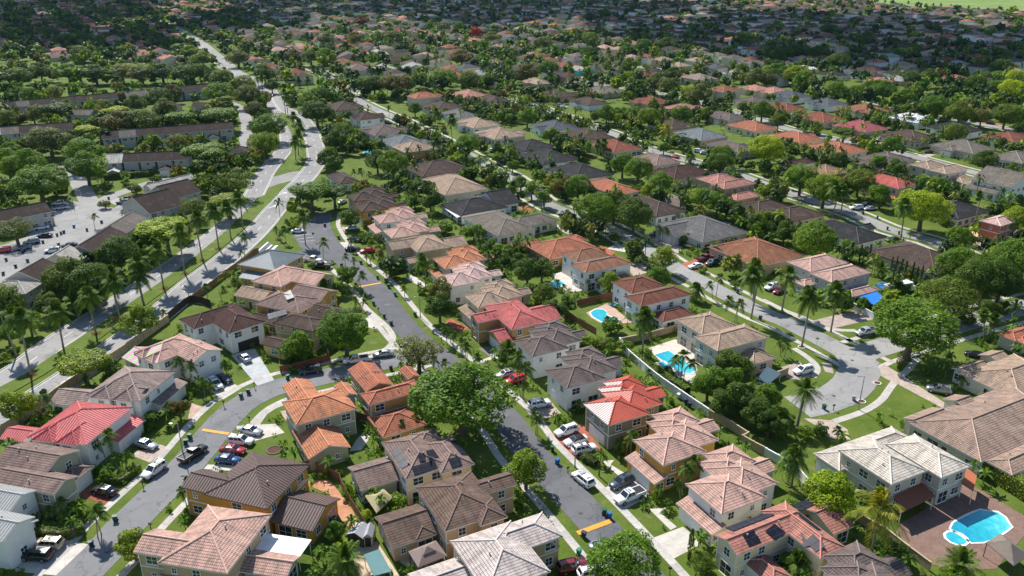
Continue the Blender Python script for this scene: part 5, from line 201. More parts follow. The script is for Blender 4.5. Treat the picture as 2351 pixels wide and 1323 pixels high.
FENCES=[('avenue garden wall', 'tan rendered garden wall along the avenue', [(-97.45, 129.13), (-95.7, 133.77), (-94.75, 139.11), (-93.09, 148.49), (-89.75, 160.53), (-87.62, 169.47), (-85.21, 181.88)], 1.9, 'tanwall'), ('dark avenue fence', 'dark brown panel fence behind the white house with black garage', [(-85.6, 182.87), (-85.41, 185.22), (-84.02, 194.04), (-77.79, 190.79)], 2.0, 'darkwood'), ('timber avenue fence', 'brown timber fence along the avenue by the round pool', [(-83.99, 195.15), (-82.32, 203.91), (-80.63, 215.64), (-79.02, 222.88), (-78.33, 230.55), (-77.2, 231.54)], 1.8, 'wood'), ('red plank fence', 'red-stained plank fence round the corner garden', [(-41.74, 163.24), (-40.91, 161.06), (-45.53, 157.89), (-50.37, 155.32), (-51.58, 158.94)], 1.7, 'redwood'), ('garden divider fence', 'weathered timber fence between the clay yard and gazebo yard', [(-37.29, 119.34), (-35.58, 120.01), (-29.78, 116.09), (-28.87, 113.89), (-26.24, 108.8), (-23.02, 103.25)], 1.7, 'wood2'), ('rear fence of coral house', 'golden timber fence behind the coral-roofed house', [(11.18, 188.67), (13.91, 184.54), (16.35, 179.92), (18.78, 176.43), (20.18, 174.26)], 1.8, 'wood'), ('kidney pool fence', 'dark red-brown fence behind the kidney pool lawn', [(16.95, 191.5), (20.9, 193.68), (26.48, 196.64)], 1.7, 'redwood'), ('long white garden wall', 'long white wall behind the row of houses', [(25.12, 168.89), (26.01, 163.79), (28.18, 157.89), (31.17, 150.87), (34.64, 144.35), (38.7, 137.02)], 1.8, 'whitewall'), ('golden boundary fence', 'golden-brown boundary wall behind the pink roofed houses', [(38.82, 136.6), (41.96, 132.59), (44.13, 128.75), (42.82, 127.77), (45.82, 123.79)], 1.8, 'tanwall'), ('white boundary wall', 'white boundary wall beside the queen palm', [(45.92, 123.44), (47.45, 121.37), (49.64, 117.7), (50.39, 114.2), (51.91, 109.97)], 1.8, 'whitewall'), ('beige patio wall', 'beige wall between the kidney pool and the tan pool house', [(25.12, 168.89), (30.66, 171.24), (35.0, 173.65), (40.1, 176.74)], 1.7, 'tanwall'), ('white vinyl fence', 'white vinyl fence in front of the blue canopy', [(87.27, 190.08), (89.01, 186.59), (90.29, 182.87), (96.69, 188.67)], 1.7, 'whitewall'), ('terrace wall', 'low terrace wall along the pool patio edge', [(55.46, 105.42), (58.32, 101.67), (59.96, 97.62), (61.62, 94.04)], 1.6, 'tanwall'), ('yard fence by orange houses', 'brown timber gate fence between the orange-roofed houses', [(-30.67, 136.6), (-27.99, 134.97)], 1.7, 'wood2'), ('dark townhouse fence', 'dark green fence beside the townhouse carport', [(-125.71, 298.81), (-117.2, 298.81), (-118.57, 305.17)], 1.8, 'darkwood'), ('fence by slate bungalow', 'brown fence between the black-brown bungalow and rust bungalow', [(25.88, 371.3), (36.21, 354.3)], 1.8, 'redwood'), ('pool house side wall', 'beige wall beside the blue shed cover', [(53.21, 150.39), (57.02, 152.83), (59.92, 154.82)], 1.6, 'tanwall'), ('fence by hedged townhouses', 'dark timber fence along the avenue lower left', [(-97.54, 131.42), (-96.41, 135.79), (-95.22, 140.39)], 1.2, 'darkwood')]
HEDGES=[('tall clipped hedge beside the beige pool house', [(79.61, 125.22), (83.02, 118.35), (86.19, 110.56)], 3.0, 2.2, 'y'), ('clipped hedge below the townhouse row', [(-165.18, 318.66), (-151.59, 324.9), (-131.66, 333.25)], 2.2, 2.2, 'm'), ('dense hedge above the white vinyl fence', [(98.15, 195.43), (107.43, 202.32), (92.99, 189.37)], 2.6, 2.4, 'm'), ('hedge along the rectangular pool wall', [(27.04, 162.15), (30.63, 154.82), (36.29, 145.71)], 1.8, 1.6, 'm'), ('low hedge by the sage house drive', [(-70.27, 116.09), (-67.25, 115.77), (-66.04, 119.68)], 1.3, 1.3, 'm'), ('square box hedge on the mustard house lawn', [(12.8, 122.74), (15.01, 120.69)], 1.2, 1.6, 'd'), ('thick hedge beside the lower left driveway', [(-74.9, 102.72), (-70.33, 101.67), (-67.63, 103.25)], 1.8, 2.4, 'm'), ('hedge in front of the orange row house', [(-35.0, 213.89), (-30.56, 216.52)], 1.2, 1.6, 'm'), ('hedge by the magenta roof', [(172.94, 398.34), (183.87, 405.67)], 1.8, 2.5, 'm'), ('hedge screening slate bungalow', [(155.25, 262.64), (165.46, 270.27), (176.26, 275.58)], 2.2, 3, 'y'), ('garden hedge of the grey bungalow', [(61.74, 240.8), (68.29, 244.58), (74.86, 247.9)], 1.4, 1.6, 'm'), ('curving low hedge beside the grey bungalow drive', [(52.01, 245.12), (53.74, 237.64), (56.91, 234.55)], 1.0, 1.6, 'd')]
EX={'gazebo_khaki': [(-24.06, 108.85), (-21.26, 110.78), (-19.46, 108.41), (-21.47, 104.44)], 'gazebo_brown': [(-15.37, 95.43), (-11.47, 97.89), (-9.51, 94.48), (-13.53, 92.03)], 'pergola_teal': [(-21.89, 94.95), (-19.77, 96.15), (-17.3, 91.46), (-19.71, 90.56)], 'patio_cover': [(-38.37, 95.45), (-37.75, 99.05), (-30.16, 97.66), (-31.02, 93.97)], 'shed_a': [(-25.33, 100.12), (-22.76, 99.11)], 'shed_b': [(-22.71, 99.36), (-21.43, 99.36)], 'dome': [(-29.79, 103.25), (-26.43, 104.06)], 'beige_porch': [(62.02, 107.76), (68.16, 111.63), (68.87, 108.34), (61.26, 104.03)], 'orange_awning': [(74.8, 111.51), (77.63, 115.7), (78.49, 113.68)], 'cabana': [(71.08, 97.27), (74.49, 99.33), (76.08, 94.6), (72.45, 92.26)], 'spa': [(69.25, 101.28)], 'spa2': [(32.41, 159.73), (34.04, 160.53), (34.95, 158.67), (33.25, 157.37)], 'blue_canopy': [(89.39, 190.81), (95.23, 194.53), (95.95, 190.09), (91.18, 186.16)], 'thatch': [(51.85, 282.17), (56.48, 292.62), (61.72, 275.11), (58.83, 272.38)], 'round_pool': [(-74.4, 220.57)], 'lanai': [(-24.99, 273.07), (-22.35, 274.44), (-16.01, 262.53), (-18.46, 259.38)], 'shed_cover': [(50.84, 147.87), (54.87, 153.76), (57.21, 151.26), (53.34, 146.92)], 'motorhome': [(99.73, 198.45), (108.64, 202.32)], 'boat_cover': [(98.55, 202.64), (106.94, 205.89), (106.39, 202.64), (99.58, 198.71)], 'hump1': [(10.27, 102.4), (15.89, 105.42)], 'hump2': [(-41.92, 204.55), (-36.39, 207.31)], 'hump3': [(-59.34, 132.39), (-53.75, 130.91)], 'stop1': [(-78.17, 232.54), (-77.38, 241.87)], 'stop2': [(-76.01, 231.54), (-75.41, 239.21)], 'stop3': [(-74.19, 233.54), (-73.7, 238.69)], 'bay0': [(-70.42, 247.9), (-65.17, 250.16)], 'bay1': [(-68.88, 244.58), (-63.86, 246.78)], 'bay2': [(-67.33, 241.87), (-62.93, 243.49)], 'bay3': [(-71.2, 249.59), (-66.66, 251.88)], 'arrow1': [(-86.75, 280.38)], 'arrow2': [(-87.79, 298.03)], 'sign': [(70.14, 166.59), (72.78, 173.65)], 'sign2': [(-63.16, 242.94), (-64.93, 250.73)], 'flowers': [(-103.91, 153.92), (-99.81, 174.57), (-98.53, 183.54)], 'flowers2': [(-94.94, 203.11), (-93.38, 214.33), (-92.0, 224.75), (-90.84, 235.06)], 'bench_set': [(38.99, 169.47)], 'loungers': [(25.64, 191.86), (26.71, 191.14)], 'dish': [(-74.1, 116.76)], 'arbor': [(62.97, 297.26), (68.91, 303.56)], 'grill': [(27.81, 187.28)], 'boat': [(42.31, 311.78), (49.74, 305.17)], 'satring1': [(77.62, 150.63)], 'satring2': [(71.25, 143.01)], 'plantring': [(67.23, 167.73)], 'plantring2': [(-43.71, 125.58)], 'hydrant': [(85.88, 159.99), (86.52, 159.46)], 'median_end': [(-93.13, 339.04)], 'manholes': [(11.19, 107.37), (6.45, 119.68), (-61.7, 98.24), (-62.4, 111.15), (76.37, 161.06), (66.42, 145.25), (-27.2, 179.92)], 'walks': [[(62.77, 135.38), (69.91, 139.11), (75.29, 143.45), (78.65, 147.55), (81.72, 151.36), (86.11, 155.83), (91.73, 162.15)], [(65.24, 167.16), (66.75, 163.24), (67.46, 159.46), (66.86, 156.34), (64.84, 153.32)], [(66.3, 195.89), (69.92, 188.67), (73.87, 181.88), (78.28, 177.37), (83.43, 176.74)], [(-38.48, 191.5), (-34.61, 185.22), (-30.58, 178.64), (-28.32, 173.04), (-28.22, 169.47), (-29.54, 166.02), (-32.48, 162.15)], [(-45.41, 143.01), (-47.98, 140.82), (-49.27, 138.27), (-49.53, 135.38), (-49.59, 133.37)]]}
MEDIANS=[[(-114.16, 141.71), (-107.77, 148.83), (-105.68, 154.95), (-105.03, 158.98), (-103.84, 166.04), (-102.34, 175.3), (-101.19, 184.15), (-99.27, 197.56), (-97.54, 210.72), (-95.67, 229.23), (-94.38, 253.49), (-94.68, 278.28), (-95.67, 292.35), (-91.27, 301.41), (-90.43, 305.18), (-89.11, 298.34), (-89.2, 280.99), (-88.84, 263.89), (-89.38, 246.8), (-90.79, 226.58), (-92.63, 210.72), (-94.31, 199.65), (-95.6, 188.99), (-96.74, 181.55), (-97.8, 171.26), (-99.96, 162.34), (-101.47, 154.16), (-103.18, 148.83), (-104.81, 143.79), (-110.41, 135.92)], [(-96.15, 337.15), (-98.25, 349.72), (-102.23, 368.47), (-106.13, 387.17), (-113.57, 413.14), (-124.12, 442.52), (-134.02, 466.18), (-133.49, 471.76), (-127.12, 460.73), (-116.62, 436.34), (-106.88, 407.7), (-98.58, 377.61), (-93.48, 355.49), (-90.39, 339.44), (-90.94, 332.64), (-93.15, 332.64)]]
FIELD=[(685.25, 1713.2), (667.11, 1546.04), (694.09, 1467.67), (744.56, 1419.6), (791.9, 1374.52), (891.03, 1332.14)]
SHADE=[[(-526.0, 759.0), (-437.0, 819.0), (-363.0, 795.0), (-350.0, 893.0), (-323.0, 981.0), (-284.0, 1028.0), (-237.0, 1109.0), (-213.0, 1237.0), (-191.0, 1353.0), (-296.0, 1633.0), (-485.0, 2008.0), (-1046.0, 2357.0), (-1487.0, 2209.0)], [(-178.0, 1255.0), (-107.0, 1185.0), (-14.0, 1054.0), (65.0, 1016.0), (121.0, 959.0), (140.0, 827.0), (176.0, 795.0), (214.0, 752.0), (213.0, 695.0), (262.0, 690.0), (320.0, 690.0), (359.0, 667.0), (443.0, 690.0), (640.0, 970.0), (627.0, 1081.0), (556.0, 1169.0), (467.0, 1255.0), (398.0, 1353.0), (341.0, 1574.0), (122.0, 1920.0), (-171.0, 1920.0), (-242.0, 1603.0)]]
CARS=[
('sedan', 'silver', -67.52, 126.58, -0.405, 'silver sedan on the paver driveway of the red metal-roofed white house'),
('pickup', 'black', -57.72, 123.47, 1.082, 'black pickup with open bed driving up the loop street'),
('suv', 'white', -62.76, 118.44, -1.972, 'white SUV parked at the kerb opposite the black pickup'),
('sedan', 'black', -68.76, 112.64, 2.833, 'glossy black car on the red paver drive of the sage house'),
('sedan', 'blue', -50.9, 121.79, -0.158, 'blue coupe parked beside the red sedan'),
('sedan', 'red', -50.96, 124.77, -0.154, 'red sedan between the blue coupe and a white SUV'),
('suv', 'white', -50.39, 127.68, -0.148, 'white SUV parked beside the red sedan on the loop street'),
('sedan', 'silver', -49.65, 131.24, -0.304, 'silver coupe with dark roof at the top of the four angled cars'),
('suv', 'beige', -71.2, 99.26, 3.037, 'beige SUV on the driveway at the lower left'),
('suv', 'black', -71.52, 96.78, 3.04, 'black SUV beside the beige SUV at lower left'),
('suv', 'white', 10.31, 131.05, -2.621, 'white SUV on red pavers nearest the olive garage'),
('sedan', 'whiteblack', 11.87, 127.87, -2.714, 'white sedan with black roof between two white SUVs'),
('suv', 'white', 13.24, 125.04, 0.359, 'white SUV with roof rack nearest the lamp post on red pavers'),
('suv', 'white', 12.25, 115.78, 2.158, 'white police SUV with roof print parked on the centre-street verge'),
('suv', 'slate', 18.79, 114.9, -2.531, 'dark blue-grey SUV backed against the mustard house garage'),
('pickup', 'whitepol', 19.61, 111.07, -2.615, 'white police pickup with dark bed cover on the concrete drive'),
('suv', 'maroon', 8.93, 94.34, 0.321, 'maroon SUV on the red drive at the bottom edge'),
('sedan', 'bluegrey', 14.01, 99.01, 0.307, 'blue-grey car half hidden by the bottom tree'),
('suv', 'white', 11.92, 93.07, 0.301, 'white car peeking from under the bottom tree'),
('suv', 'white', 5.55, 141.08, 0.357, 'white SUV on the paver drive of the white house'),
('sedan', 'silver', -1.41, 153.65, -2.637, 'pale sedan beside the red pickup on the drive'),
('suv', 'redc', 0.66, 150.94, -2.62, 'bright red SUV under the thin palm beside pale sedan'),
('sedan', 'silver', -29.22, 163.21, -2.881, 'silver sedan at the loop street corner by the curved walk'),
('pickup', 'whitep', -34.84, 160.09, -2.866, 'white pickup parked just behind the silver corner sedan'),
('suv', 'navy', -43.75, 155.15, -2.855, 'navy SUV parked along the red fence'),
('sedan', 'silver', -60.13, 161.44, 2.252, 'silver car on the pale blue concrete driveway'),
('suv', 'white', -62.4, 149.16, -0.893, 'white SUV on the driveway of the patched-roof house'),
('sedan', 'black', -61.44, 151.56, -0.642, 'black convertible next to the white SUV on the drive'),
('suv', 'white', 63.32, 155.15, -2.754, 'white SUV on the curved drive by the blue-covered shed'),
('pickup', 'silver', 84.87, 174.56, -2.78, 'silver pickup beside the spreading olive tree'),
('suv', 'steel', 88.78, 146.8, 2.636, 'steel grey long SUV on the paver driveway at right'),
('sedan', 'black', 104.85, 162.66, 2.488, 'black car in the shade by the tan bungalow at right'),
('sedan', 'white', -69.95, 251.26, 0.115, 'white sedan in the parking court under the tall palm'),
('sedan', 'navy', -49.02, 233.97, 0.121, 'navy car nose to tail with the red coupe'),
('sedan', 'redc', -44.31, 232.46, -2.808, 'red coupe on the curved drive by the palms'),
('pickup', 'whitep', -59.04, 224.19, -0.319, 'white van-like pickup behind the blue-grey metal roof'),
('pickup', 'black', -55.37, 219.1, 3.024, 'black pickup below the white one on the same drive'),
('sedan', 'silver', -53.04, 254.46, -2.869, 'silver car under the dark round street tree'),
('sedan', 'black', -49.99, 242.62, -0.282, 'black car half under shrubs above the navy car'),
('sedan', 'white', -62.28, 285.41, 1.251, 'white car in the shaded drive at the street head'),
('suv', 'black', 46.82, 247.85, -2.998, 'black SUV in front of the grey parapet bungalow'),
('pickup', 'maroon', 57.58, 225.62, 0.569, 'maroon pickup on the red drive'),
('suv', 'slate', 58.74, 221.63, -2.514, 'dark grey SUV beside the maroon pickup'),
('sedan', 'white', 53.46, 219.1, -2.802, 'white car nearest the street by the maroon pickup'),
('suv', 'white', 70.67, 202.99, -2.506, 'white SUV under the royal palms'),
('sedan', 'maroon', 72.06, 200.64, -2.342, 'dusty pink car beside the SUV under royal palms'),
('suv', 'white', 123.22, 277.65, -2.982, 'white SUV with blue trim on the third street drive'),
('sedan', 'navy', 128.55, 282.18, -2.726, 'navy car behind the white SUV of third street'),
('sedan', 'silver', 127.72, 276.97, -2.89, 'silver car right of the white SUV of third street'),
('sedan', 'black', 121.09, 242.89, -2.762, 'black car under the dark carport edge'),
('suv', 'silver', 202.7, 340.78, -0.624, 'silver SUV in front of the far right bungalow'),
('sedan', 'navy', 205.43, 336.86, -0.418, 'dark navy car beside the far silver SUV'),
('suv', 'silver', -165.09, 282.89, -2.824, 'silver SUV uppermost in the townhouse parking bay'),
('sedan', 'silver', -161.47, 277.66, -2.744, 'grey sedan below the silver SUV in townhouse parking'),
('sedan', 'black', -150.77, 246.73, -3.02, 'black sedan alone on the townhouse parking strip'),
('suv', 'redc', -155.89, 232.46, -2.923, 'red SUV at the left picture edge'),
('suv', 'steel', -142.41, 284.67, -2.962, 'grey SUV beside the brown townhouse'),
('sedan', 'maroon', -143.45, 289.78, -2.913, 'red car beyond the grey SUV at the brown townhouse'),
('sedan', 'white', -156.25, 255.05, -2.727, 'white car in the upper row of townhouse parking stalls'),
('suv', 'steel', -151.39, 240.21, -2.53, 'grey SUV in the townhouse stalls below the black sedan'),
('sedan', 'bluegrey', -151.26, 234.99, -2.539, 'blue-grey car in the townhouse stalls near the left edge'),
('sedan', 'maroon', -191.29, 333.01, -2.448, 'dark red car at the top of the townhouse lane'),
('suv', 'white', -140.52, 232.21, -2.867, 'white SUV by the pale ribbed townhouse'),
('sedan', 'black', -138.01, 237.31, -2.76, 'black car beside the white ribbed-roof end'),
('suv', 'black', -155.29, 530.59, -1.127, 'black car driving on the avenue'),
('suv', 'white', -8.21, 368.72, 0.0, 'white SUV on the drive of the dark slate bungalow'),
('sedan', 'black', -18.11, 396.2, -0.27, 'black car by the tan second-street bungalow'),
('suv', 'white', 86.31, 368.09, -0.354, 'white SUV left of two by the grey-brown bungalow'),
('sedan', 'silver', 88.43, 364.37, -0.326, 'silver car right of two by the grey-brown bungalow'),
('sedan', 'redc', 73.14, 357.14, 2.299, 'bright red car parked on the third street'),
('van', 'white', 76.49, 393.37, -2.462, 'white van by the grey shingled bungalow'),
('suv', 'silver', 29.06, 490.47, -0.647, 'pair-left silver SUV by the columned bungalow'),
('sedan', 'white', 31.2, 486.25, -0.587, 'white car by the columned bungalow'),
('suv', 'white', 178.84, 391.95, -2.871, 'white SUV beside the clipped hedge on fourth street'),
('sedan', 'black', 191.59, 366.84, -2.888, 'black car by the grey-tan bungalow'),
('sedan', 'navy', 257.9, 435.26, -0.789, 'dark car on the far red driveway'),
('suv', 'black', -67.11, 436.97, -0.451, 'dark SUV by the maroon two-storey house'),
('sedan', 'silver', -407.52, 836.39, 1.336, None),
('sedan', 'navy', -400.33, 822.56, 1.325, None),
('sedan', 'steel', -393.36, 809.17, 1.313, None),
('sedan', 'white', -386.61, 796.18, 1.302, None),
('sedan', 'black', -380.06, 783.59, 1.29, None),
('sedan', 'bluegrey', -373.71, 771.37, 1.279, None),
('sedan', 'silver', -367.55, 759.51, 1.268, None),
('sedan', 'steel', -361.56, 748.0, 1.257, None),
('sedan', 'navy', -355.75, 736.82, 1.246, None),
('sedan', 'steel', -394.07, 782.04, -1.907, None),
('sedan', 'bluegrey', -386.28, 765.89, -1.921, None),
('sedan', 'silver', -378.79, 750.37, -1.936, None),
('sedan', 'navy', -371.58, 735.44, -1.951, None),
('sedan', 'white', -364.65, 721.07, -1.965, None),
('sedan', 'silver', -431.49, 866.78, 1.873, None),
('suv', 'black', -372.14, 754.31, 1.988, None),
('sedan', 'steel', -395.6, 800.06, -1.098, None),
]
# ---------------- helpers
rnd=random.Random(7); nr=np.random.default_rng(7)
PI=math.pi
def tag(o,label=None,cat=None,group=None,kind=None):
    if label: o['label']=label
    if cat: o['category']=cat
    if group: o['group']=group
    if kind: o['kind']=kind
    return o
def mesh(name,V,Fc,mats=(),fm=None,uv=None,smooth=False):
    me=bpy.data.meshes.new(name); me.from_pydata(V,[],Fc)
    for m in mats: me.materials.append(m)
    if fm is not None: me.polygons.foreach_set('material_index',fm)
    if uv is not None:
        l=me.uv_layers.new(name='uv'); l.data.foreach_set('uv',[c for p in uv for c in p])
    if smooth: me.polygons.foreach_set('use_smooth',[True]*len(me.polygons))
    me.update(); return me
def obj(name,me,parent=None,loc=(0,0,0),rz=0,scale=None):
    o=bpy.data.objects.new(name,me); C.objects.link(o); o.location=loc
    if rz: o.rotation_euler=(0,0,rz)
    if scale: o.scale=scale
    if parent: o.parent=parent
    return o
def omat(o,m,i=0):
    o.material_slots[i].link='OBJECT'; o.material_slots[i].material=m; return o
class MB:
    def __init__(s): s.v=[];s.f=[];s.m=[];s.uv=[]
    def face(s,pts,m=0,uv=None):
        n=len(s.v); s.v+= [tuple(p) for p in pts]; s.f.append(tuple(range(n,n+len(pts)))); s.m.append(m)
        s.uv+= uv if uv else [(0,0)]*len(pts)
    def box(s,x0,x1,y0,y1,z0,z1,m=0,R=None,t=(0,0,0)):
        c=[(x,y,z) for z in (z0,z1) for x,y in ((x0,y0),(x1,y0),(x1,y1),(x0,y1))]
        if R is not None: c=[tuple(R@Vector(p)+Vector(t)) for p in c]
        for q in ((3,2,1,0),(4,5,6,7),(0,1,5,4),(1,2,6,5),(2,3,7,6),(3,0,4,7)): s.face([c[i] for i in q],m)
    def tube(s,p0,p1,r0,r1,n=8,m=0,cap=True):
        p0,p1=Vector(p0),Vector(p1); d=(p1-p0).normalized(); a=d.orthogonal().normalized(); b=d.cross(a)
        A=[p0+(a*math.cos(2*PI*i/n)+b*math.sin(2*PI*i/n))*r0 for i in range(n)]
        B=[p1+(a*math.cos(2*PI*i/n)+b*math.sin(2*PI*i/n))*r1 for i in range(n)]
        for i in range(n):
            j=(i+1)%n; s.face([A[i],A[j],B[j],B[i]],m)
        if cap: s.face(B,m); s.face(A[::-1],m)
    def mesh(s,name,mats,smooth=False,uv=False): return mesh(name,s.v,s.f,mats,s.m,s.uv if uv else None,smooth)
# ---------------- materials
MATS={}
def base_mat(name,rough=.8,spec=.3):
    m=bpy.data.materials.new(name); m.use_nodes=True; nt=m.node_tree; b=nt.nodes['Principled BSDF']
    b.inputs['Roughness'].default_value=rough; b.inputs['Specular IOR Level'].default_value=spec
    return m,nt,b
def nn(nt,t,**k):
    n=nt.nodes.new(t)
    for a,v in k.items(): setattr(n,a,v)
    return n
def mix(nt,f,a,b,mode='MIX'):
    n=nt.nodes.new('ShaderNodeMix'); n.data_type='RGBA'; n.blend_type=mode
    for i,v in ((0,f),(6,a),(7,b)):
        if isinstance(v,(int,float)): n.inputs[i].default_value=v
        elif isinstance(v,tuple): n.inputs[i].default_value=(*v[:3],1)
        else: nt.links.new(v,n.inputs[i])
    return n.outputs[2]
def math_(nt,op,a,b=None):
    n=nt.nodes.new('ShaderNodeMath'); n.operation=op
    for i,v in ((0,a),(1,b)):
        if v is None: continue
        if isinstance(v,(int,float)): n.inputs[i].default_value=v
        else: nt.links.new(v,n.inputs[i])
    return n.outputs[0]
def noise(nt,co,scale,detail=4,rough=.6):
    n=nt.nodes.new('ShaderNodeTexNoise'); n.inputs['Scale'].default_value=scale; n.inputs['Detail'].default_value=detail; n.inputs['Roughness'].default_value=rough
    nt.links.new(co,n.inputs['Vector']); return n.outputs[0]
def ramp(nt,f,stops):
    r=nt.nodes.new('ShaderNodeValToRGB'); e=r.color_ramp.elements
    while len(e)<len(stops): e.new(.5)
    for i,(p,c) in enumerate(stops):
        e[i].position=p; e[i].color=(*c,1) if len(c)==3 else c
    nt.links.new(f,r.inputs[0]); return r.outputs[0]
def bump(nt,b,h,s,d=.05):
    n=nt.nodes.new('ShaderNodeBump'); n.inputs['Strength'].default_value=s; n.inputs['Distance'].default_value=d
    nt.links.new(h,n.inputs['Height']); nt.links.new(n.outputs[0],b.inputs['Normal'])
def plain(name,c,rough=.8,var=.12,scale=1.5,spec=.25,metal=0,c2=None,bm=0,objrand=0,coat=0):
    if name in MATS: return MATS[name]
    m,nt,b=base_mat(name,rough,spec); b.inputs['Metallic'].default_value=metal
    if coat: b.inputs['Coat Weight'].default_value=coat; b.inputs['Coat Roughness'].default_value=.05
    if var or c2:
        tc=nn(nt,'ShaderNodeTexCoord').outputs['Object']
        f=noise(nt,tc,scale); f2=noise(nt,tc,scale*9,3)
        f=math_(nt,'ADD',math_(nt,'MULTIPLY',f,.65),math_(nt,'MULTIPLY',f2,.35))
        lo=tuple(x*(1-var*1.6) for x in c); hi=tuple(min(.95,x*(1+var*1.4)) for x in (c2 or c))
        col=ramp(nt,f,[(.34,lo),(.66,hi)])
        if objrand:
            oi=nn(nt,'ShaderNodeObjectInfo').outputs['Random']
            col=mix(nt,1.0,col,ramp(nt,oi,[(0,(1-objrand,)*3),(1,(1,1,1))]),'MULTIPLY')
        nt.links.new(col,b.inputs['Base Color'])
        if bm: bump(nt,b,f2,bm,.03)
    else: b.inputs['Base Color'].default_value=(*c,1)
    MATS[name]=m; return m
ROOFC=dict(pinktan=(0.5,0.31,0.25),pinkpale=(0.6,0.4,0.35),tanpink=(0.352,0.242,0.1848),tan=(0.3696,0.264,0.1892),greybrown=(0.1548,0.1188,0.108),brown=(0.0899,0.0608,0.0496),darkbrown=(0.0816,0.0422,0.0354),darkgrey=(0.0384,0.0378,0.0397),grey=(0.15,0.1462,0.1425),
 greytan=(0.1875,0.1613,0.1312),pale=(0.56,0.5,0.42),palepink=(0.54,0.46,0.42),orange=(0.5,0.2,0.1),redorange=(0.4,0.14,0.078),orangebrown=(0.2952,0.123,0.0656),rust=(0.232,0.08,0.048),coral=(.49,.125,.115),redtan=(0.42,0.18,0.135),
 redbrown=(0.1875,0.0713,0.0465),brownorange=(0.2788,0.1312,0.0779),brownpink=(0.234,0.1599,0.1365),greypink=(0.306,0.2295,0.1997),brownbarrel=(0.1584,0.1044,0.0792),salmon=(0.442,0.204,0.1573),redtile=(0.46,0.11,0.085),magenta=(0.34,0.085,0.0935),ochre=(0.306,0.187,0.1105),
 bluegreysh=(0.16,0.188,0.196),bluegrey2=(0.0938,0.105,0.12),palegrey=(0.34,0.34,0.323),whiter=(0.75,0.75,0.73),townbrown=(0.0589,0.0409,0.0347),townbrown2=(0.062,0.0422,0.0347),townlight=(0.176,0.152,0.132),townwhite=(0.56,0.53,0.47),townpale=(0.44,0.41,0.36))
WALLC=dict(white=(.78,.77,.73),cream=(.70,.60,.40),creammust=(.62,.45,.18),mustard=(.56,.30,.065),mustardtan=(.50,.30,.12),olive=(.27,.255,.18),sage=(.36,.36,.26),beige=(.56,.48,.375),beigelight=(.62,.56,.44),tanw=(.52,.37,.225),
 greyw=(.50,.47,.45),terra=(.45,.16,.10),townw=(.47,.44,.40),turq=(.03,.50,.52))
def tile_mat(name,c):
    k='roof_tiles_'+name
    if k in MATS: return MATS[k]
    m,nt,b=base_mat(k,.92,.10)
    uv=nn(nt,'ShaderNodeUVMap').outputs[0]; sp=nn(nt,'ShaderNodeSeparateXYZ'); nt.links.new(uv,sp.inputs[0])
    u=math_(nt,'DIVIDE',sp.outputs[0],.31); v=math_(nt,'DIVIDE',sp.outputs[1],.44)
    fu=math_(nt,'FRACT',u); fv=math_(nt,'FRACT',v)
    cid=nn(nt,'ShaderNodeCombineXYZ'); nt.links.new(math_(nt,'FLOOR',u),cid.inputs[0]); nt.links.new(math_(nt,'FLOOR',v),cid.inputs[1])
    wn=nn(nt,'ShaderNodeTexWhiteNoise'); nt.links.new(cid.outputs[0],wn.inputs['Vector'])
    tc=nn(nt,'ShaderNodeTexCoord').outputs['Object']
    n1=noise(nt,tc,.35,5,.65); n2=noise(nt,tc,2.2,4,.7)
    f=math_(nt,'ADD',math_(nt,'MULTIPLY',n1,.5),math_(nt,'ADD',math_(nt,'MULTIPLY',n2,.3),math_(nt,'MULTIPLY',wn.outputs[0],.2)))
    sm=nn(nt,'ShaderNodeMapping'); sm.inputs['Scale'].default_value=(1.6,.16,1); nt.links.new(uv,sm.inputs['Vector']); st_=noise(nt,sm.outputs[0],1.0,5,.7)
    g=sum(c)/3
    lo=tuple((x*.75+g*.25)*.62 for x in c); hi=tuple(min(.9,x*1.24) for x in c)
    col=ramp(nt,f,[(.3,lo),(.5,c),(.7,hi)])
    oi=nn(nt,'ShaderNodeObjectInfo').outputs['Random']
    col=mix(nt,1.0,col,ramp(nt,oi,[(0,(.90,.90,.90)),(1,(1.06,1.04,1.02))]),'MULTIPLY')
    col=mix(nt,ramp(nt,st_,[(.46,(0,0,0)),(.66,(.72,.72,.72))]),col,(g*.36+.012,g*.34+.012,g*.32+.012))
    col=mix(nt,ramp(nt,n1,[(.56,(0,0,0)),(.72,(.45,.45,.45))]),col,tuple(min(.8,x*1.15+.07) for x in c))
    gap_shade=ramp(nt,fv,[(.0,(.36,.34,.34)),(.16,(.46,.44,.44)),(.24,(1,1,1)),(1,(1,1,1))])  # dirty gap along each tile course, with the recess shade painted into it
    col=mix(nt,1.0,col,gap_shade,'MULTIPLY')
    nt.links.new(col,b.inputs['Base Color'])
    hump=math_(nt,'SINE',math_(nt,'MULTIPLY',fu,PI)); hh=math_(nt,'SUBTRACT',hump,math_(nt,'MULTIPLY',fv,.9))
    bump(nt,b,hh,.7,.07)
    MATS[k]=m; return m
def metal_mat(name,c):
    k='roof_metal_'+name
    if k in MATS: return MATS[k]
    m=plain(k,c,.55,.12,.4,.35); return m
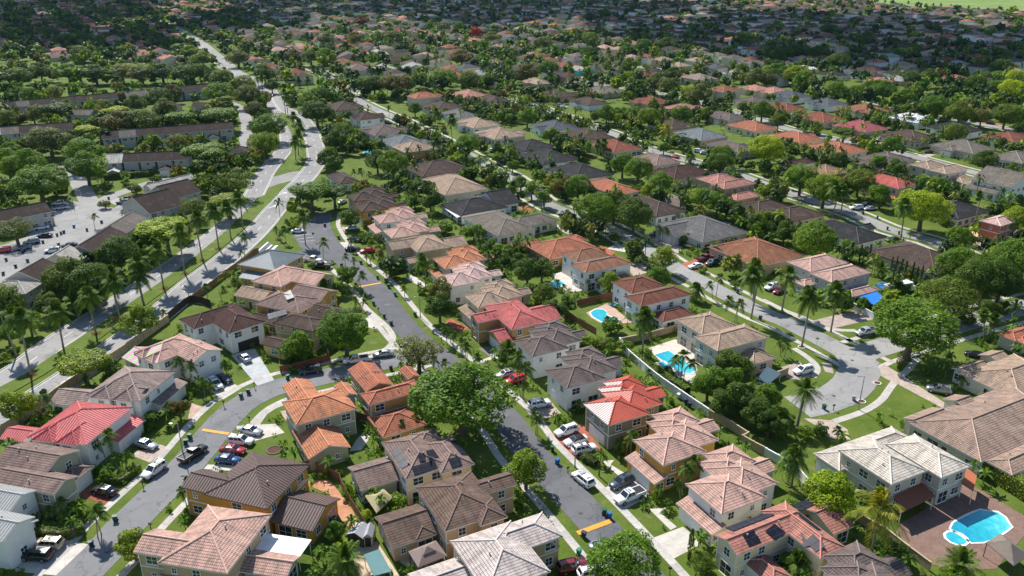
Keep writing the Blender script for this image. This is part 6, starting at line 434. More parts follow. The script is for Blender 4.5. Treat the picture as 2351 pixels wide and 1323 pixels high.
def stripe_mat():
    m,nt,b=base_mat('patch_sheets',.6,.3); uv=nn(nt,'ShaderNodeUVMap').outputs[0]
    sp=nn(nt,'ShaderNodeSeparateXYZ'); nt.links.new(uv,sp.inputs[0]); tc=nn(nt,'ShaderNodeTexCoord').outputs['Object']
    fu=math_(nt,'FRACT',math_(nt,'ADD',math_(nt,'DIVIDE',sp.outputs[0],2.1),math_(nt,'MULTIPLY',noise(nt,tc,.6,2),.3))); fv=math_(nt,'FRACT',math_(nt,'DIVIDE',sp.outputs[1],.44))
    col=ramp(nt,fu,[(.0,(.36,.55,.22)),(.44,(.34,.52,.22)),(.5,(.70,.25,.44)),(.94,(.72,.28,.46)),(1,(.36,.55,.22))])
    col=mix(nt,1.0,col,ramp(nt,fv,[(0,(.5,.5,.5)),(.16,(.6,.6,.6)),(.22,(1,1,1))]),'MULTIPLY'); nt.links.new(col,b.inputs['Base Color']); return m  # same painted course shade carried across the sheets
STRIPE=stripe_mat(); PATCHW=plain('white_metal_panels',(.60,.53,.50),.55,.12,.7)
FASC=plain('white_fascia',(.70,.68,.63),.6,.05,1); FASCB=plain('brown_fascia',(.16,.11,.085),.6,.05,1)
TRIM=plain('white_trim',(.78,.77,.74),.6,.04,1); GARW=plain('garage_white',(.74,.74,.72),.5,.04,1); GARD=plain('garage_dark',(.03,.03,.032),.45,.05,1)
GLASS,_nt,_b=base_mat('window_glass',.06,.8); _b.inputs['Base Color'].default_value=(.035,.045,.055,1)
CARGLASS,_nt,_b=base_mat('car_glass',.04,.9); _b.inputs['Base Color'].default_value=(.012,.016,.02,1)
CAPM={}
SOLAR,_nt,_b=base_mat('solar_cells',.4,.2)
_tc=nn(_nt,'ShaderNodeTexCoord').outputs['Object']; _br=nn(_nt,'ShaderNodeTexBrick'); _nt.links.new(_tc,_br.inputs['Vector']); _br.offset=0
for i,v in (('Color1',(.012,.014,.022,1)),('Color2',(.014,.016,.026,1)),('Mortar',(.05,.055,.065,1))): _br.inputs[i].default_value=v
_br.inputs['Scale'].default_value=1; _br.inputs['Brick Width'].default_value=1.0; _br.inputs['Row Height'].default_value=1.6; _br.inputs['Mortar Size'].default_value=.03
_nt.links.new(_br.outputs[0],_b.inputs['Base Color'])
def wall_mat(n): return plain('stucco_'+n,WALLC[n],.9,.06,.7,.15,bm=.15)
# ---------------- ground
def ground_mat(name,stops,scale,rough=.95,bm=.4,fine=6,second=None):
    m,nt,b=base_mat(name,rough,.1); tc=nn(nt,'ShaderNodeTexCoord').outputs['Object']
    f=math_(nt,'ADD',math_(nt,'MULTIPLY',noise(nt,tc,scale,6,.65),.6),math_(nt,'MULTIPLY',noise(nt,tc,fine,4,.7),.4))
    col=ramp(nt,f,stops)
    if second:
        g=noise(nt,tc,second[0],5,.6); col=mix(nt,ramp(nt,g,[(second[1],(0,0,0)),(second[2],(1,1,1))]),col,second[3])
    if name.startswith('asphalt'):
        vo=nn(nt,'ShaderNodeTexVoronoi'); vo.feature='DISTANCE_TO_EDGE'; vo.inputs['Scale'].default_value=.11; wv=nn(nt,'ShaderNodeVectorMath'); wv.operation='ADD'
        nz=nn(nt,'ShaderNodeTexNoise'); nz.inputs['Scale'].default_value=.5; nt.links.new(tc,nz.inputs['Vector']); sc_=nn(nt,'ShaderNodeVectorMath'); sc_.operation='SCALE'; sc_.inputs['Scale'].default_value=4; nt.links.new(nz.outputs['Color'],sc_.inputs[0])
        nt.links.new(tc,wv.inputs[0]); nt.links.new(sc_.outputs[0],wv.inputs[1]); nt.links.new(wv.outputs[0],vo.inputs['Vector'])
        col=mix(nt,ramp(nt,vo.outputs['Distance'],[(0,(.55,.55,.55)),(.012,(0,0,0))]),col,(.05,.05,.05))
        col=mix(nt,ramp(nt,noise(nt,tc,.55,4,.75),[(.60,(0,0,0)),(.74,(.6,.6,.6))]),col,tuple(x*.55 for x in stops[0][1]))
        v2=nn(nt,'ShaderNodeTexVoronoi'); v2.inputs['Scale'].default_value=.07; nt.links.new(tc,v2.inputs['Vector']); sx=nn(nt,'ShaderNodeSeparateColor'); nt.links.new(v2.outputs['Color'],sx.inputs[0])
        col=mix(nt,1.0,col,ramp(nt,sx.outputs[0],[(0,(.88,.88,.88)),(1,(1.08,1.07,1.06))]),'MULTIPLY')
    nt.links.new(col,b.inputs['Base Color'])
    if bm: bump(nt,b,noise(nt,tc,fine*2,3,.7),bm,.08)
    return m
GRASS=ground_mat('lawn_grass',[(.30,(.045,.075,.012)),(.46,(.080,.122,.018)),(.60,(.115,.150,.028)),(.74,(.165,.175,.055))],.15,fine=2.2,second=(.22,.60,.74,(.19,.165,.08)))
MEDG=ground_mat('median_grass',[(.3,(.065,.105,.015)),(.55,(.10,.142,.024)),(.72,(.17,.175,.06))],.2,fine=2.5,second=(.25,.56,.72,(.2,.165,.085)))
FIELDM=ground_mat('field_grass',[(.32,(.10,.165,.035)),(.5,(.16,.235,.06)),(.68,(.27,.29,.11))],.012,bm=0,fine=.10)
ASPH=ground_mat('asphalt_dark',[(.3,(.105,.107,.115)),(.7,(.16,.16,.168))],.25,fine=5,bm=.15,second=(.35,.62,.72,(.20,.195,.19)))
ASPL=ground_mat('asphalt_loop',[(.3,(.155,.155,.16)),(.7,(.225,.225,.228))],.25,fine=5,bm=.15,second=(.3,.62,.75,(.16,.16,.165)))
ASPA=ground_mat('asphalt_pale',[(.3,(.225,.22,.213)),(.7,(.325,.316,.305))],.2,fine=4,bm=.15,second=(.12,.58,.72,(.19,.187,.182)))
def slab_mat(name,c,bw,bh,var=.12,gap=(.75,.75,.75),off=0.0,ang=-1.09):
    m,nt,b=base_mat(name,.9,.15); tc=nn(nt,'ShaderNodeTexCoord').outputs['Object']
    mp=nn(nt,'ShaderNodeMapping'); mp.inputs['Rotation'].default_value=(0,0,-ang); nt.links.new(tc,mp.inputs['Vector'])
    br=nn(nt,'ShaderNodeTexBrick'); nt.links.new(mp.outputs[0],br.inputs['Vector']); br.offset=off
    br.inputs['Scale'].default_value=1; br.inputs['Brick Width'].default_value=bw; br.inputs['Row Height'].default_value=bh; br.inputs['Mortar Size'].default_value=min(.03,bw*.08)
    br.inputs['Color1'].default_value=(*[x*(1-var) for x in c],1); br.inputs['Color2'].default_value=(*[x*(1+var) for x in c],1); br.inputs['Mortar'].default_value=(*[x*g for x,g in zip(c,gap)],1)
    f=noise(nt,tc,.6,5,.65); col=mix(nt,1.0,br.outputs[0],ramp(nt,f,[(.3,(.78,.77,.75)),(.7,(1.05,1.04,1.03))]),'MULTIPLY')
    nt.links.new(col,b.inputs['Base Color']); return m
PAVE=dict(conc=slab_mat('concrete_slabs',(.54,.505,.455),3.0,3.0,.03),greycon=slab_mat('grey_concrete',(.36,.35,.34),3,3,.03),concblue=slab_mat('pale_concrete',(.44,.46,.47),3.5,3.5,.02),
 redpav=slab_mat('red_pavers',(.42,.135,.085),.3,.3,.2,(.6,.6,.6),.5),redpav2=slab_mat('dark_red_pavers',(.33,.10,.07),.3,.3,.2,(.6,.6,.6),.5),pinkpav=slab_mat('pink_pavers',(.52,.36,.29),.35,.35,.12,(.7,.7,.7),.5),pinkpav2=slab_mat('rose_pavers',(.42,.34,.30),.35,.35,.12,(.7,.7,.7),.5),
 paver=slab_mat('sand_pavers',(.47,.38,.32),.35,.35,.15,(.7,.7,.7),.5),greypav=slab_mat('grey_pavers',(.22,.20,.19),.4,.4,.2,(.7,.7,.7),.5),palepav=slab_mat('pale_pavers',(.60,.54,.47),.6,.6,.08,(.8,.8,.8),.5),
 brownpav=slab_mat('brown_deck',(.235,.15,.12),.4,.4,.1,(.75,.75,.75),.5),sand=slab_mat('sand_tiles',(.56,.45,.33),.8,.8,.06),clay=ground_mat('clay_stain',[(.3,(.30,.13,.07)),(.55,(.48,.24,.14)),(.75,(.55,.36,.24))],.4,fine=1.5,bm=.1),sandpav=slab_mat('yellow_pavers',(.55,.42,.2),.3,.3,.1))
WALK=slab_mat('pavement_slabs',(.47,.44,.40),1.5,1.5,.05,(.72,.72,.72))
def poly(name,pts,z,mat,kind='structure',skirt=.12):
    me=bpy.data.meshes.new(name); bm=bmesh.new(); vs=[bm.verts.new((x,y,z)) for x,y in pts]
    f=bm.faces.new(vs); f.normal_update()
    if f.normal.z<0: f.normal_flip()
    lo=[bm.verts.new((x,y,z-skirt)) for x,y in pts]; n=len(pts)
    for i in range(n):
        j=(i+1)%n; bm.faces.new([vs[j],vs[i],lo[i],lo[j]])
    bmesh.ops.triangulate(bm,faces=[f]); bm.to_mesh(me); bm.free(); me.materials.append(mat)
    o=obj(name,me); o['kind']=kind; return o
def smooth_line(P,step=4):
    P=[Vector((x,y,0)) for x,y in P]; out=[]
    for i in range(len(P)-1):
        a=P[max(i-1,0)];b=P[i];c=P[i+1];d=P[min(i+2,len(P)-1)]
        n=max(1,int((c-b).length/step))
        for k in range(n):
            t=k/n; out.append(.5*((2*b)+(c-a)*t+(2*a-5*b+4*c-d)*t*t+(3*b-a-3*c+d)*t**3))
    out.append(P[-1]); return out
def offs(L,d):
    o=[]
    for i,p in enumerate(L):
        t=(L[min(i+1,len(L)-1)]-L[max(i-1,0)]).normalized(); o.append(p+Vector((-t.y,t.x,0))*d)
    return o
def strip(name,L,R_,z,mat,kind='structure',edge=.10):
    V=[];Fc=[]
    for a,b in zip(L,R_): V+=[(a.x,a.y,z),(b.x,b.y,z),(a.x,a.y,z-edge),(b.x,b.y,z-edge)]
    for i in range(len(L)-1):
        k=4*i; Fc+=[(k,k+1,k+5,k+4),(k+2,k,k+4,k+6),(k+1,k+3,k+7,k+5)]
    o=obj(name,mesh(name,V,Fc,[mat])); 
    if kind: o['kind']=kind
    return o
g=obj('ground',mesh('ground',[(-3500,-300,0),(3500,-300,0),(3500,5000,0),(-3500,5000,0)],[(0,1,2,3)],[GRASS])); g['kind']='structure'
f=FIELD; far=[(f[-1][0]+1500,f[-1][1]+300),(3000,4500),(f[0][0]+300,4500)]
o=poly('playing_field',f+far,.03,FIELDM)
ROADPTS=[]
SLAB=plain('slab_concrete',(.47,.44,.40),.9,.12,1.3,.15,objrand=.22)
OTHER={n:[(p.x,p.y,w2/2) for n2,k2,w2,pl2 in ROADS if n2!=n for p in smooth_line(pl2,3.5) if p.length<230] for n,*_ in ROADS}
for n,k,wd,pl in ROADS:
    L=smooth_line(pl,3.5); ROADPTS+=[(p.x,p.y,wd/2) for p in L]
    a,b=offs(L,wd/2),offs(L,-wd/2)
    mat=ASPA if k in('avenue',) else ASPH if n=='centre_street' else ASPL if n=='loop_street' else ASPA
    zz=.040+.001*[r[0] for r in ROADS].index(n)
    strip('road',a,b,zz,mat)
    if k=='street' and n not in('cul_de_sac',):
        for s in (1,-1):
            po=strip('pavement',offs(L,s*(wd/2+3.3)),offs(L,s*(wd/2+1.9)),.026,WALK); cs=s*(wd/2+2.6); Q=offs(smooth_line(pl,1.5),cs); ns=0
            for a_,b_ in zip(Q,Q[1:]):
                ln=(b_-a_).length
                if ln<.7 or a_.length>185 or a_.y<70 or abs(a_.x)>a_.y*.75 or ns>=280: continue
                if any(math.hypot(a_.x-x_,a_.y-y_)<w_+.9 for x_,y_,w_ in OTHER[n]): continue
                mb=MB(); mb.box(.012,ln-.012,-.69,.69,-.03,.012); obj('slab',mb.mesh('slab',[SLAB]),po,(a_.x,a_.y,.031+rnd.uniform(-.002,.002)),math.atan2(b_.y-a_.y,b_.x-a_.x)); ns+=1
    if k=='avenue' and n!='crossroads_link':
        for s in (1,-1): strip('kerb',offs(L,s*(wd/2+.28)),offs(L,s*(wd/2+.02)),.13,PAVE['conc'],edge=.2)
for pts in EX['walks']:
    L=smooth_line(pts,1.5); strip('pavement',offs(L,.75),offs(L,-.75),.032,WALK)
for ci_,(n,pts) in enumerate(COURTS): poly('parking_court' if 'park' in n else 'road',pts,.070+.004*ci_,ASPH if 'court' in n else ASPA); ROADPTS+=[(x,y,5) for x,y in pts]+[(sum(p[0] for p in pts)/len(pts),sum(p[1] for p in pts)/len(pts),9)]
for i,pts in enumerate(MEDIANS): poly('median_grass',pts,.15+.001*i,MEDG,skirt=.2)
for i,(m,pts) in enumerate(DRIVES): poly('driveway',pts,.033+.0001*i,PAVE[m])
# markings
WHITE=plain('road_paint_white',(.72,.72,.70),.7,.15,3); YELL=plain('road_paint_yellow',(.62,.30,.035),.7,.15,3)
def line_seg(mb,a,b,w,z):
    a,b=Vector((*a,0)),Vector((*b,0)); t=(b-a).normalized(); n=Vector((-t.y,t.x,0))*w/2
    mb.face([(*(a-n)[:2],z),(*(b-n)[:2],z),(*(b+n)[:2],z),(*(a+n)[:2],z)])
for n,k,wd,pl in ROADS:
    if k!='avenue' or n=='crossroads_link': continue
    L=smooth_line(pl,3.0); mb=MB(); zz=.058+.001*[r[0] for r in ROADS].index(n)
    for i in range(0,len(L)-1,4): line_seg(mb,L[i][:2],L[i+1][:2],.16,zz)
    for s in (1,-1):
        Q=offs(L,s*(wd/2-.45))
        if s==1 or n!='avenue_far':
            for i in range(len(Q)-1): line_seg(mb,Q[i][:2],Q[i+1][:2],.12,zz)
    obj('lane_marking',mb.mesh('lane_marking',[WHITE]))['kind']='structure'
for k,(w_,m_) in {'hump1':(1.0,YELL),'hump2':(.8,YELL),'hump3':(.8,YELL),'stop1':(.5,WHITE),'stop2':(.5,WHITE),'stop3':(.9,WHITE),'bay0':(.15,WHITE),'bay1':(.15,WHITE),'bay2':(.15,WHITE),'bay3':(.15,WHITE)}.items():
    mb=MB(); line_seg(mb,EX[k][0],EX[k][1],w_,.098); obj('road_marking',mb.mesh('road_marking',[m_]))['kind']='structure'
for k in ('arrow1','arrow2'):
    x,y=EX[k][0]; mb=MB(); line_seg(mb,(x-1,y-1.6),(x+.6,y+1),.35,.098); mb.face([(x-.3,y+1.5,.099),(x+1.5,y+.4,.099),(x+1.5,y+2.4,.099)]); obj('turn_arrow',mb.mesh('turn_arrow',[WHITE]))['kind']='structure'
# ---------------- houses
MP=.40
def hip_slopes(a,b,k,m):
    "list of (side,[pts],uv) with z=0 at the eave"
    S=[]
    def sl(side,pts):
        p=[Vector(q) for q in pts]; e=(p[1]-p[0]).normalized(); n=(p[1]-p[0]).cross(p[2]-p[0]).normalized(); up=n.cross(e)
        S.append((side,pts,[((q-p[0]).dot(e),(q-p[0]).dot(up)) for q in p]))
    if k=='hip':
        if a>=b:
            h=b*m; r=a-b; r=max(r,.02)
            sl('-v',[(-a,-b,0),(a,-b,0),(r,0,h),(-r,0,h)]); sl('+v',[(a,b,0),(-a,b,0),(-r,0,h),(r,0,h)])
            sl('+u',[(a,-b,0),(a,b,0),(r,0,h)]); sl('-u',[(-a,b,0),(-a,-b,0),(-r,0,h)])
            R_=[((-a,-b,0),(-r,0,h)),((-a,b,0),(-r,0,h)),((a,-b,0),(r,0,h)),((a,b,0),(r,0,h)),((-r,0,h),(r,0,h))]
        else:
            h=a*m; r=max(b-a,.02)
            sl('-v',[(-a,-b,0),(a,-b,0),(0,-r,h)]); sl('+v',[(a,b,0),(-a,b,0),(0,r,h)])
            sl('+u',[(a,-b,0),(a,b,0),(0,r,h),(0,-r,h)]); sl('-u',[(-a,b,0),(-a,-b,0),(0,-r,h),(0,r,h)])
            R_=[((-a,-b,0),(0,-r,h)),((a,-b,0),(0,-r,h)),((-a,b,0),(0,r,h)),((a,b,0),(0,r,h)),((0,-r,h),(0,r,h))]
    elif k=='gu':
        h=b*m; sl('-v',[(-a,-b,0),(a,-b,0),(a,0,h),(-a,0,h)]); sl('+v',[(a,b,0),(-a,b,0),(-a,0,h),(a,0,h)]); R_=[((-a,0,h),(a,0,h))]
    elif k=='gv':
        h=a*m; sl('+u',[(a,-b,0),(a,b,0),(0,b,h),(0,-b,h)]); sl('-u',[(-a,b,0),(-a,-b,0),(0,-b,h),(0,b,h)]); R_=[((0,-b,h),(0,b,h))]
    else:
        h=2*b*.3; sl('-v',[(-a,-b,0),(a,-b,0),(a,b,h),(-a,b,h)]); R_=[]
    return S,R_
def roof_mesh(a,b,k,m,mats,pm=None):
    S,R_=hip_slopes(a,b,k,m); mb=MB(); th=.2
    for side,pts,uv in S:
        mb.face(pts,(3 if pm and side in pm else 0),uv)
    low=lambda p:(p[0],p[1],p[2]-th)
    if k=='hip': E=[(-a,-b,0),(a,-b,0),(a,b,0),(-a,b,0)]
    elif k=='gu': h=b*m; E=[(-a,-b,0),(a,-b,0),(a,0,h),(a,b,0),(-a,b,0),(-a,0,h)]
    elif k=='gv': h=a*m; E=[(-a,-b,0),(0,-b,h),(a,-b,0),(a,b,0),(0,b,h),(-a,b,0)]
    else: h=2*b*.3; E=[(-a,-b,0),(a,-b,0),(a,b,h),(-a,b,h)]
    n=len(E)
    for i in range(n):
        p,q=E[i],E[(i+1)%n]; mb.face([low(p),low(q),q,p],1)
    for side,pts,uv in S: mb.face([low(p) if k!='hip' else (p[0],p[1],-th) for p in pts[::-1]],1) if k!='hip' else None
    if k=='hip': mb.face([low(p) for p in E[::-1]],1)
    return mb.mesh('roof',mats,uv=True),S,R_
def caps_mesh(R_,mat,rad=.12):
    mb=MB()
    for p,q in R_:
        mb.tube((p[0],p[1],p[2]+.02),(q[0],q[1],q[2]+.02),rad,rad,6)
    return mb.mesh('ridge_caps',[mat],smooth=True)
def seams_mesh(S,mat):
    mb=MB()
    for side,pts,uv in S:
        p0,p1=Vector(pts[0]),Vector(pts[1]); e=(p1-p0); L=e.length; e.normalize(); P=[Vector(q) for q in pts]
        n=e.cross(P[2]-p0).normalized(); up=n.cross(e)
        us=[q[0] for q in uv]; vs=[q[1] for q in uv]; H_=max(vs)
        tl=[u for u,v in uv if v>H_-.01]; t0,t1=min(tl),max(tl); b0,b1=0,L
        s=.25
        while s<L-.1:
            lim=H_
            if t0>b0+.05 and s<t0: lim=H_*(s-b0)/(t0-b0)
            if t1<b1-.05 and s>t1: lim=H_*(b1-s)/(b1-t1)
            a=p0+e*s; q=a+up*lim; w=e*.03; hgt=n*.07
            A=[a-w,a+w,a+w*.6+hgt,a-w*.6+hgt]; B=[x+up*lim for x in A]
            for i in (0,1,2,3):
                j=(i+1)%4; mb.face([A[i],A[j],B[j],B[i]])
            mb.face(A[::-1])
            s+=.5
    return mb.mesh('seams',[mat])
def wall_mesh(a,b,z,k,m,mat):
    o=.45; A,B=a-o,b-o; zt=z-.05; mb=MB()
    if k=='shed+v':
        top=[(-A,-B,zt),(A,-B,zt),(A,B,z+.5),(-A,B,z+.5)]; bot=[(x,y,-.1) for x,y,_ in top]
        for i in range(4):
            j=(i+1)%4; mb.face([bot[i],bot[j],top[j],top[i]])
    else:
        mb.box(-A,A,-B,B,-.1,zt)
        if k=='gu':
            for x in (-A,A): mb.face([(x,-B,zt),(x,B,zt),(x,0,z+b*m-.2)][::(1 if x>0 else -1)])
        if k=='gv':
            for y in (-B,B): mb.face([(-A,y,zt),(A,y,zt),(0,y,z+a*m-.2)][::(-1 if y>0 else 1)])
    return mb.mesh('wall',[mat])
def window_mesh(w,h):
    fr=MB(); t=.09
    fr.box(-w/2-t,w/2+t,-.05,.07,-h/2-t,-h/2); fr.box(-w/2-t,w/2+t,-.05,.07,h/2,h/2+t)
    fr.box(-w/2-t,-w/2,-.05,.07,-h/2,h/2); fr.box(w/2,w/2+t,-.05,.07,-h/2,h/2)
    fr.box(-.03,.03,-.05,.055,-h/2,h/2); fr.box(-w/2,w/2,-.05,.053,-.03,.03); fr.box(-w/2-t*1.6,w/2+t*1.6,-.05,.13,-h/2-t*1.9,-h/2-t*1.02)
    pa=MB(); pa.box(-w/2,w/2,.0,.03,-h/2,h/2)
    s=MB(); s.v,s.f,s.m,s.uv=list(fr.v),list(fr.f),[0]*len(fr.f),list(fr.uv); s.box(-w/2,w/2,.0,.03,-h/2,h/2,1)
    return fr.mesh('window',[TRIM]),pa.mesh('pane',[GLASS]),s.mesh('window',[TRIM,GLASS])
WIN={k:window_mesh(*k) for k in ((1.1,1.25),(1.7,1.3),(.7,.9),(2.2,2.1))}
gm=MB()
for i in range(4): gm.box(-2.45,2.45,-.03,.05,.02+.55*i,.55*(i+1)-.02)
gm.box(-2.6,2.6,-.05,.03,0,2.3); GARAGE={0:gm.mesh('garage_door',[GARW]),1:gm.mesh('garage_door',[GARD])}
dm=MB(); dm.box(-.5,.5,-.03,.06,.02,2.1); dm.box(-.62,.62,-.05,.03,0,2.22,1); DOOR=dm.mesh('door',[plain('door_wood',(.14,.06,.03),.5,.1,3),TRIM])
vm=MB(); vm.tube((0,0,-.3),(0,0,.35),.09,.09,8); vm.tube((0,0,.33),(0,0,.42),.16,.13,8); VENT=vm.mesh('roof_vent',[plain('vent_grey',(.3,.28,.26),.5,.05,1)])
HPOS=[]; LAND=[]
RC=[]
def roof_m(rc,rt): 
    if rc in('redmetal',): return metal_mat(rc,(.48,.10,.062))
    if rc=='redmetal2': return metal_mat(rc,(.58,.135,.13))
    if rc=='brownmetal': return metal_mat(rc,(.125,.078,.066))
    if rc=='bluegrey': return metal_mat(rc,(.16,.19,.205))
    if rt=='metal': return metal_mat(rc,ROOFC[rc])
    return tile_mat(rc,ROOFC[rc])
def cap_m(rc):
    c=ROOFC.get(rc)
    if c is None: return roof_m(rc,'metal')
    return plain('ridge_'+rc,tuple(min(.8,x*1.25+.02) for x in c),.8,.1,2)
for key,label,X,Y,th,rc,wc,rt,ws,sol,ex in HOUSES:
    D=math.hypot(X,Y); r=obj('house' if 'town' not in key else 'townhouse',None,None,(X,Y,0),th); r.empty_display_size=.5
    tag(r,label,'house','houses of the estate' if 'town' not in key else 'townhouses beside the avenue')
    HPOS.append((X,Y,th,ws)); LAND.append((X,Y,key))
    wm=wall_mat(wc); ct,st=math.cos(th),math.sin(th); rr=random.Random(key)
    for iw,(u0,u1,v0,v1,z,k,op) in enumerate(ws):
        a,b=(u1-u0)/2,(v1-v0)/2; cx,cy=(u0+u1)/2,(v0+v1)/2
        col=ex['cols'][iw] if 'cols' in ex else rc
        if ex.get('whitebay') and iw==2: col='townpale'
        rm=roof_m(col,rt); m=MP if not('mid' in ex) else .36
        if z<3.5 and min(a,b)>6: m=.36
        if op=='S': m=.66
        if 'townhouse' in key and z>5: m=.5
        obj('wall',wall_mesh(a,b,z,k,m,wm if not(iw==0 and 'wc2' in ex) else wm),r,(cx,cy,0))
        pm=None
        if ex.get('patch')==1 and iw in(0,2,3): pm=('-v',)
        if ex.get('patch')==2 and iw in(1,2): pm=('-u',)
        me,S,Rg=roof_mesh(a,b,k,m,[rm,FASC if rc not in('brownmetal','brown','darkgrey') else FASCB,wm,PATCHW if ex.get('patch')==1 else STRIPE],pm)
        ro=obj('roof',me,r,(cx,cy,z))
        if D<560:
            if Rg: obj('ridge_caps',caps_mesh(Rg,cap_m(col),.12 if D<260 else .16),ro)
            if rt=='metal' and D<340: obj('seams',seams_mesh(S,cap_m(col)),ro)
        if D<210 and iw<2:
            for q in range(rr.choice((1,2,2,3))):
                x,y=rr.uniform(-.6,.6)*a,rr.uniform(-.6,.6)*b
                zz=z+m*(min(a-abs(x),b-abs(y)) if k=='hip' else b-abs(y) if k=='gu' else a-abs(x)) if k!='shed+v' else z+.3*(y+b)
                hid=any(j!=iw and w2[0]<cx+x<w2[1] and w2[2]<cy+y<w2[3] for j,w2 in enumerate(ws))
                if not hid: obj('roof_vent',VENT,r,(cx+x,cy+y,zz))
        if z>5 and D<300 and k!='shed+v':
            tb=MB(); A,B=a-.40,b-.40
            for (x0,x1,y0,y1) in ((-A,A,-B-.0,-B+.06),(-A,A,B-.06,B),(-A,-A+.06,-B+.06,B-.06),(A-.06,A,-B+.06,B-.06)): tb.box(x0,x1,y0,y1,2.85,3.05)
            obj('trim_band',tb.mesh('trim_band',[TRIM]),r,(cx,cy,.003*iw))
        # openings
        if D>470: continue
        for side,nx,ny,half,ext in (('-v',0,-1,a,b),('+v',0,1,a,b),('-u',-1,0,b,a),('+u',1,0,b,a)):
            wnx,wny=nx*ct-ny*st,nx*st+ny*ct
            if (wnx*-X+wny*-Y)/D<-.05: continue
            hw=half-.45; e=ext-.45+.012
            gar='G'+side in op
            if gar and hw>1.6:
                sc_=min(1,(hw*2-.4)/5.3); go=obj('garage_door',GARAGE[1 if ex.get('gdark') else 0],r,(cx+nx*e,cy+ny*e,0),math.atan2(ny,nx)-PI/2,(sc_,1,1))
            def blocked(x,y,zc):
                return any(j!=iw and w2[0]+.3<x<w2[1]-.3 and w2[2]+.3<y<w2[3]-.3 and w2[4]>zc-.6 for j,w2 in enumerate(ws))
            n=max(1,int(hw*2/3.1)); rows=(1.5,4.25) if z>5 else (1.55,)
            for zc in rows:
                if gar and zc<2: continue
                for i in range(n):
                    s=(-hw+(i+.5)*2*hw/n)+rr.uniform(-.3,.3)
                    if hw<.9 : continue
                    if rr.random()<.18: continue
                    x=cx+nx*e+(-ny)*s; y=cy+ny*e+nx*s
                    if blocked(x+nx*.4,y+ny*.4,zc): continue
                    kk=rr.choice(((1.1,1.25),(1.1,1.25),(1.7,1.3),(.7,.9))) if zc>2 else rr.choice(((1.1,1.25),(1.7,1.3),(2.2,2.1),(.7,.9)))
                    if kk[1]>2: zq=1.2
                    else: zq=zc
                    rz=math.atan2(ny,nx)-PI/2
                    if D<215:
                        wo=obj('window',WIN[kk][0],r,(x,y,zq),rz); obj('pane',WIN[kk][1],wo)
                    else: obj('window',WIN[kk][2],r,(x,y,zq),rz)
            if z<3.6 and side=='-v' and not gar and iw==0 and hw>3:
                x,y=cx+nx*e+.3,cy+ny*e
                if not blocked(x+nx*.4,y+ny*.4,1): obj('door',DOOR,r,(x,y,0),math.atan2(ny,nx)-PI/2)
    if D<230:
        w0=ws[0]; z0=w0[4]
        for sx,sy in ((0,2),(1,2),(0,3),(1,3)):
            x=w0[sx]+(.53 if sx==0 else -.53); y=w0[sy]+(.40 if sy==2 else -.40)
            if any(j>0 and w2[0]<x<w2[1] and w2[2]<y<w2[3] for j,w2 in enumerate(ws)): continue
            p=MB(); p.box(x-.05,x+.05,y-.05,y+.05,.1,z0-.1); obj('downpipe',p.mesh('downpipe',[TRIM]),r)
    for q in sol:
        P=[Vector(p)+Vector((0,0,.14)) for p in q]
        if (P[1]-P[0]).cross(P[3]-P[0]).z<0: P=P[::-1]
        n=(P[1]-P[0]).cross(P[3]-P[0]).normalized(); nu=max(1,round((P[1]-P[0]).length/1.15)); nv=max(1,round((P[3]-P[0]).length/1.6))
        bl_=lambda s,t:P[0].lerp(P[1],s).lerp(P[3].lerp(P[2],s),t)
        for iu in range(nu):
            for iv in range(nv):
                g_=.018; A=[bl_((iu+g_)/nu,(iv+g_)/nv),bl_((iu+1-g_)/nu,(iv+g_)/nv),bl_((iu+1-g_)/nu,(iv+1-g_)/nv),bl_((iu+g_)/nu,(iv+1-g_)/nv)]; B=[p-n*.07 for p in A]; mb=MB(); mb.face(A); mb.face(B[::-1])
                for k in range(4): mb.face([B[k],B[(k+1)%4],A[(k+1)%4],A[k]])
                obj('solar_panel',mb.mesh('solar_panel',[SOLAR]),r)
# ---------------- placement bookkeeping
ra=np.array([(x,y) for x,y,_ in ROADPTS]); rw=np.array([w for *_,w in ROADPTS])
ha=np.array([(x,y) for x,y,*_ in HPOS])
def pip(x,y,P):
    c=False; j=len(P)-1
    for i in range(len(P)):
        if (P[i][1]>y)!=(P[j][1]>y) and x<(P[j][0]-P[i][0])*(y-P[i][1])/(P[j][1]-P[i][1])+P[i][0]: c=not c
        j=i
    return c
def on_road(x,y,pad): d=np.hypot(ra[:,0]-x,ra[:,1]-y); return bool((d<rw+pad).any())
def in_house(x,y,pad):
    d=np.hypot(ha[:,0]-x,ha[:,1]-y)
    for i in np.where(d<26)[0]:
        X,Y,th,ws=HPOS[i]; c,s=math.cos(th),math.sin(th); u=(x-X)*c+(y-Y)*s; v=-(x-X)*s+(y-Y)*c
        for w in ws:
            if w[0]-pad<u<w[1]+pad and w[2]-pad<v<w[3]+pad: return True
    return False
def on_drive(x,y): return any(pip(x,y,p) for _,p in DRIVES) or any(pip(x,y,p) for _,p in POOLS) or any(pip(x,y,p) for _,p in COURTS)
F_=1850.; P_=math.radians(22.4)
def proj(x,y,z=0):
    zz=z-84; f=y*math.cos(P_)-zz*math.sin(P_); u=y*math.sin(P_)+zz*math.cos(P_); return 1175.5+F_*x/f,661.5-F_*u/f
ORD=['','second ','third ','fourth ','fifth ','sixth ','seventh ','eighth ','ninth ','tenth ','eleventh ','twelfth ','thirteenth ','fourteenth ','fifteenth ','sixteenth ']
LA=np.array([(x,y) for x,y,_ in LAND])
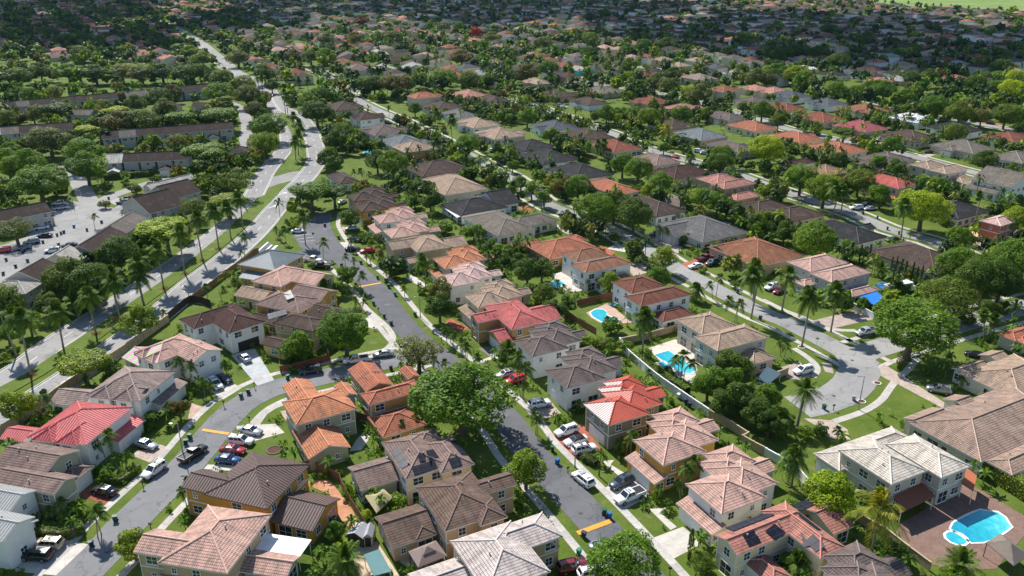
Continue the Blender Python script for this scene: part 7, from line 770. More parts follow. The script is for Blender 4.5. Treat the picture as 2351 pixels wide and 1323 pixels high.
def rel_labels(items,desc,tail='standing {o}nearest the {k}'):
    "items: list of (index,x,y,desc) -> unique labels by order of nearness to a landmark house"
    by={}
    for it in items:
        d=np.hypot(LA[:,0]-it[1],LA[:,1]-it[2]); j=int(d.argmin()); by.setdefault((it[3],j),[]).append((d[j],it[0]))
    out={}
    for (ds,j),L in by.items():
        for n,(_,i) in enumerate(sorted(L)):
            out[i]=ds+' '+tail.format(o=(ORD[n] if n<len(ORD) else str(n+1)+'th '),k=LAND[j][2])
    return out
# ---------------- vegetation
def leaf_mat(name,c,c2,trans=.34):
    m=bpy.data.materials.new(name); m.use_nodes=True; nt=m.node_tree; nt.nodes.clear()
    out=nn(nt,'ShaderNodeOutputMaterial'); g=nn(nt,'ShaderNodeNewGeometry'); oi=nn(nt,'ShaderNodeObjectInfo'); tc=nn(nt,'ShaderNodeTexCoord')
    c=(c[0]*2.15,c[1]*2.0,c[2]*1.5); c2=(c2[0]*2.2,c2[1]*2.05,c2[2]*1.5)
    col=ramp(nt,g.outputs['Random Per Island'],[(0,tuple(x*.6 for x in c)),(.5,c),(1,c2)])
    col=mix(nt,1.0,col,ramp(nt,oi.outputs['Random'],[(0,(.72,.80,.72)),(.5,(1,1,1)),(1,(1.12,1.05,.9))]),'MULTIPLY')
    nz=noise(nt,g.outputs['Position'],.09,3,.6); col=mix(nt,1.0,col,ramp(nt,nz,[(.3,(.72,.78,.75)),(.7,(1.18,1.12,.95))]),'MULTIPLY')
    d=nn(nt,'ShaderNodeBsdfPrincipled'); d.inputs['Roughness'].default_value=.55; d.inputs['Specular IOR Level'].default_value=.12; nt.links.new(col,d.inputs['Base Color'])
    t=nn(nt,'ShaderNodeBsdfTranslucent'); tcol=mix(nt,1.0,col,(1.25,1.2,.55),'MULTIPLY'); nt.links.new(tcol,t.inputs['Color'])
    mx=nn(nt,'ShaderNodeMixShader'); mx.inputs[0].default_value=trans; nt.links.new(d.outputs[0],mx.inputs[1]); nt.links.new(t.outputs[0],mx.inputs[2]); nt.links.new(mx.outputs[0],out.inputs[0]); return m
LEAF=dict(d=leaf_mat('leaves_dark',(.032,.066,.014),(.06,.105,.022)),m=leaf_mat('leaves_mid',(.05,.105,.014),(.10,.17,.024)),y=leaf_mat('leaves_light',(.085,.135,.014),(.16,.215,.022)),Y=leaf_mat('leaves_bright',(.13,.19,.012),(.24,.30,.02)),
 o=leaf_mat('leaves_olive',(.052,.085,.017),(.095,.135,.028)),a=leaf_mat('leaves_greyish',(.07,.09,.034),(.12,.14,.058)),p=leaf_mat('leaves_bronze',(.062,.062,.02),(.115,.095,.03)),R=leaf_mat('leaves_rust',(.10,.035,.014),(.16,.06,.02)),R2=leaf_mat('leaves_scarlet',(.16,.016,.014),(.24,.03,.02)),
 palm=leaf_mat('palm_green',(.045,.085,.018),(.09,.14,.03),.3),palmy=leaf_mat('palm_yellow',(.12,.13,.02),(.22,.2,.03),.3),silver=leaf_mat('palm_silver',(.18,.24,.21),(.28,.34,.30),.2))
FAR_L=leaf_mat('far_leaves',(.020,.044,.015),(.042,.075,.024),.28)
BARK=plain('bark',(.14,.105,.08),.9,.2,3); PBARK=plain('palm_bark',(.26,.225,.19),.85,.15,2.5); SHAFT=plain('crownshaft',(.10,.17,.05),.5,.1,2)
def quads(c,n,size,asp=.62,jit=.55):
    "leaf quads at points c facing n"
    N=len(c); n=n+nr.normal(0,jit,(N,3)); n/=np.linalg.norm(n,axis=1)[:,None]+1e-9
    t=np.cross(n,nr.normal(0,1,(N,3))); t/=np.linalg.norm(t,axis=1)[:,None]+1e-9; b=np.cross(n,t)
    s=size*nr.uniform(.65,1.3,N)[:,None]; t=t*s; b=b*s*asp
    return np.stack([c-t-b*.3,c-t*.1-b,c+t+b*.2,c+t*.1+b],1).reshape(-1,3)
def qmesh(name,V,mats,fm=None):
    V=np.ascontiguousarray(V,dtype=np.float32); N=len(V)//4; me=bpy.data.meshes.new(name); me.vertices.add(len(V)); me.vertices.foreach_set('co',V.ravel())
    me.loops.add(4*N); me.loops.foreach_set('vertex_index',np.arange(4*N,dtype=np.int32)); me.polygons.add(N); me.polygons.foreach_set('loop_start',np.arange(0,4*N,4,dtype=np.int32))
    me.update(calc_edges=True); me.validate()
    for m in mats: me.materials.append(m)
    if fm is not None: me.polygons.foreach_set('material_index',np.asarray(fm,dtype=np.int32))
    return me
def sph(N): v=nr.normal(0,1,(N,3)); return v/np.linalg.norm(v,axis=1)[:,None]
def crown_pts(nl,N,kind='r'):
    "points/normals on a lumpy crown of unit radius"
    if kind=='u': cen=sph(nl)*np.array([.74,.74,.62])*nr.uniform(.4,1,(nl,1)); cen[:,2]=np.abs(cen[:,2])-.2; rad=nr.uniform(.22,.36,nl)
    elif kind=='c': z=nr.uniform(-.95,.95,nl); cen=np.stack([nr.normal(0,.1,nl),nr.normal(0,.1,nl),z],1); rad=.34*(1-np.abs(z)**3*.8)
    elif kind=='a': cen=sph(nl)*nr.uniform(.35,.85,(nl,1)); rad=nr.uniform(.16,.30,nl)
    else: cen=sph(nl)*nr.uniform(.45,.74,(nl,1)); rad=nr.uniform(.22,.38,nl)
    if kind!='c': cen[:,2]=np.where(cen[:,2]<-.35,cen[:,2]*.6,cen[:,2])
    P=[];Nn=[]
    while sum(map(len,P))<N:
        i=nr.integers(0,nl,N); d=sph(N); p=cen[i]+d*rad[i][:,None]*nr.uniform(.8,1.08,(N,1))
        keep=np.ones(N,bool)
        for j in range(nl): keep&=~((np.linalg.norm(p-cen[j],axis=1)<rad[j]*.78)&(i!=j))
        P.append(p[keep]);Nn.append(d[keep])
    p=np.concatenate(P)[:N]; n=np.concatenate(Nn)[:N]; return p,n
CROWN={}
for k,cfg in dict(r=[(26,5200,.052),(34,6500,.046),(20,4600,.056),(30,5600,.05)],u=[(44,7600,.05),(52,8200,.046)],a=[(44,5600,.036),(52,6000,.034)],b=[(14,1500,.085),(18,1700,.08)],c=[(14,1500,.075)],L=[(60,13000,.034),(54,12000,.036)]).items():
    CROWN[k]=[]
    for nl,N,sz in cfg:
        p,n=crown_pts(nl,N,k if k!='L' else 'r'); n=n+np.array([0,0,.35]); CROWN[k].append(qmesh('crown',quads(p,n,sz),[LEAF['m']]))
def trunk_mesh(limbs,seed):
    q=random.Random(seed); mb=MB(); p=Vector((0,0,-.02)); mb.tube(p,(0.01,.01,.32),.05,.036,8); top=Vector((.01,.01,.32))
    for i in range(limbs):
        a=2*PI*i/limbs+q.uniform(-.4,.4); e=Vector((math.cos(a)*q.uniform(.16,.26),math.sin(a)*q.uniform(.16,.26),q.uniform(.55,.72))); md=top+(e-top)*.5+Vector((0,0,.03))
        mb.tube(top-Vector((0,0,.02)),md,.024,.017,6); mb.tube(md,e,.017,.007,6)
        e2=md+Vector((math.cos(a+1)*.14,math.sin(a+1)*.14,.16)); mb.tube(md,e2,.012,.005,5)
    return mb.mesh('trunk',[BARK],smooth=True)
TRUNK=[trunk_mesh(5,1),trunk_mesh(4,2),trunk_mesh(6,3)]
TN=dict(r='broadleaf_tree',u='spreading_tree',a='feathery_tree',b='shrub',c='cypress')
TD=dict(d='dark green',m='leafy green',y='light green',Y='bright yellow-green',o='olive green',a='grey-green',p='bronze-leaved',R='rust-red flowering',R2='scarlet flowering')
KD=dict(r='round tree',u='flat-topped tree',a='feathery tree',b='shrub',c='slim cypress')
KV=dict(r=(.60,.40),u=(.70,.30),a=(.58,.42),b=(.42,.46),c=(.5,.5))
tl=rel_labels([(i,t[2],t[3],TD[t[1]]+' '+KD[t[0]]) for i,t in enumerate(TREES)],'')
TPOS=[]
for i,(k,tint,x,y,W,Ht) in enumerate(TREES):
    if k!='b' and in_house(x,y,-.5) and math.hypot(x,y)<250:
        # step the trunk out of the house it would pierce
        for q in range(1,30):
            if not in_house(x,y-.4*q,.2): y-=.4*q; break
    TPOS.append((x,y,W/2)); zc,vr=KV[k]; r=obj(TN[k],None,None,(x,y,0),rnd.uniform(0,6.28)); r.empty_display_size=.5
    tag(r,tl[i],'tree' if k!='b' else 'shrub',dict(b='garden shrubs',c='row of cypresses').get(k,'trees of the estate'))
    c=obj('crown',rnd.choice(CROWN['L' if k=='r' and W>9.5 else k]),r,(0,0,zc*Ht),rnd.uniform(0,6.28),(W/2*1.04,W/2*1.04,vr*Ht*(1.15 if k=='r' else 1))); omat(c,LEAF[tint])
    if k=='b': obj('stem',TRUNK[i%3],r,(0,0,0),0,(W*.8,W*.8,Ht*.7))
    elif k=='c': obj('trunk',TRUNK[1],r,(0,0,0),0,(1.5,1.5,Ht*.5))
    else: obj('trunk',TRUNK[i%3],r,(0,0,0),0,(W*.95,W*.95,Ht*1.05))
# palms
def frond(L,e0,droop,nl=13,wid=.11,ll=.34,seed=0,flat=.35):
    q=random.Random(seed); V=[]; pts=[]
    for j in range(9):
        s=j/8; ca=math.cos(e0); sa=math.sin(e0); pts.append(Vector((L*ca*s*(1-.12*s*droop),0,L*(sa*s-droop*s*s))))
    up=Vector((0,0,1))
    for j in range(8):
        w=.045*(1-j/9); a,b=pts[j],pts[j+1]; y=Vector((0,w,0)); V+=[a-y,b-y,b+y,a+y]
    for j in range(nl):
        s=.14+.86*(j+.5)/nl; f=s*8; i0=min(7,int(f)); p=pts[i0].lerp(pts[i0+1],f-i0); t=(pts[i0+1]-pts[i0]).normalized()
        l=L*ll*math.sin(PI*min(1,.22+.74*s))**.8
        for sd in (1,-1):
            d=(Vector((0,sd,0))*.85+t*.6+Vector((0,0,-flat-q.uniform(0,.25)))).normalized(); w=t*wid*.5
            e=p+d*l; V+=[p-w,p+w,e+w*.25,e-w*.25]
    return V
PK=dict(r=(3.8,21,.22,'palm',(78,-32),.60,.30,.38),q=(3.3,22,.18,'palm',(80,-35),.8,.26,.40),s=(1.9,11,.085,'palm',(75,-10),.75,.19,.40),d=(3.5,46,.28,'palm',(85,-42),.34,.15,.26),c=(5.2,20,.18,'palmy',(80,-35),.62,.22,.30),f=(1.8,34,.18,'palm',(85,-60),.3,.22,.5),B=(2.4,22,.22,'silver',(80,-20),.12,.4,.5))
FR={}
for k,(L,n,tr,mt,(e1,e2),dr,wid,ll) in PK.items():
    ms=[]
    for j in range(4):
        e=math.radians(e1+(e2-e1)*j/3); V=frond(L*(.85 if j==0 else 1),e,dr*(.35+.65*max(0,math.cos(e))),18 if k!='s' else 12,wid,ll,j)
        ms.append(np.array([tuple(v) for v in V],dtype=np.float32))
    FR[k]=ms
FMESH={k:[qmesh('frond',v,[LEAF[PK[k][3]]]) for v in FR[k]] for k in FR}
def crown_all(k,seed):
    q=random.Random(seed); L,n=PK[k][:2]; A=[]
    for i in range(n):
        j=min(3,int(4*(i+.5)/n)); a=i*2.399+q.uniform(-.25,.25); v=FR[k][j]*q.uniform(.88,1.08); c,s=math.cos(a),math.sin(a)
        A.append(np.stack([v[:,0]*c-v[:,1]*s,v[:,0]*s+v[:,1]*c,v[:,2]],1))
    return qmesh('crown',np.concatenate(A),[LEAF[PK[k][3]]])
PCROWN={k:[crown_all(k,i) for i in range(3)] for k in PK}
pt=MB(); pt.tube((0,0,0),(0,0,.12),1.25,1.0,9); pt.tube((0,0,.12),(0,0,.6),1.0,.92,9); pt.tube((0,0,.6),(0,0,1),.92,.68,9); PTR=pt.mesh('trunk',[PBARK],smooth=True)
ps=MB(); ps.tube((0,0,-.2),(0,0,.9),.17,.10,9); PSH=ps.mesh('crownshaft',[SHAFT],smooth=True)
PN=dict(r='royal_palm',q='queen_palm',s='small_palm',d='date_palm',c='coconut_palm',f='fan_palm',B='silver_palm')
PD=dict(r='tall grey-trunked royal palm',q='shaggy queen palm',s='slender small palm',d='dense date palm',c='yellowing coconut palm',f='compact fan palm',B='silver-leaved palm')
pl_=rel_labels([(i,p[1],p[2],PD[p[0]]) for i,p in enumerate(PALMS)],'')
for i,(k,x,y,h,lx) in enumerate(PALMS):
    D=math.hypot(x,y); r=obj(PN[k],None,None,(x,y,0)); r.empty_display_size=.5; tag(r,pl_[i],'palm',PD[k]+'s')
    L,n,tr=PK[k][:3]; big=1.0 if k!='s' else min(1.25,max(.8,h/4.5)); rz=rnd.uniform(0,6.28)
    t=obj('trunk',PTR,r,(0,0,-.05),0,(tr,tr,h)); t.rotation_euler=(rnd.uniform(-.03,.03),math.atan2(lx,h),rz)
    tx=lx; 
    if k=='r': 
        cs=obj('crownshaft',PSH,r,(tx,0,h-.15)); 
    zt=h+(.6 if k=='r' else 0)
    if D<185 and k in 'rqcd' and not(k=='d' and D>150):
        cr=obj('crown',None,r,(tx,0,zt),rz); cr.empty_display_size=.3
        for f_ in range(n):
            j=min(3,int(4*(f_+.5)/n)); fo=obj('frond',FMESH[k][j],cr,(0,0,0),f_*2.399+rnd.uniform(-.25,.25)); q=rnd.uniform(.88,1.1); fo.scale=(q,q,q)
    else: obj('crown',rnd.choice(PCROWN[k]),r,(tx,0,zt),rz,(big,big,big))
    TPOS.append((x,y,1.2))
# hedges
hp=[]
for lab,pts,h,w_,tint in HEDGES:
    L=smooth_line(pts,1.5); V=[];c0=L[0].copy(); P=[];N_=[]
    ln=sum((L[i+1]-L[i]).length for i in range(len(L)-1)); n=int(min(9000,ln*(2*h+w_)*38))
    for i in range(n):
        s=rnd.uniform(0,len(L)-1.001); j=int(s); p=L[j].lerp(L[j+1],s-j); t=(L[j+1]-L[j]).normalized(); nn_=Vector((-t.y,t.x,0)); q=rnd.uniform(0,2*h+w_)
        if q<h: a,z,nv=-w_/2,q,-nn_
        elif q<2*h: a,z,nv=w_/2,q-h,nn_
        else: a,z,nv=rnd.uniform(-w_/2,w_/2),h,Vector((0,0,1))
        P.append((p.x-c0.x+nn_.x*a+rnd.gauss(0,.06),p.y-c0.y+nn_.y*a+rnd.gauss(0,.06),z+rnd.gauss(0,.06))); N_.append(tuple(nv))
    ho=obj('hedge',qmesh('hedge',quads(np.array(P),np.array(N_),.16),[LEAF[tint]]),None,tuple(c0)); tag(ho,lab,'hedge','clipped hedges')
    a,b=offs(L,w_/2-.18),offs(L,-w_/2+.18); a=[v-c0 for v in a]; b=[v-c0 for v in b]
    so_=strip('branches',a,b,h-.18,BARK,kind=None,edge=h-.18); so_.parent=ho
# ---------------- cars
PAINT={}
for n,c,mt in [('white',(.78,.78,.78),0),('whitep',(.76,.76,.75),0),('whitepol',(.80,.80,.80),0),('silver',(.48,.49,.50),.5),('steel',(.25,.27,.30),.5),('black',(.012,.012,.014),.2),('blue',(.02,.07,.19),.4),('red',(.35,.012,.02),.2),('redc',(.55,.01,.015),.1),('maroon',(.20,.012,.02),.3),('navy',(.012,.018,.045),.3),('beige',(.48,.42,.34),.4),('slate',(.055,.075,.095),.4),('bluegrey',(.16,.21,.27),.4),('whiteblack',(.76,.76,.76),0)]:
    PAINT[n]=plain('car_paint_'+n,c,.28,0,1,.5,mt,coat=.8)
TYRE=plain('tyre',(.015,.015,.016),.85,.1,4); RIM=plain('wheel_rim',(.42,.42,.44),.3,0,1,.5,.7); LAMPW=plain('headlight',(.75,.78,.8),.12,0,1,.8); LAMPR=plain('tail_light',(.35,.01,.012),.2,0,1,.6); BLK=plain('black_plastic',(.02,.02,.022),.6,.05,3)
def loft(st):
    mb=MB(); R_=[]
    for x,w,zb,zm,zt in st: R_.append([(x,-w*.96,zb),(x,-w,zb+(zm-zb)*.45),(x,-w*.985,zm),(x,-w*.86,zt),(x,0,zt+.03),(x,w*.86,zt),(x,w*.985,zm),(x,w,zb+(zm-zb)*.45),(x,w*.96,zb)])
    for i in range(len(R_)-1):
        A,B=R_[i],R_[i+1]
        for j in range(len(A)): 
            k=(j+1)%len(A); mb.face([A[j],A[k],B[k],B[j]])
    mb.face(R_[0]); mb.face(R_[-1][::-1]); 
    me=mb.mesh('body',[PAINT['white']],smooth=False)
    bm=bmesh.new(); bm.from_mesh(me); bmesh.ops.remove_doubles(bm,verts=bm.verts,dist=.001); bmesh.ops.recalc_face_normals(bm,faces=bm.faces)
    for f in bm.faces: f.smooth=True
    bm.to_mesh(me); bm.free(); return me
CT=dict(
 sedan=dict(L=4.75,W=.91,st=[(-2.38,.74,.42,.70,.84),(-2.22,.87,.30,.82,.98),(-1.5,.91,.24,.86,1.02),(0,.91,.22,.86,.98),(1.1,.91,.22,.82,.94),(1.9,.87,.26,.70,.82),(2.28,.76,.34,.58,.68),(2.38,.62,.42,.52,.58)],g=(-1.85,-1.0,.20,1.05,.96,1.43,.80,.62),wr=.33,wx=1.38),
 suv=dict(L=4.85,W=.97,st=[(-2.42,.82,.46,.95,1.08),(-2.3,.93,.36,1.0,1.14),(-1.4,.97,.30,1.0,1.14),(0,.97,.28,.98,1.12),(1.1,.97,.28,.95,1.08),(1.95,.93,.32,.86,1.0),(2.33,.82,.40,.72,.86),(2.42,.68,.48,.66,.74)],g=(-2.32,-2.0,.30,1.15,1.10,1.74,.86,.70),wr=.38,wx=1.42),
 van=dict(L=5.3,W=1.0,st=[(-2.65,.92,.42,1.2,1.4),(-2.5,.99,.34,1.2,1.42),(0,1.0,.3,1.2,1.42),(1.5,1.0,.3,1.1,1.3),(2.3,.94,.34,.95,1.05),(2.65,.75,.42,.7,.8)],g=(-2.6,-2.5,1.0,1.95,1.38,2.1,.92,.80),wr=.36,wx=1.65),
 pickup=dict(L=5.75,W=1.0,st=[(-2.85,.96,.55,.95,1.06),(-2.8,.99,.42,1.0,1.14),(-1.0,1.0,.36,1.0,1.14),(0,1.0,.34,1.0,1.13),(1.3,1.0,.34,.98,1.12),(2.3,.96,.38,.92,1.06),(2.78,.86,.46,.78,.92),(2.86,.74,.54,.70,.78)],g=(-.75,-.55,.75,1.45,1.11,1.84,.88,.72),wr=.41,wx=1.75))
def quad_mesh(name,quads_,mat):
    mb=MB()
    for q in quads_: mb.face(q)
    return mb.mesh(name,[mat])
CARM={}
for k,c in CT.items():
    xr,tr_,tf,xf,zb,zt,wb,wt=c['g']; d={}
    d['body']=loft(c['st'])
    B=[(xr,-wb,zb),(xf,-wb,zb),(xf,wb,zb),(xr,wb,zb)]; Tt=[(tr_,-wt,zt),(tf,-wt,zt),(tf,wt,zt),(tr_,wt,zt)]
    mb=MB(); xm=(tr_+tf)/2
    for i in range(4):
        j=(i+1)%4; mb.face([B[i],B[j],Tt[j],Tt[i]])
    ap=(xm,0,zt+.05)
    for i in range(4): mb.face([Tt[i],Tt[(i+1)%4],ap])
    d['roof_panel']=mb.mesh('cabin',[PAINT['white']],smooth=False)
    def lerpq(a,b,s,t,o):  # patch of face a0a1b1b0
        def p(u,v): 
            lo=Vector(a[0]).lerp(Vector(a[1]),u); hi=Vector(b[0]).lerp(Vector(b[1]),u); return lo.lerp(hi,v)
        q=[p(s[0],t[0]),p(s[1],t[0]),p(s[1],t[1]),p(s[0],t[1])]; n=(q[1]-q[0]).cross(q[3]-q[0]).normalized()*o; return [tuple(v+n) for v in q]
    d['windshield']=quad_mesh('windshield',[lerpq((B[1],B[2]),(Tt[1],Tt[2]),(.06,.94),(.06,.92),.012)],CARGLASS)
    d['rear_window']=quad_mesh('rear_window',[lerpq((B[3],B[0]),(Tt[3],Tt[0]),(.08,.92),(.15,.9),.012)],CARGLASS)
    sides=[]
    spl=((.10,.38),(.42,.66),(.69,.92)) if k!='pickup' else ((.10,.46),(.50,.90))
    if k=='van': spl=((.70,.92),)
    d['side_window']=[quad_mesh('side_window',[lerpq((B[0],B[1]),(Tt[0],Tt[1]),s,(.12,.88),.012)],CARGLASS) for s in spl]+[quad_mesh('side_window',[lerpq((B[2],B[3]),(Tt[2],Tt[3]),(1-s[1],1-s[0]),(.12,.88),.012)],CARGLASS) for s in spl]
    hb=MB(); x=c['st'][-2][0]; 
    fz=c['st'][-2][3]; hb.box(-.06,.04,-.2,.2,-.07,.07); d['headlight']=(hb.mesh('headlight',[LAMPW]),x,c['st'][-2][1]-.2,fz-.02)
    tb=MB(); tb.box(-.05,.03,-.14,.14,-.10,.10); d['tail']=(tb.mesh('tail_light',[LAMPR]),-c['L']/2+.06,c['W']-.26,c['st'][0][3]-.06)
    wm_=MB(); wm_.tube((0,-.12,0),(0,.12,0),c['wr'],c['wr'],16); rm_=MB(); rm_.tube((0,-.128,0),(0,.128,0),c['wr']*.62,c['wr']*.62,10)
    d['wheel']=wm_.mesh('wheel',[TYRE]); d['rim']=rm_.mesh('rim',[RIM])
    gb=MB(); gb.box(-.03,.03,-.5,.5,-.09,.09); d['grille']=(gb.mesh('grille',[BLK]),c['st'][-1][0]+.0,0,c['st'][-1][2]+.06)
    mb=MB(); mb.box(-.08,.08,-.1,.1,-.06,.08); d['mirror']=mb.mesh('mirror',[BLK])
    if k=='pickup':
        bb=MB(); bb.box(-2.72,-.85,-.86,.86,1.0,1.205); d['bed']=bb.mesh('bed_cover',[BLK])
        wl=MB()
        for q in ((-2.84,-.80,-.99,-.86),(-2.84,-.80,.86,.99),(-2.84,-2.72,-.86,.86)): wl.box(*q,1.0,1.30)
        d['bedwall']=wl.mesh('bed_wall',[PAINT['white']])
        fl=MB(); fl.box(-2.71,-.85,-.855,.855,1.16,1.185); d['floor']=fl.mesh('bed_floor',[BLK])
    if k=='suv':
        rk=MB()
        for s in (-1,1): rk.box(tr_+.2,tf-.1,s*wt*.8-.025,s*wt*.8+.025,zt+.03,zt+.10)
        d['rack']=rk.mesh('roof_rack',[BLK])
    CARM[k]=d
def roofprint():
    mb=MB()
    for i,(x,y,w,h) in enumerate([(-.3,-.36,.10,.28),(-.3,-.24,.04,.28),(-.3,-.12,.1,.2),(-.3,0,.05,.28),(-.3,.12,.1,.28),(-.3,.24,.04,.24),(-.3,.34,.09,.28)]): mb.box(x-h/2,x+h/2,y-w/2,y+w/2,-.004,.006)
    return mb.mesh('roof_print',[plain('roof_print_ink',(.03,.05,.10),.5,0)])
RPRINT=roofprint()
cl=rel_labels([(i,c[2],c[3],c[1].replace('whitep','white').replace('whitepol','white')+' '+c[0]) for i,c in enumerate(CARS) if c[5] is None],'','in the far car park, {o}counted from the {k}')
SR=plain('sunroof_glass',(.012,.014,.018),.08,0,1,.8)
srm=MB(); srm.box(-.32,.32,-.36,.36,0,.012); SRM=srm.mesh('sunroof',[SR])
for i,(k,col,x,y,a,lab) in enumerate(CARS):
    d=CARM[k]; c=CT[k]; r=obj('car' if k in('sedan',) else {'suv':'sport_utility_car','van':'van','pickup':'pickup_truck'}[k],None,None,(x,y,.045),a); r.empty_display_size=.4
    tag(r,lab or cl[i],{'pickup':'pickup','van':'van'}.get(k,'car'),'cars parked around the estate')
    pm_=PAINT[col]; omat(obj('body',d['body'],r),pm_); cb=omat(obj('cabin',d['roof_panel'],r),PAINT['black'] if col=='whiteblack' else pm_)
    D=math.hypot(x,y)
    obj('windshield',d['windshield'],r); obj('rear_window',d['rear_window'],r)
    for s in d['side_window']: obj('side_window',s,r)
    for sx in (-1,1):
        for sy in (-1,1):
            wo=obj('wheel',d['wheel'],r,(sx*c['wx'],sy*(c['W']-.10),c['wr']))
            if D<260: obj('rim',d['rim'],wo)
    if D<320:
        m_,hx,hy,hz=d['headlight']
        for s in (-1,1): obj('headlight',m_,r,(hx+.03,s*hy,hz))
        m_,hx,hy,hz=d['tail']
        for s in (-1,1): obj('tail_light',m_,r,(hx-.02,s*hy,hz)); obj('mirror',d['mirror'],r,(c['g'][3]-.35,s*(c['W']+.06),c['g'][4]+.06))
        m_,hx,hy,hz=d['grille']; obj('grille',m_,r,(hx,0,hz))
    if k=='pickup':
        omat(obj('bed_wall',d['bedwall'],r),pm_); obj('bed_floor',d['floor'],r)
        if col=='whitepol': obj('bed_cover',d['bed'],r,(0,0,.07))
    if k=='suv' and i%2==0: obj('roof_rack',d['rack'],r)
    if k in('suv','sedan') and i%3!=1 and 'police' not in (lab or ''): obj('sunroof',SRM,r,((c['g'][1]+c['g'][2])/2+.15,0,c['g'][5]+.03))
    if lab and 'police' in lab:
        obj('roof_print',RPRINT,r,((c['g'][1]+c['g'][2])/2-(.3 if k=='suv' else -.25),0,c['g'][5]+.055))
        lb=MB(); lb.box(-.12,.12,-.55,.55,0,.12); obj('light_bar',lb.mesh('light_bar',[plain('light_bar_grey',(.35,.37,.42),.3,0)]),r,(c['g'][2]-.25,0,c['g'][5]+.03))
# ---------------- air conditioners
ab=MB(); ab.box(-.4,.4,-.4,.4,.05,.85); ACB=ab.mesh('casing',[plain('ac_grey',(.42,.42,.40),.5,.08,3)]); af=MB(); af.tube((0,0,.85),(0,0,.88),.32,.32,14); ACF=af.mesh('fan_grille',[BLK])
aci=[]
for X,Y,th,ws in HPOS:
    if math.hypot(X,Y)>240: continue
    q=random.Random(int(X*7+Y)); w=ws[min(1,len(ws)-1)]; c,s=math.cos(th),math.sin(th)
    for t in range(8):
        side=q.choice((0,1,2)); u=(w[0]+.05-.5) if side==0 else (w[1]-.05+.5) if side==1 else q.uniform(w[0]+1,w[1]-1); v=q.uniform(w[2]+1.5,w[3]-1.5) if side<2 else w[3]+.5
        x,y=X+u*c-v*s,Y+u*s+v*c
        if any(a[0]-.1<u<a[1]+.1 and a[2]-.1<v<a[3]+.1 for a in ws) or on_road(x,y,1): continue
        aci.append((len(aci),x,y,'grey air conditioner',th)); break
acl=rel_labels([a[:4] for a in aci],'','{o}at the {k}')
for i,x,y,_,th in aci:
    r=obj('air_conditioner',None,None,(x,y,0),th); r.empty_display_size=.3; tag(r,acl[i].strip(),'air conditioner','air conditioner units'); obj('casing',ACB,r); obj('fan_grille',ACF,r)
# ---------------- street things
BINC=dict(g=(.012,.085,.055),G=(.02,.22,.13),b=(.015,.12,.36),n=(.02,.035,.075),w=(.7,.7,.7),G2=(.3,.32,.33))
bb=MB(); lo=[(-.24,-.28,.12),(.24,-.28,.12),(.24,.28,.12),(-.24,.28,.12)]; hi=[(-.30,-.36,1.0),(.30,-.36,1.0),(.30,.34,1.0),(-.30,.34,1.0)]
for i in range(4): bb.face([lo[i],lo[(i+1)%4],hi[(i+1)%4],hi[i]])
bb.face(lo[::-1]); BINB=bb.mesh('body',[TYRE]); lm=MB(); lm.box(-.33,.33,-.39,.37,1.0,1.07); lm.box(-.30,.30,.37,.45,.93,1.02); BINL=lm.mesh('lid',[TYRE]); wh=MB(); wh.tube((-.30,.30,.13),(-.22,.30,.13),.13,.13,10); wh.tube((.22,.30,.13),(.30,.30,.13),.13,.13,10); BINW=wh.mesh('wheels',[TYRE])
BD=dict(g='dark green bin',G='light green bin',b='blue bin',n='navy bin',w='white storage bin',G2='grey bin')
bl=rel_labels([(i,b[1],b[2],BD[b[0]]) for i,b in enumerate(BINS)],'','at kerb, {o}nearest the {k}')
for i,(c,x,y) in enumerate(BINS):
    m_=plain('bin_'+c,BINC[c],.5,.08,4); r=obj('wheeled_bin',None,None,(x,y,.05),rnd.uniform(0,6.28)); r.empty_display_size=.3; tag(r,bl[i],'bin','wheeled bins put out at the kerb')
    omat(obj('body',BINB,r),m_); omat(obj('lid',BINL,r),m_); obj('wheels',BINW,r)
mm=MB(); mm.box(-.05,.05,-.05,.05,0,1.1); MPOST=mm.mesh('post',[BLK]); mm=MB(); mm.box(-.11,.11,-.26,.26,1.1,1.28); mm.tube((0,-.26,1.28),(0,.26,1.28),.11,.11,10); MBOX=mm.mesh('mail_box',[BLK]); mm=MB(); mm.box(.115,.13,.05,.09,1.15,1.42); MFLAG=mm.mesh('flag',[LAMPR])
ml=rel_labels([(i,*m,'black post-mounted mailbox') for i,m in enumerate(MAIL)],'')
for i,(x,y) in enumerate(MAIL):
    r=obj('mailbox',None,None,(x,y,.03),rnd.uniform(0,6.28)); r.empty_display_size=.3; tag(r,ml[i],'mailbox','kerbside mailboxes'); obj('post',MPOST,r); obj('mail_box',MBOX,r); obj('flag',MFLAG,r)
POLE=plain('concrete_pole',(.30,.28,.26),.8,.1,2)
ll_=rel_labels([(i,l[0],l[1],'slim concrete street lamp') for i,l in enumerate(LAMPS)],'')
for i,(x,y,h) in enumerate(LAMPS):
    r=obj('street_lamp',None,None,(x,y,0)); r.empty_display_size=.3; tag(r,ll_[i],'street lamp','street lamps')
    p=MB(); p.tube((0,0,0),(0,0,h),.13,.07,8); p.tube((0,0,0),(0,0,.25),.2,.2,8); obj('pole',p.mesh('pole',[POLE]),r)
    p=MB(); p.tube((0,0,h-.1),(-.9,-.25,h+.12),.045,.04,6); obj('arm',p.mesh('arm',[POLE]),r)
    p=MB(); p.box(-1.35,-.8,-.40,-.14,h+.07,h+.2); obj('lantern',p.mesh('lantern',[RIM]),r)
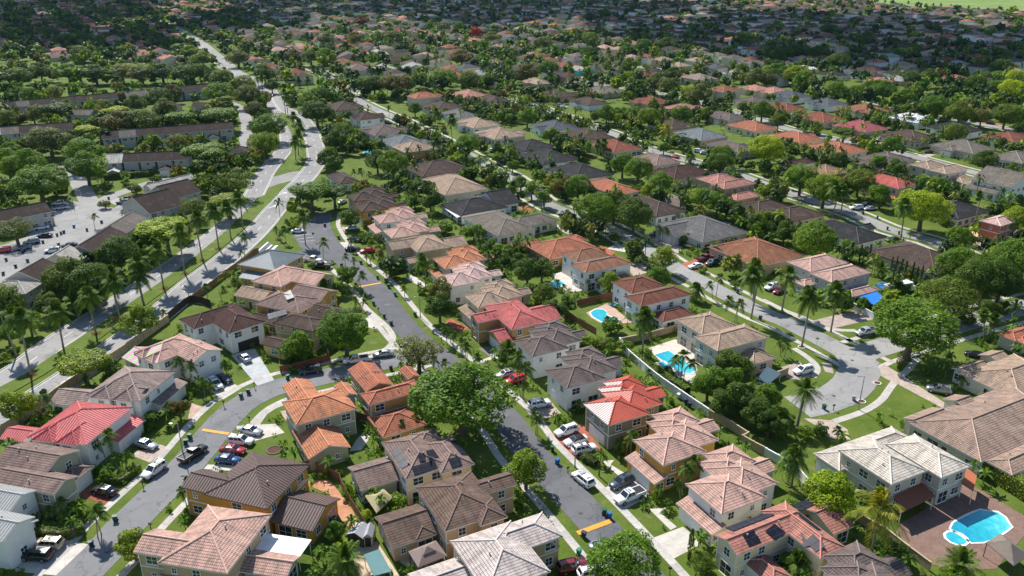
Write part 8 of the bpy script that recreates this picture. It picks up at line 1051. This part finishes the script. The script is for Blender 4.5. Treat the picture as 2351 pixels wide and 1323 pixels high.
for nm,lab,mt in (('sign','street name sign on a thin post at the cul-de-sac corner','green'),('sign2','round-topped stop sign seen from behind at the parking court','grey')):
    x,y=EX[nm][0]; r=obj('street_sign',None,None,(x,y,0)); r.empty_display_size=.3; tag(r,lab,'sign')
    p=MB(); p.tube((0,0,0),(0,0,2.9),.035,.035,6); obj('post',p.mesh('post',[RIM]),r); p=MB()
    if mt=='green': p.box(-.45,.45,-.02,.02,2.6,2.85); p.box(-.02,.02,-.45,.45,2.86,3.1); obj('name_plates',p.mesh('name_plates',[plain('sign_green',(.01,.12,.05),.5,0)]),r)
    else: p.tube((0,-.02,2.55),(0,.02,2.55),.38,.38,8); obj('plate',p.mesh('plate',[plain('sign_back',(.05,.05,.055),.5,0)]),r)
# fences: every board or panel is its own part
FC=dict(tanwall=(.42,.32,.20),whitewall=(.70,.69,.66),wood=(.30,.16,.075),wood2=(.22,.135,.085),redwood=(.25,.085,.05),darkwood=(.055,.04,.032))
for key,lab,pts,h,c in FENCES:
    wall=c in('tanwall','whitewall'); m_=plain('fence_'+c,FC[c],.85,.14,1.2); L=smooth_line(pts,2.4); x0,y0=L[0].x,L[0].y
    r=obj('garden_wall' if wall else 'timber_fence',None,None,(x0,y0,0)); r.empty_display_size=.3; tag(r,lab,'wall' if wall else 'fence')
    for i in range(len(L)-1):
        a,b=L[i],L[i+1]; ln=(b-a).length; ang_=math.atan2(b.y-a.y,b.x-a.x); p=MB()
        if wall:
            p.box(0,ln-.012,-.1,.1,-.05,h); p.box(-.01,ln-.02,-.14,.14,h,h+.08)
            obj('wall_panel',p.mesh('wall_panel',[m_]),r,(a.x-x0,a.y-y0,0),ang_)
            p=MB(); p.box(-.18,.18,-.18,.18,-.05,h+.14); obj('pier',p.mesh('pier',[m_]),r,(a.x-x0,a.y-y0,0),ang_)
        else:
            n=max(2,int(ln/.32)); w_=ln/n; me=None
            for q in range(n):
                if me is None: p=MB(); p.box(.01,w_-.012,-.02,.02,.03,h); me=p.mesh('board',[m_])
                s=(q)*w_; obj('board',me,r,(a.x-x0+math.cos(ang_)*s,a.y-y0+math.sin(ang_)*s,rnd.uniform(-.03,.03)),ang_)
            p=MB(); p.box(-.05,.05,.022,.12,0,h+.05); obj('post',p.mesh('post',[m_]),r,(a.x-x0,a.y-y0,0),ang_)
            p=MB(); p.box(0,ln,.022,.06,.4,.5); p.box(0,ln,.022,.06,h-.4,h-.3); obj('rail',p.mesh('rail',[m_]),r,(a.x-x0,a.y-y0,0),ang_)
# pools
WATER,_nt,_b=base_mat('pool_water',.04,.5); _b.inputs['Base Color'].default_value=(.02,.40,.48,1)
_tc=nn(_nt,'ShaderNodeTexCoord').outputs['Object']; bump(_nt,_b,noise(_nt,_tc,2.5,3),.12,.1)
_sp=nn(_nt,'ShaderNodeSeparateXYZ'); _nt.links.new(_tc,_sp.inputs[0]); _gx=math_(_nt,'ADD',math_(_nt,'MULTIPLY',_sp.outputs[0],.07),math_(_nt,'MULTIPLY',noise(_nt,_tc,.8,3),.9))
_nt.links.new(ramp(_nt,_gx,[(.12,(.012,.27,.39)),(.5,(.03,.40,.47)),(.82,(.14,.56,.58))]),_b.inputs['Base Color'])
COPE=plain('pool_coping',(.70,.67,.62),.7,.06,2)
def pool(name,pts,label):
    cx=sum(p[0] for p in pts)/len(pts); cy=sum(p[1] for p in pts)/len(pts)
    L=smooth_line(pts+[pts[0]],1.0)[:-1] if len(pts)>6 else [Vector((x,y,0)) for x,y in pts]
    q=[(p.x-cx,p.y-cy) for p in L]; r=obj(name,None,None,(cx,cy,0)); r.empty_display_size=.3; tag(r,label,'pool','swimming pools')
    def ring(s0,s1,z0,z1): 
        V=[];Fc=[]; n=len(q)
        for x,y in q:
            d=math.hypot(x,y); a=(d+s0)/d; b=(d+s1)/d; V+=[(x*a,y*a,z0),(x*a,y*a,z1),(x*b,y*b,z1),(x*b,y*b,z0)]
        for i in range(n):
            j=(i+1)%n
            for k in range(3): Fc.append((4*i+k,4*j+k,4*j+k+1,4*i+k+1))
        return mesh('coping',V,Fc,[COPE])
    obj('coping',ring(0,.38,.0,.10),r)
    me=bpy.data.meshes.new('water'); bm=bmesh.new(); f=bm.faces.new([bm.verts.new((x*1.02,y*1.02,.075)) for x,y in q]); f.normal_update()
    if f.normal.z<0: f.normal_flip()
    bmesh.ops.triangulate(bm,faces=[f]); bm.to_mesh(me); bm.free(); me.materials.append(WATER); obj('water',me,r); return r
for n,pts in POOLS: pool('swimming_pool',pts,n+', turquoise water with pale coping')
x,y=EX['spa'][0]; pool('spa_pool',[(x+1.5*math.cos(t*PI/5),y+1.5*math.sin(t*PI/5)) for t in range(10)],'round raised spa beside the large terrace pool')
pool('spa_pool',EX['spa2'],'small square spa at the corner of the rectangular pool')
x,y=EX['round_pool'][0]; r=obj('round_pool',None,None,(x,y,0)); tag(r,'round above-ground pool with blue liner beside the avenue fence','pool')
p=MB(); p.tube((0,0,0),(0,0,1.2),2.5,2.5,24,cap=False); obj('side_wall',p.mesh('side_wall',[plain('pool_blue',(.02,.25,.55),.5,.05)]),r); p=MB(); p.face([(2.48*math.cos(t*PI/12),2.48*math.sin(t*PI/12),1.05) for t in range(24)]); obj('water',p.mesh('water',[plain('pool_water_blue',(.12,.50,.75),.08,.05,1,.5)]),r)
mcm=MB(); mcm.tube((0,0,0),(0,0,.012),.36,.36,16); MCM=mcm.mesh('manhole_cover',[plain('cast_iron',(.06,.058,.055),.6,.15,6)])
for x,y in EX['manholes']: obj('manhole_cover',MCM,None,(x,y,.062))['kind']='structure'
# canopies on posts
def canopy(name,lab,cat,pts,z,rise,mat,tier=0,flat=False,post=True):
    P=[Vector((*p,0)) for p in pts]
    if len(P)==3: P.append(P[0]+P[2]-P[1])
    c=sum(P,Vector())/4; r=obj(name,None,None,(c.x,c.y,0)); r.empty_display_size=.3; tag(r,lab,cat); Q=[p-c for p in P]
    if (Q[1]-Q[0]).cross(Q[2]-Q[0]).z<0: Q=Q[::-1]
    m=MB(); ed=[Vector((q.x,q.y,z)) for q in Q]; lo=[e-Vector((0,0,.12)) for e in ed]
    if flat: m.face([e+Vector((0,0,rise if i in(2,3) else 0)) for i,e in enumerate(ed)]); ed=[e+Vector((0,0,rise if i in(2,3) else 0)) for i,e in enumerate(ed)]
    else:
        l1=(Q[1]-Q[0]).length; l2=(Q[2]-Q[1]).length
        if l1>=l2: a=(ed[0]+ed[3])/2; b=(ed[1]+ed[2])/2; t=.5*l2/max(l1,.1)
        else: a=(ed[0]+ed[1])/2; b=(ed[2]+ed[3])/2; t=.5*l1/l2
        t=min(t,.47); A=a.lerp(b,t)+Vector((0,0,rise)); B=a.lerp(b,1-t)+Vector((0,0,rise))
        if l1>=l2: m.face([ed[0],ed[1],B,A]); m.face([ed[1],ed[2],B]); m.face([ed[2],ed[3],A,B]); m.face([ed[3],ed[0],A])
        else: m.face([ed[0],ed[1],A]); m.face([ed[1],ed[2],B,A]); m.face([ed[2],ed[3],B]); m.face([ed[3],ed[0],A,B])
    for i in range(4): j=(i+1)%4; m.face([lo[i],lo[j],ed[j],ed[i]])
    m.face(lo[::-1]); obj('canopy',m.mesh('canopy',[mat]),r)
    if tier:
        m=MB(); t0=[Vector((q.x*.42,q.y*.42,z+rise*.72)) for q in Q]
        for i in range(4): m.face([t0[i],t0[(i+1)%4],Vector((0,0,z+rise*1.25))])
        obj('vent_cap',m.mesh('vent_cap',[mat]),r)
    if post:
        for q in Q:
            p=MB(); p.tube((q.x*.93,q.y*.93,0),(q.x*.93,q.y*.93,z-.05),.06,.06,8); obj('post',p.mesh('post',[BLK if not flat else TRIM]),r)
    return r
cp=lambda n,c,**k:plain(n,c,.8,.07,1,**k)
canopy('gazebo','khaki fabric gazebo in the yard of the solar-array house','gazebo',EX['gazebo_khaki'],2.4,1.0,cp('khaki_fabric',(.36,.31,.16)))
canopy('gazebo','brown two-tier gazebo beside the brown barrel roof','gazebo',EX['gazebo_brown'],2.5,1.1,cp('taupe_fabric',(.20,.15,.13)),1)
canopy('pergola','grey and teal slatted pergola on the sand-coloured patio','pergola',EX['pergola_teal'],2.3,.02,cp('teal_sheet',(.10,.20,.20)),flat=True)
canopy('patio_cover','flat white patio cover behind the tan house','patio cover',EX['patio_cover'],2.8,.15,cp('white_sheet',(.78,.77,.74)),flat=True)
canopy('patio_cover','brown sloping porch roof of the beige pool house','patio cover',EX['beige_porch'],2.7,.5,cp('brown_sheet',(.24,.085,.05)),flat=True)
canopy('awning','small orange awning on the side of the beige pool house','awning',EX['orange_awning'],2.9,.25,cp('orange_sheet',(.42,.13,.06)),flat=True)
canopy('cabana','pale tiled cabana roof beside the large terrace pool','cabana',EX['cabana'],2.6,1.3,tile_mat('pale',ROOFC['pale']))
canopy('shade_canopy','bright blue shade canopy beside the white vinyl fence','canopy',EX['blue_canopy'],2.7,.15,cp('blue_sheet',(.01,.16,.62)),flat=True)
canopy('thatched_hut','grey thatched hut behind the dark brown bungalow','hut',EX['thatch'],2.4,2.6,plain('thatch',(.20,.16,.125),.95,.25,3,bm=.6))
canopy('lanai_cover','white flat lanai cover on the dark grey bungalow','patio cover',EX['lanai'],2.7,.1,cp('white_sheet',(.78,.77,.74)),flat=True)
canopy('shed_cover','blue-grey tarpaulin cover beside the tan pool house','cover',EX['shed_cover'],2.0,.4,cp('slate_sheet',(.06,.10,.125)),flat=True)
canopy('boat_cover','blue and grey covered boat behind the white camper','cover',EX['boat_cover'],1.4,.3,cp('navy_sheet',(.03,.16,.42)),flat=True)
for nm,lab,c in (('shed_a','dark plastic garden shed with grey gable roof',(.06,.045,.04)),('shed_b','pale plastic garden shed next to the dark shed',(.42,.39,.35))):
    a,b=[Vector((*p,0)) for p in EX[nm]]; an=math.atan2((b-a).y,(b-a).x); wd=(b-a).length; r=obj('garden_shed',None,None,((a.x+b.x)/2,(a.y+b.y)/2,0),an); tag(r,lab,'shed')
    p=MB(); p.box(-wd/2,wd/2,0,2.6,0,1.9); p.face([(-wd/2,0,1.9),(wd/2,0,1.9),(0,0,2.5)]); obj('wall',p.mesh('wall',[cp('shed_'+nm,c)]),r)
    p=MB()
    for s in (-1,1): p.face([(s*(wd/2+.12),-.12,1.84),(0,-.12,2.56),(0,2.72,2.56),(s*(wd/2+.12),2.72,1.84)][::s])
    obj('roof',p.mesh('roof',[cp('shed_roof_grey',(.34,.34,.35))]),r); p=MB(); p.box(-.45,.45,-.03,.02,.05,1.75); obj('door',p.mesh('door',[BLK]),r)
a,b=[Vector((*p,0)) for p in EX['motorhome']]; an=math.atan2((b-a).y,(b-a).x); r=obj('camper',None,None,((a.x+b.x)/2,(a.y+b.y)/2,0),an); tag(r,'white camper van parked behind the vinyl fence','camper')
ln=(b-a).length; p=MB(); p.box(-ln/2,ln/2-1.2,-1.15,1.15,.5,2.9); p.box(ln/2-1.2,ln/2,-1.1,1.1,.5,1.6); obj('body',p.mesh('body',[PAINT['white']]),r)
p=MB(); p.box(-.5,.4,-.4,.4,2.9,3.15); obj('roof_unit',p.mesh('roof_unit',[BLK]),r); p=MB(); p.box(ln/2-1.19,ln/2-1.15,-1,1,1.65,2.6); obj('windshield',p.mesh('windshield',[CARGLASS]),r)
for s in (-1,1):
    for t in (-.3,.32): obj('wheel',CARM['suv']['wheel'],r,(t*ln,s*1.0,.38))
for hq,(x,y) in zip(('far','near'),EX['loungers']):
    r=obj('sun_lounger',None,None,(x,y,.08),-1.0); tag(r,hq+'-side one of two teal sun loungers by the kidney-shaped pool','sun lounger','pair of teal sun loungers'); p=MB(); p.box(-.7,.5,-.32,.32,.3,.36); obj('seat',p.mesh('seat',[cp('teal_mesh',(.02,.22,.24))]),r)
    p=MB(); p.box(0,.75,-.32,.32,0,.06,R=Matrix.Rotation(-.9,3,'Y'),t=(.5,0,.3)); obj('backrest',p.mesh('backrest',[MATS['teal_mesh']]),r)
    for sx in (-.6,.4):
        for sy in (-.28,.28): p=MB(); p.box(sx-.03,sx+.03,sy-.03,sy+.03,0,.3); obj('leg',p.mesh('leg',[TRIM]),r)
for k in ('satring1','satring2','plantring','plantring2'):
    RR=.85 if k!='plantring2' else 1.5
    x,y=EX[k][0]; r=obj('tree_ring',None,None,(x,y,0)); tag(r,{'satring1':'pale stone planting ring on the cul-de-sac lawn, upper one','satring2':'pale stone planting ring beside the pole on the cul-de-sac lawn','plantring':'white ring round the royal palm foot at the corner','plantring2':'round brick planting bed on the lawn by the orange roof'}[k],'planting ring')
    p=MB()
    for t in range(16):
        a0,a1=2*PI*t/16,2*PI*(t+1)/16-.03; p=MB(); p.face([(RR*.78*math.cos(a0),RR*.78*math.sin(a0),.14),(RR*math.cos(a0),RR*math.sin(a0),.14),(RR*math.cos(a1),RR*math.sin(a1),.14),(RR*.78*math.cos(a1),RR*.78*math.sin(a1),.14)])
        p.face([(RR*math.cos(a0),RR*math.sin(a0),0),(RR*math.cos(a1),RR*math.sin(a1),0),(RR*math.cos(a1),RR*math.sin(a1),.14),(RR*math.cos(a0),RR*math.sin(a0),.14)]); obj('stone',p.mesh('stone',[COPE if k!='plantring2' else BARK]),r)
    p=MB(); p.face([(RR*.79*math.cos(2*PI*t/16),RR*.79*math.sin(2*PI*t/16),.06) for t in range(16)]); obj('mulch',p.mesh('mulch',[plain('mulch',(.09,.045,.03),.95,.3,4)]),r)
for hq,(x,y) in zip(('left','right'),EX['hydrant']):
    r=obj('fire_hydrant',None,None,(x,y,0)); tag(r,hq+' one of two orange hydrants under the spreading olive tree','hydrant','pair of hydrants'); p=MB(); p.tube((0,0,0),(0,0,.7),.14,.13,10); p.tube((0,0,.7),(0,0,.85),.16,.05,10); p.tube((-.22,0,.5),(.22,0,.5),.06,.06,8); obj('body',p.mesh('body',[plain('hydrant_orange',(.6,.25,.02),.5,.05)]),r)
FLW=leaf_mat('flower_pink',(.12,.025,.035),(.18,.05,.06)); fp=[]
for i,(x,y) in enumerate(EX['flowers']+EX['flowers2']):
    n=160; a=nr.uniform(0,6.28,n); q=nr.uniform(.2,1.25,n); p=np.stack([q*np.cos(a),q*np.sin(a),nr.uniform(.1,.4,n)],1)
    fp.append((i,x,y,p))
fl=rel_labels([(i,x,y,'pink flower ring') for i,x,y,_ in fp],'')
for i,x,y,p in fp: tag(obj('flower_bed',qmesh('flower_bed',quads(p,np.tile([0,0,1.],(len(p),1)),.12),[FLW]),None,(x,y,.15)),fl[i],'flower bed','pink flower rings on the median')
# ---------------- distant houses
def fy(x):
    for (x0,y0),(x1,y1) in zip(FIELD,FIELD[1:]): pass
def in_field(x,y): return pip(x,y,FIELD+[(f[-1][0]+1500,f[-1][1]+300),(3000,4500),(f[0][0]+300,4500)])
allh=[tuple(p) for p in ha]; far=[]
ang=math.radians(-59); cu,su=math.cos(ang),math.sin(ang)
grid={}
def ncell(x,y): return (int(x//40),int(y//40))
for x,y in allh: grid.setdefault(ncell(x,y),[]).append((x,y))
def near_any(x,y,d):
    i,j=ncell(x,y)
    return any((px-x)**2+(py-y)**2<d*d for a in (-1,0,1) for b in (-1,0,1) for px,py in grid.get((i+a,j+b),()))
rg=random.Random(21)
for iu in range(-110,110):
    for iv in range(-10,95):
        u=iu*20+rg.uniform(-2,2); v=iv*30+(6 if iv%2 else -6)+rg.uniform(-2.5,2.5); x=u*cu-v*su; y=u*su+v*cu
        if y<300: continue
        px,py=proj(x,y)
        if not(-60<px<2420 and -14<py<260): continue
        left=px<560
        if py>(200 if not left else 150): continue
        if left and rg.random()<.22: continue
        if in_field(x,y) or on_road(x,y,9) or near_any(x,y,19): continue
        grid.setdefault(ncell(x,y),[]).append((x,y)); far.append((x,y,math.hypot(x,y),left,px,py))
far.sort(key=lambda t:t[2])
FCOL=[('brown',5),('greybrown',5),('rust',4),('darkbrown',3),('tan',3),('redorange',2),('greytan',3),('bluegrey2',1),('salmon',2),('pinktan',2),('palegrey',1),('darkgrey',2),('orangebrown',2)]
FL=[c for c,n in FCOL for _ in range(n)]; LC=['salmon','rust','pinktan','redtan','brownpink']
WCS=['beige','cream','white','tanw','white','beigelight']
def far_meshes(a,b,z,k):
    me,_,_=roof_mesh(a,b,k,.38,[roof_m('brown','tile'),FASC,TRIM,STRIPE]); return me,wall_mesh(a,b,z,k,.38,wall_mat('beige'))
FMV=[far_meshes(8,7.2,3.2,'hip'),far_meshes(9.2,6.5,3.2,'hip'),far_meshes(7.4,6.6,5.6,'hip'),far_meshes(6.5,8.2,5.6,'hip'),far_meshes(8.2,6.2,3.4,'gu'),far_meshes(6.8,5.4,5.4,'gv')]
FZ=[3.2,3.2,5.6,5.6,3.4,5.4]; GMV=[far_meshes(3.2,4.2,2.8,'hip'),far_meshes(2.6,5,2.8,'gv')]
CN=dict(brown='brown',greybrown='grey-brown',rust='rust',darkbrown='maroon',tan='tan',redorange='orange-red',greytan='grey-tan',bluegrey2='slate',salmon='salmon',pinktan='pink',palegrey='pale grey',darkgrey='charcoal',orangebrown='orange-brown',redtan='red',brownpink='mauve')
NIND=150; items=[]; sel=[]
for i,(x,y,d,left,px,py) in enumerate(far[:NIND]):
    q=random.Random(i*7+1); c=q.choice(LC if left else FL); j=q.choice((4,5,2) if left else (0,1,2,3,0,2)); wc=q.choice(WCS); sel.append((c,j,wc,q.choice((0,PI/2,PI))+ang,q)); items.append((i,x,y,'distant '+('two-storey' if FZ[j]>5 else 'single-storey')+' house with '+CN[c]+' roof'))
fl2=rel_labels(items,'','{o}nearest the {k}')
for i,(x,y,d,left,px,py) in enumerate(far[:NIND]):
    c,j,wc,rz,q=sel[i]; r=obj('house',None,None,(x,y,0),rz); r.empty_display_size=.5; tag(r,fl2[i],'house','distant houses of the estate')
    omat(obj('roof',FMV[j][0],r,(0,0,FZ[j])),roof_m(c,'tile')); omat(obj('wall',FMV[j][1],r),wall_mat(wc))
    g_=q.choice((0,1)); s=q.choice((-1,1)); yy=-7.5 if j!=3 else -8.5
    omat(obj('roof',GMV[g_][0],r,(s*3.2,yy,2.8)),roof_m(c,'tile')); omat(obj('wall',GMV[g_][1],r,(s*3.2,yy,0)),wall_mat(wc))
    HPOS.append((x,y,rz,[[-8,8,-7,7,3,'hip','']]))
V=[];Fc=[];fm=[];mats=[roof_m(c,'tile') for c in ('brown','greybrown','rust','tan','salmon','darkbrown','greytan','redorange')]+[wall_mat('beige'),wall_mat('white')]; uvs=[]
for i,(x,y,d,left,px,py) in enumerate(far[NIND:]):
    q=random.Random(i+999); j=q.choice((0,1,2,3)) if not left else q.choice((2,4)); rz=q.choice((0,PI/2))+ang; c,s=math.cos(rz),math.sin(rz)
    ci=q.choice((2,4,7)) if left else q.choice((0,0,1,1,1,2,3,4,5,5,6,7)); wi=8+(q.random()<.4)
    parts=[(FMV[j][0],FZ[j],0,0,0),(FMV[j][1],0,0,0,1)]
    if d<1100: k_=q.choice((-3,3)); parts+=[(GMV[0][0],2.8,k_,-7.5,0),(GMV[0][1],0,k_,-7.5,1)]
    for me,dz,ox,oy,iswall in parts:
        n0=len(V)
        for v in me.vertices: a,b=v.co.x+ox,v.co.y+oy; V.append((x+a*c-b*s,y+a*s+b*c,v.co.z+dz))
        for p in me.polygons:
            Fc.append([n0+k for k in p.vertices]); fm.append(wi if iswall or p.material_index==1 else ci)
    HPOS.append((x,y,rz,[[-8,8,-7,7,3,'hip','']]))
me=mesh('distant_houses',V,Fc,mats,fm); me.uv_layers.new(name='uv'); o=obj('distant_houses',me); tag(o,'mass of distant tile-roofed houses fading towards the horizon','houses',None,'stuff')
ha=np.array([(x,y) for x,y,*_ in HPOS])
# ---------------- background trees, shrubs (uncountable masses)
def proto(nl,N,sz,flat=1.0):
    p,n=crown_pts(nl,N,'r'); n=n+np.array([0,0,.35]); return quads(p,n,sz).reshape(-1,4,3)*np.array([1,1,flat])
PA=[proto(14,240,.19) for _ in range(5)]; PB=[proto(9,100,.28) for _ in range(5)]; PC=[proto(6,44,.42) for _ in range(5)]
def palmproto():
    A=[np.concatenate([np.array([[[-.05,0,-1.6],[.05,0,-1.6],[.04,0,0],[-.04,0,0]],[[0,-.05,-1.6],[0,.05,-1.6],[0,.04,0],[0,-.04,0]]])])]
    for i in range(11):
        a=i*2.4; e=.9-1.6*i/11; c,s=math.cos(a),math.sin(a); L1=.55; m=np.array([L1*math.cos(e),0,L1*math.sin(e)+.1]); t=np.array([1.0*max(.5,math.cos(e)),0,m[2]-.3])
        for p0,p1,w0,w1 in ((np.zeros(3),m,.06,.16),(m,t,.16,.03)):
            q=np.array([p0+[0,-w0,0],p1+[0,-w1,-.03],p1+[0,w1,-.03],p0+[0,w0,0]]); A.append(np.stack([q[:,0]*c-q[:,1]*s,q[:,0]*s+q[:,1]*c,q[:,2]],1)[None])
    return np.concatenate(A)
PP=palmproto()
tp=np.array([(x,y,r) for x,y,r in TPOS]); cp_=np.array([(c[2],c[3]) for c in CARS])
def free(x,y,R,padr,padh,strict):
    if on_road(x,y,padr) or in_house(x,y,padh): return False
    if strict:
        if (np.hypot(tp[:,0]-x,tp[:,1]-y)<tp[:,2]*.6+R*.5).any() or (np.hypot(cp_[:,0]-x,cp_[:,1]-y)<4+R).any() or on_drive(x,y): return False
    return True
A1=[];A2=[];T1=[];T2=[];npr=np.random.default_rng(3)
def put(L,pr,x,y,z,r,rz,zs=1.0): 
    a=npr.uniform(0,6.28); c,s=math.cos(a),math.sin(a); v=pr.reshape(-1,3); L.append(np.stack([(v[:,0]*c-v[:,1]*s)*r+x,(v[:,0]*s+v[:,1]*c)*r+y,v[:,2]*rz*zs+z],1))
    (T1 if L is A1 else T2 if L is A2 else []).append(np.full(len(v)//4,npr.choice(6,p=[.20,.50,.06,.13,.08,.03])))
def wedge(d0,d1,n):
    for _ in range(n):
        d=math.sqrt(npr.uniform(d0*d0,d1*d1)); t=npr.uniform(-.66,.66); yield d*math.sin(t),d*math.cos(t),d
cnt=0
for x,y,d in wedge(205,520,9000):
    if cnt>1650: break
    px,py=proj(x,y)
    if not(-40<px<2390): continue
    pal=npr.random()<.3
    R=npr.uniform(1.6,3.6)
    if px<600: R*=1.25; pal=pal and npr.random()<.4
    if px<620 and 90<py<420 and in_house(x,y+9,2): continue
    if math.sin(x*.05+2)*math.sin(y*.043)<-.25: continue
    if not free(x,y,R,.6+R*.45,R*.5+.3,True) or any(pip(x,y,m) for m in MEDIANS): continue
    if pal: put(A1,PP,x,y,npr.uniform(4,8),npr.uniform(2.,2.8),npr.uniform(2.6,3.6))
    else: h=R*npr.uniform(.8,1.15); put(A1,PA[npr.integers(5)],x,y,h*1.15,R,h)
    cnt+=1
cnt=0
for x,y,d in wedge(500,950,14000):
    if cnt>2700: break
    R=npr.choice([2.2,3,3.6,4.6,5.6])*npr.uniform(.85,1.15)
    if in_field(x,y) or not free(x,y,R,R*.35,1.0,False) or in_house(x,y+6,-1) or (proj(x,y)[0]<560 and npr.random()<.45): continue
    if npr.random()<.25: put(A2,PP,x,y,npr.uniform(5,10),npr.uniform(2.4,3.2),npr.uniform(3,4.4))
    else: h=R*npr.uniform(.8,1.1); put(A2,PB[npr.integers(5)],x,y,h*1.15,R,h)
    cnt+=1
cnt=0
for x,y,d in wedge(930,1900,11000):
    R=npr.choice([2.6,3.4,4.4,6])*npr.uniform(.85,1.15)
    if in_field(x,y) or on_road(x,y,R*.2): continue
    px,py=proj(x,y)
    if in_house(x,y,1.0) or in_house(x,y+7,-1): continue
    h=R*npr.uniform(.65,.95); put(A2,PC[npr.integers(5)],x,y,h*1.1,R,h); cnt+=1
    if cnt>4200: break
# wooded belt at the upper left
for x,y,d in wedge(520,1500,6000):
    px,py=proj(x,y)
    if not(-40<px<600 and py<150): continue
    R=npr.uniform(3.5,6.5)
    if on_road(x,y,R*.3) or in_house(x,y,.5) or in_house(x,y+6,-1): continue
    h=R*npr.uniform(.7,1.0); put(A2,PB[npr.integers(5)] if d<800 else PC[npr.integers(5)],x,y,h*1.1,R,h)
    cnt+=1
    if cnt>7200: break
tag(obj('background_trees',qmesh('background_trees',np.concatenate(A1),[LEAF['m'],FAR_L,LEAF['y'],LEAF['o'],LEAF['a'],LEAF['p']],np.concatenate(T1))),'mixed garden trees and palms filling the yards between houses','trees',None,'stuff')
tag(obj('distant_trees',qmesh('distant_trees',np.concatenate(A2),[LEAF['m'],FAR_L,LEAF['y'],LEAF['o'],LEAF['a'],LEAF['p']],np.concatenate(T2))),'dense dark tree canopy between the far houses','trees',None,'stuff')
SB=[proto(7,46,.24) for _ in range(5)]; A3=[]
for hi,(X,Y,th,ws) in enumerate(HPOS[:len(HOUSES)]):
    D=math.hypot(X,Y)
    if D>430: continue
    us=[w[0] for w in ws]+[w[1] for w in ws]; vs=[w[2] for w in ws]+[w[3] for w in ws]; c,s=math.cos(th),math.sin(th)
    for _ in range(90 if D<260 else 56):
        u=npr.uniform(min(us)-3.5,max(us)+3.5); v=npr.uniform(min(vs)-3.5,max(vs)+3.5); x,y=X+u*c-v*s,Y+u*s+v*c
        if in_house(x,y,.1) or on_road(x,y,.8) or on_drive(x,y) or (np.hypot(cp_[:,0]-x,cp_[:,1]-y)<2.8).any(): continue
        R=npr.uniform(.35,1.15)
        if npr.random()<.16: put(A3,PP,x,y,npr.uniform(1.6,3.2),npr.uniform(1.1,1.7),npr.uniform(1.2,1.7))
        else: put(A3,SB[npr.integers(5)],x,y,R*.75,R,R*npr.uniform(.8,1.5))
tag(obj('garden_shrubbery',qmesh('garden_shrubbery',np.concatenate(A3),[LEAF['m']])),'low mixed shrubbery along house walls and lot lines','shrubs',None,'stuff')
# ---------------- clouds overhead (out of frame) that shade the far estate
CLM=plain('cloud_white',(.85,.86,.88),1,0); sh=Vector((math.cos(SUN_AZ),math.sin(SUN_AZ),0))/math.tan(SUN_EL)
qc=random.Random(5)
for ci,P in enumerate(SHADE):
    xs=[p[0] for p in P]; ys=[p[1] for p in P]; z0=760; pts=[]
    tries=0
    while len(pts)<(95 if ci else 80) and tries<6000:
        tries+=1; x,y=qc.uniform(min(xs),max(xs)),qc.uniform(min(ys),max(ys))
        if not pip(x,y,P) or y>2300: continue
        if qc.random()<.12: continue
        pts.append((x,y,qc.uniform(45,95)))
    bm=bmesh.new(); x0,y0=pts[0][0]+sh.x*z0,pts[0][1]+sh.y*z0
    for x,y,R in pts:
        z=z0+qc.uniform(-15,35); M=Matrix.Translation((x+sh.x*z-x0,y+sh.y*z-y0,z-z0))@Matrix.Diagonal((R*qc.uniform(.8,1.2),R*qc.uniform(.8,1.2),R*.45,1))
        bmesh.ops.create_icosphere(bm,subdivisions=2,radius=1,matrix=M)
    for v in bm.verts: v.co+=Vector((qc.uniform(-6,6),qc.uniform(-6,6),qc.uniform(-4,4)))
    me=bpy.data.meshes.new('cloud'); bm.to_mesh(me); bm.free(); me.materials.append(CLM); o=obj('cloud',me,None,(x0,y0,z0)); o['kind']='structure'

# ---------------- air
HZ=bpy.data.materials.new('haze_air'); HZ.use_nodes=True; nt=HZ.node_tree; nt.nodes.clear(); ho_=nn(nt,'ShaderNodeOutputMaterial'); pv=nn(nt,'ShaderNodeVolumePrincipled'); pv.inputs['Color'].default_value=(.42,.70,1,1); pv.inputs['Density'].default_value=.000018; pv.inputs['Anisotropy'].default_value=.2; nt.links.new(pv.outputs[0],ho_.inputs['Volume'])
p=MB(); p.box(-3520,3520,-320,5020,-1,92); hz=obj('haze',p.mesh('haze',[HZ])); hz['kind']='stuff'; hz.display_type='WIRE'
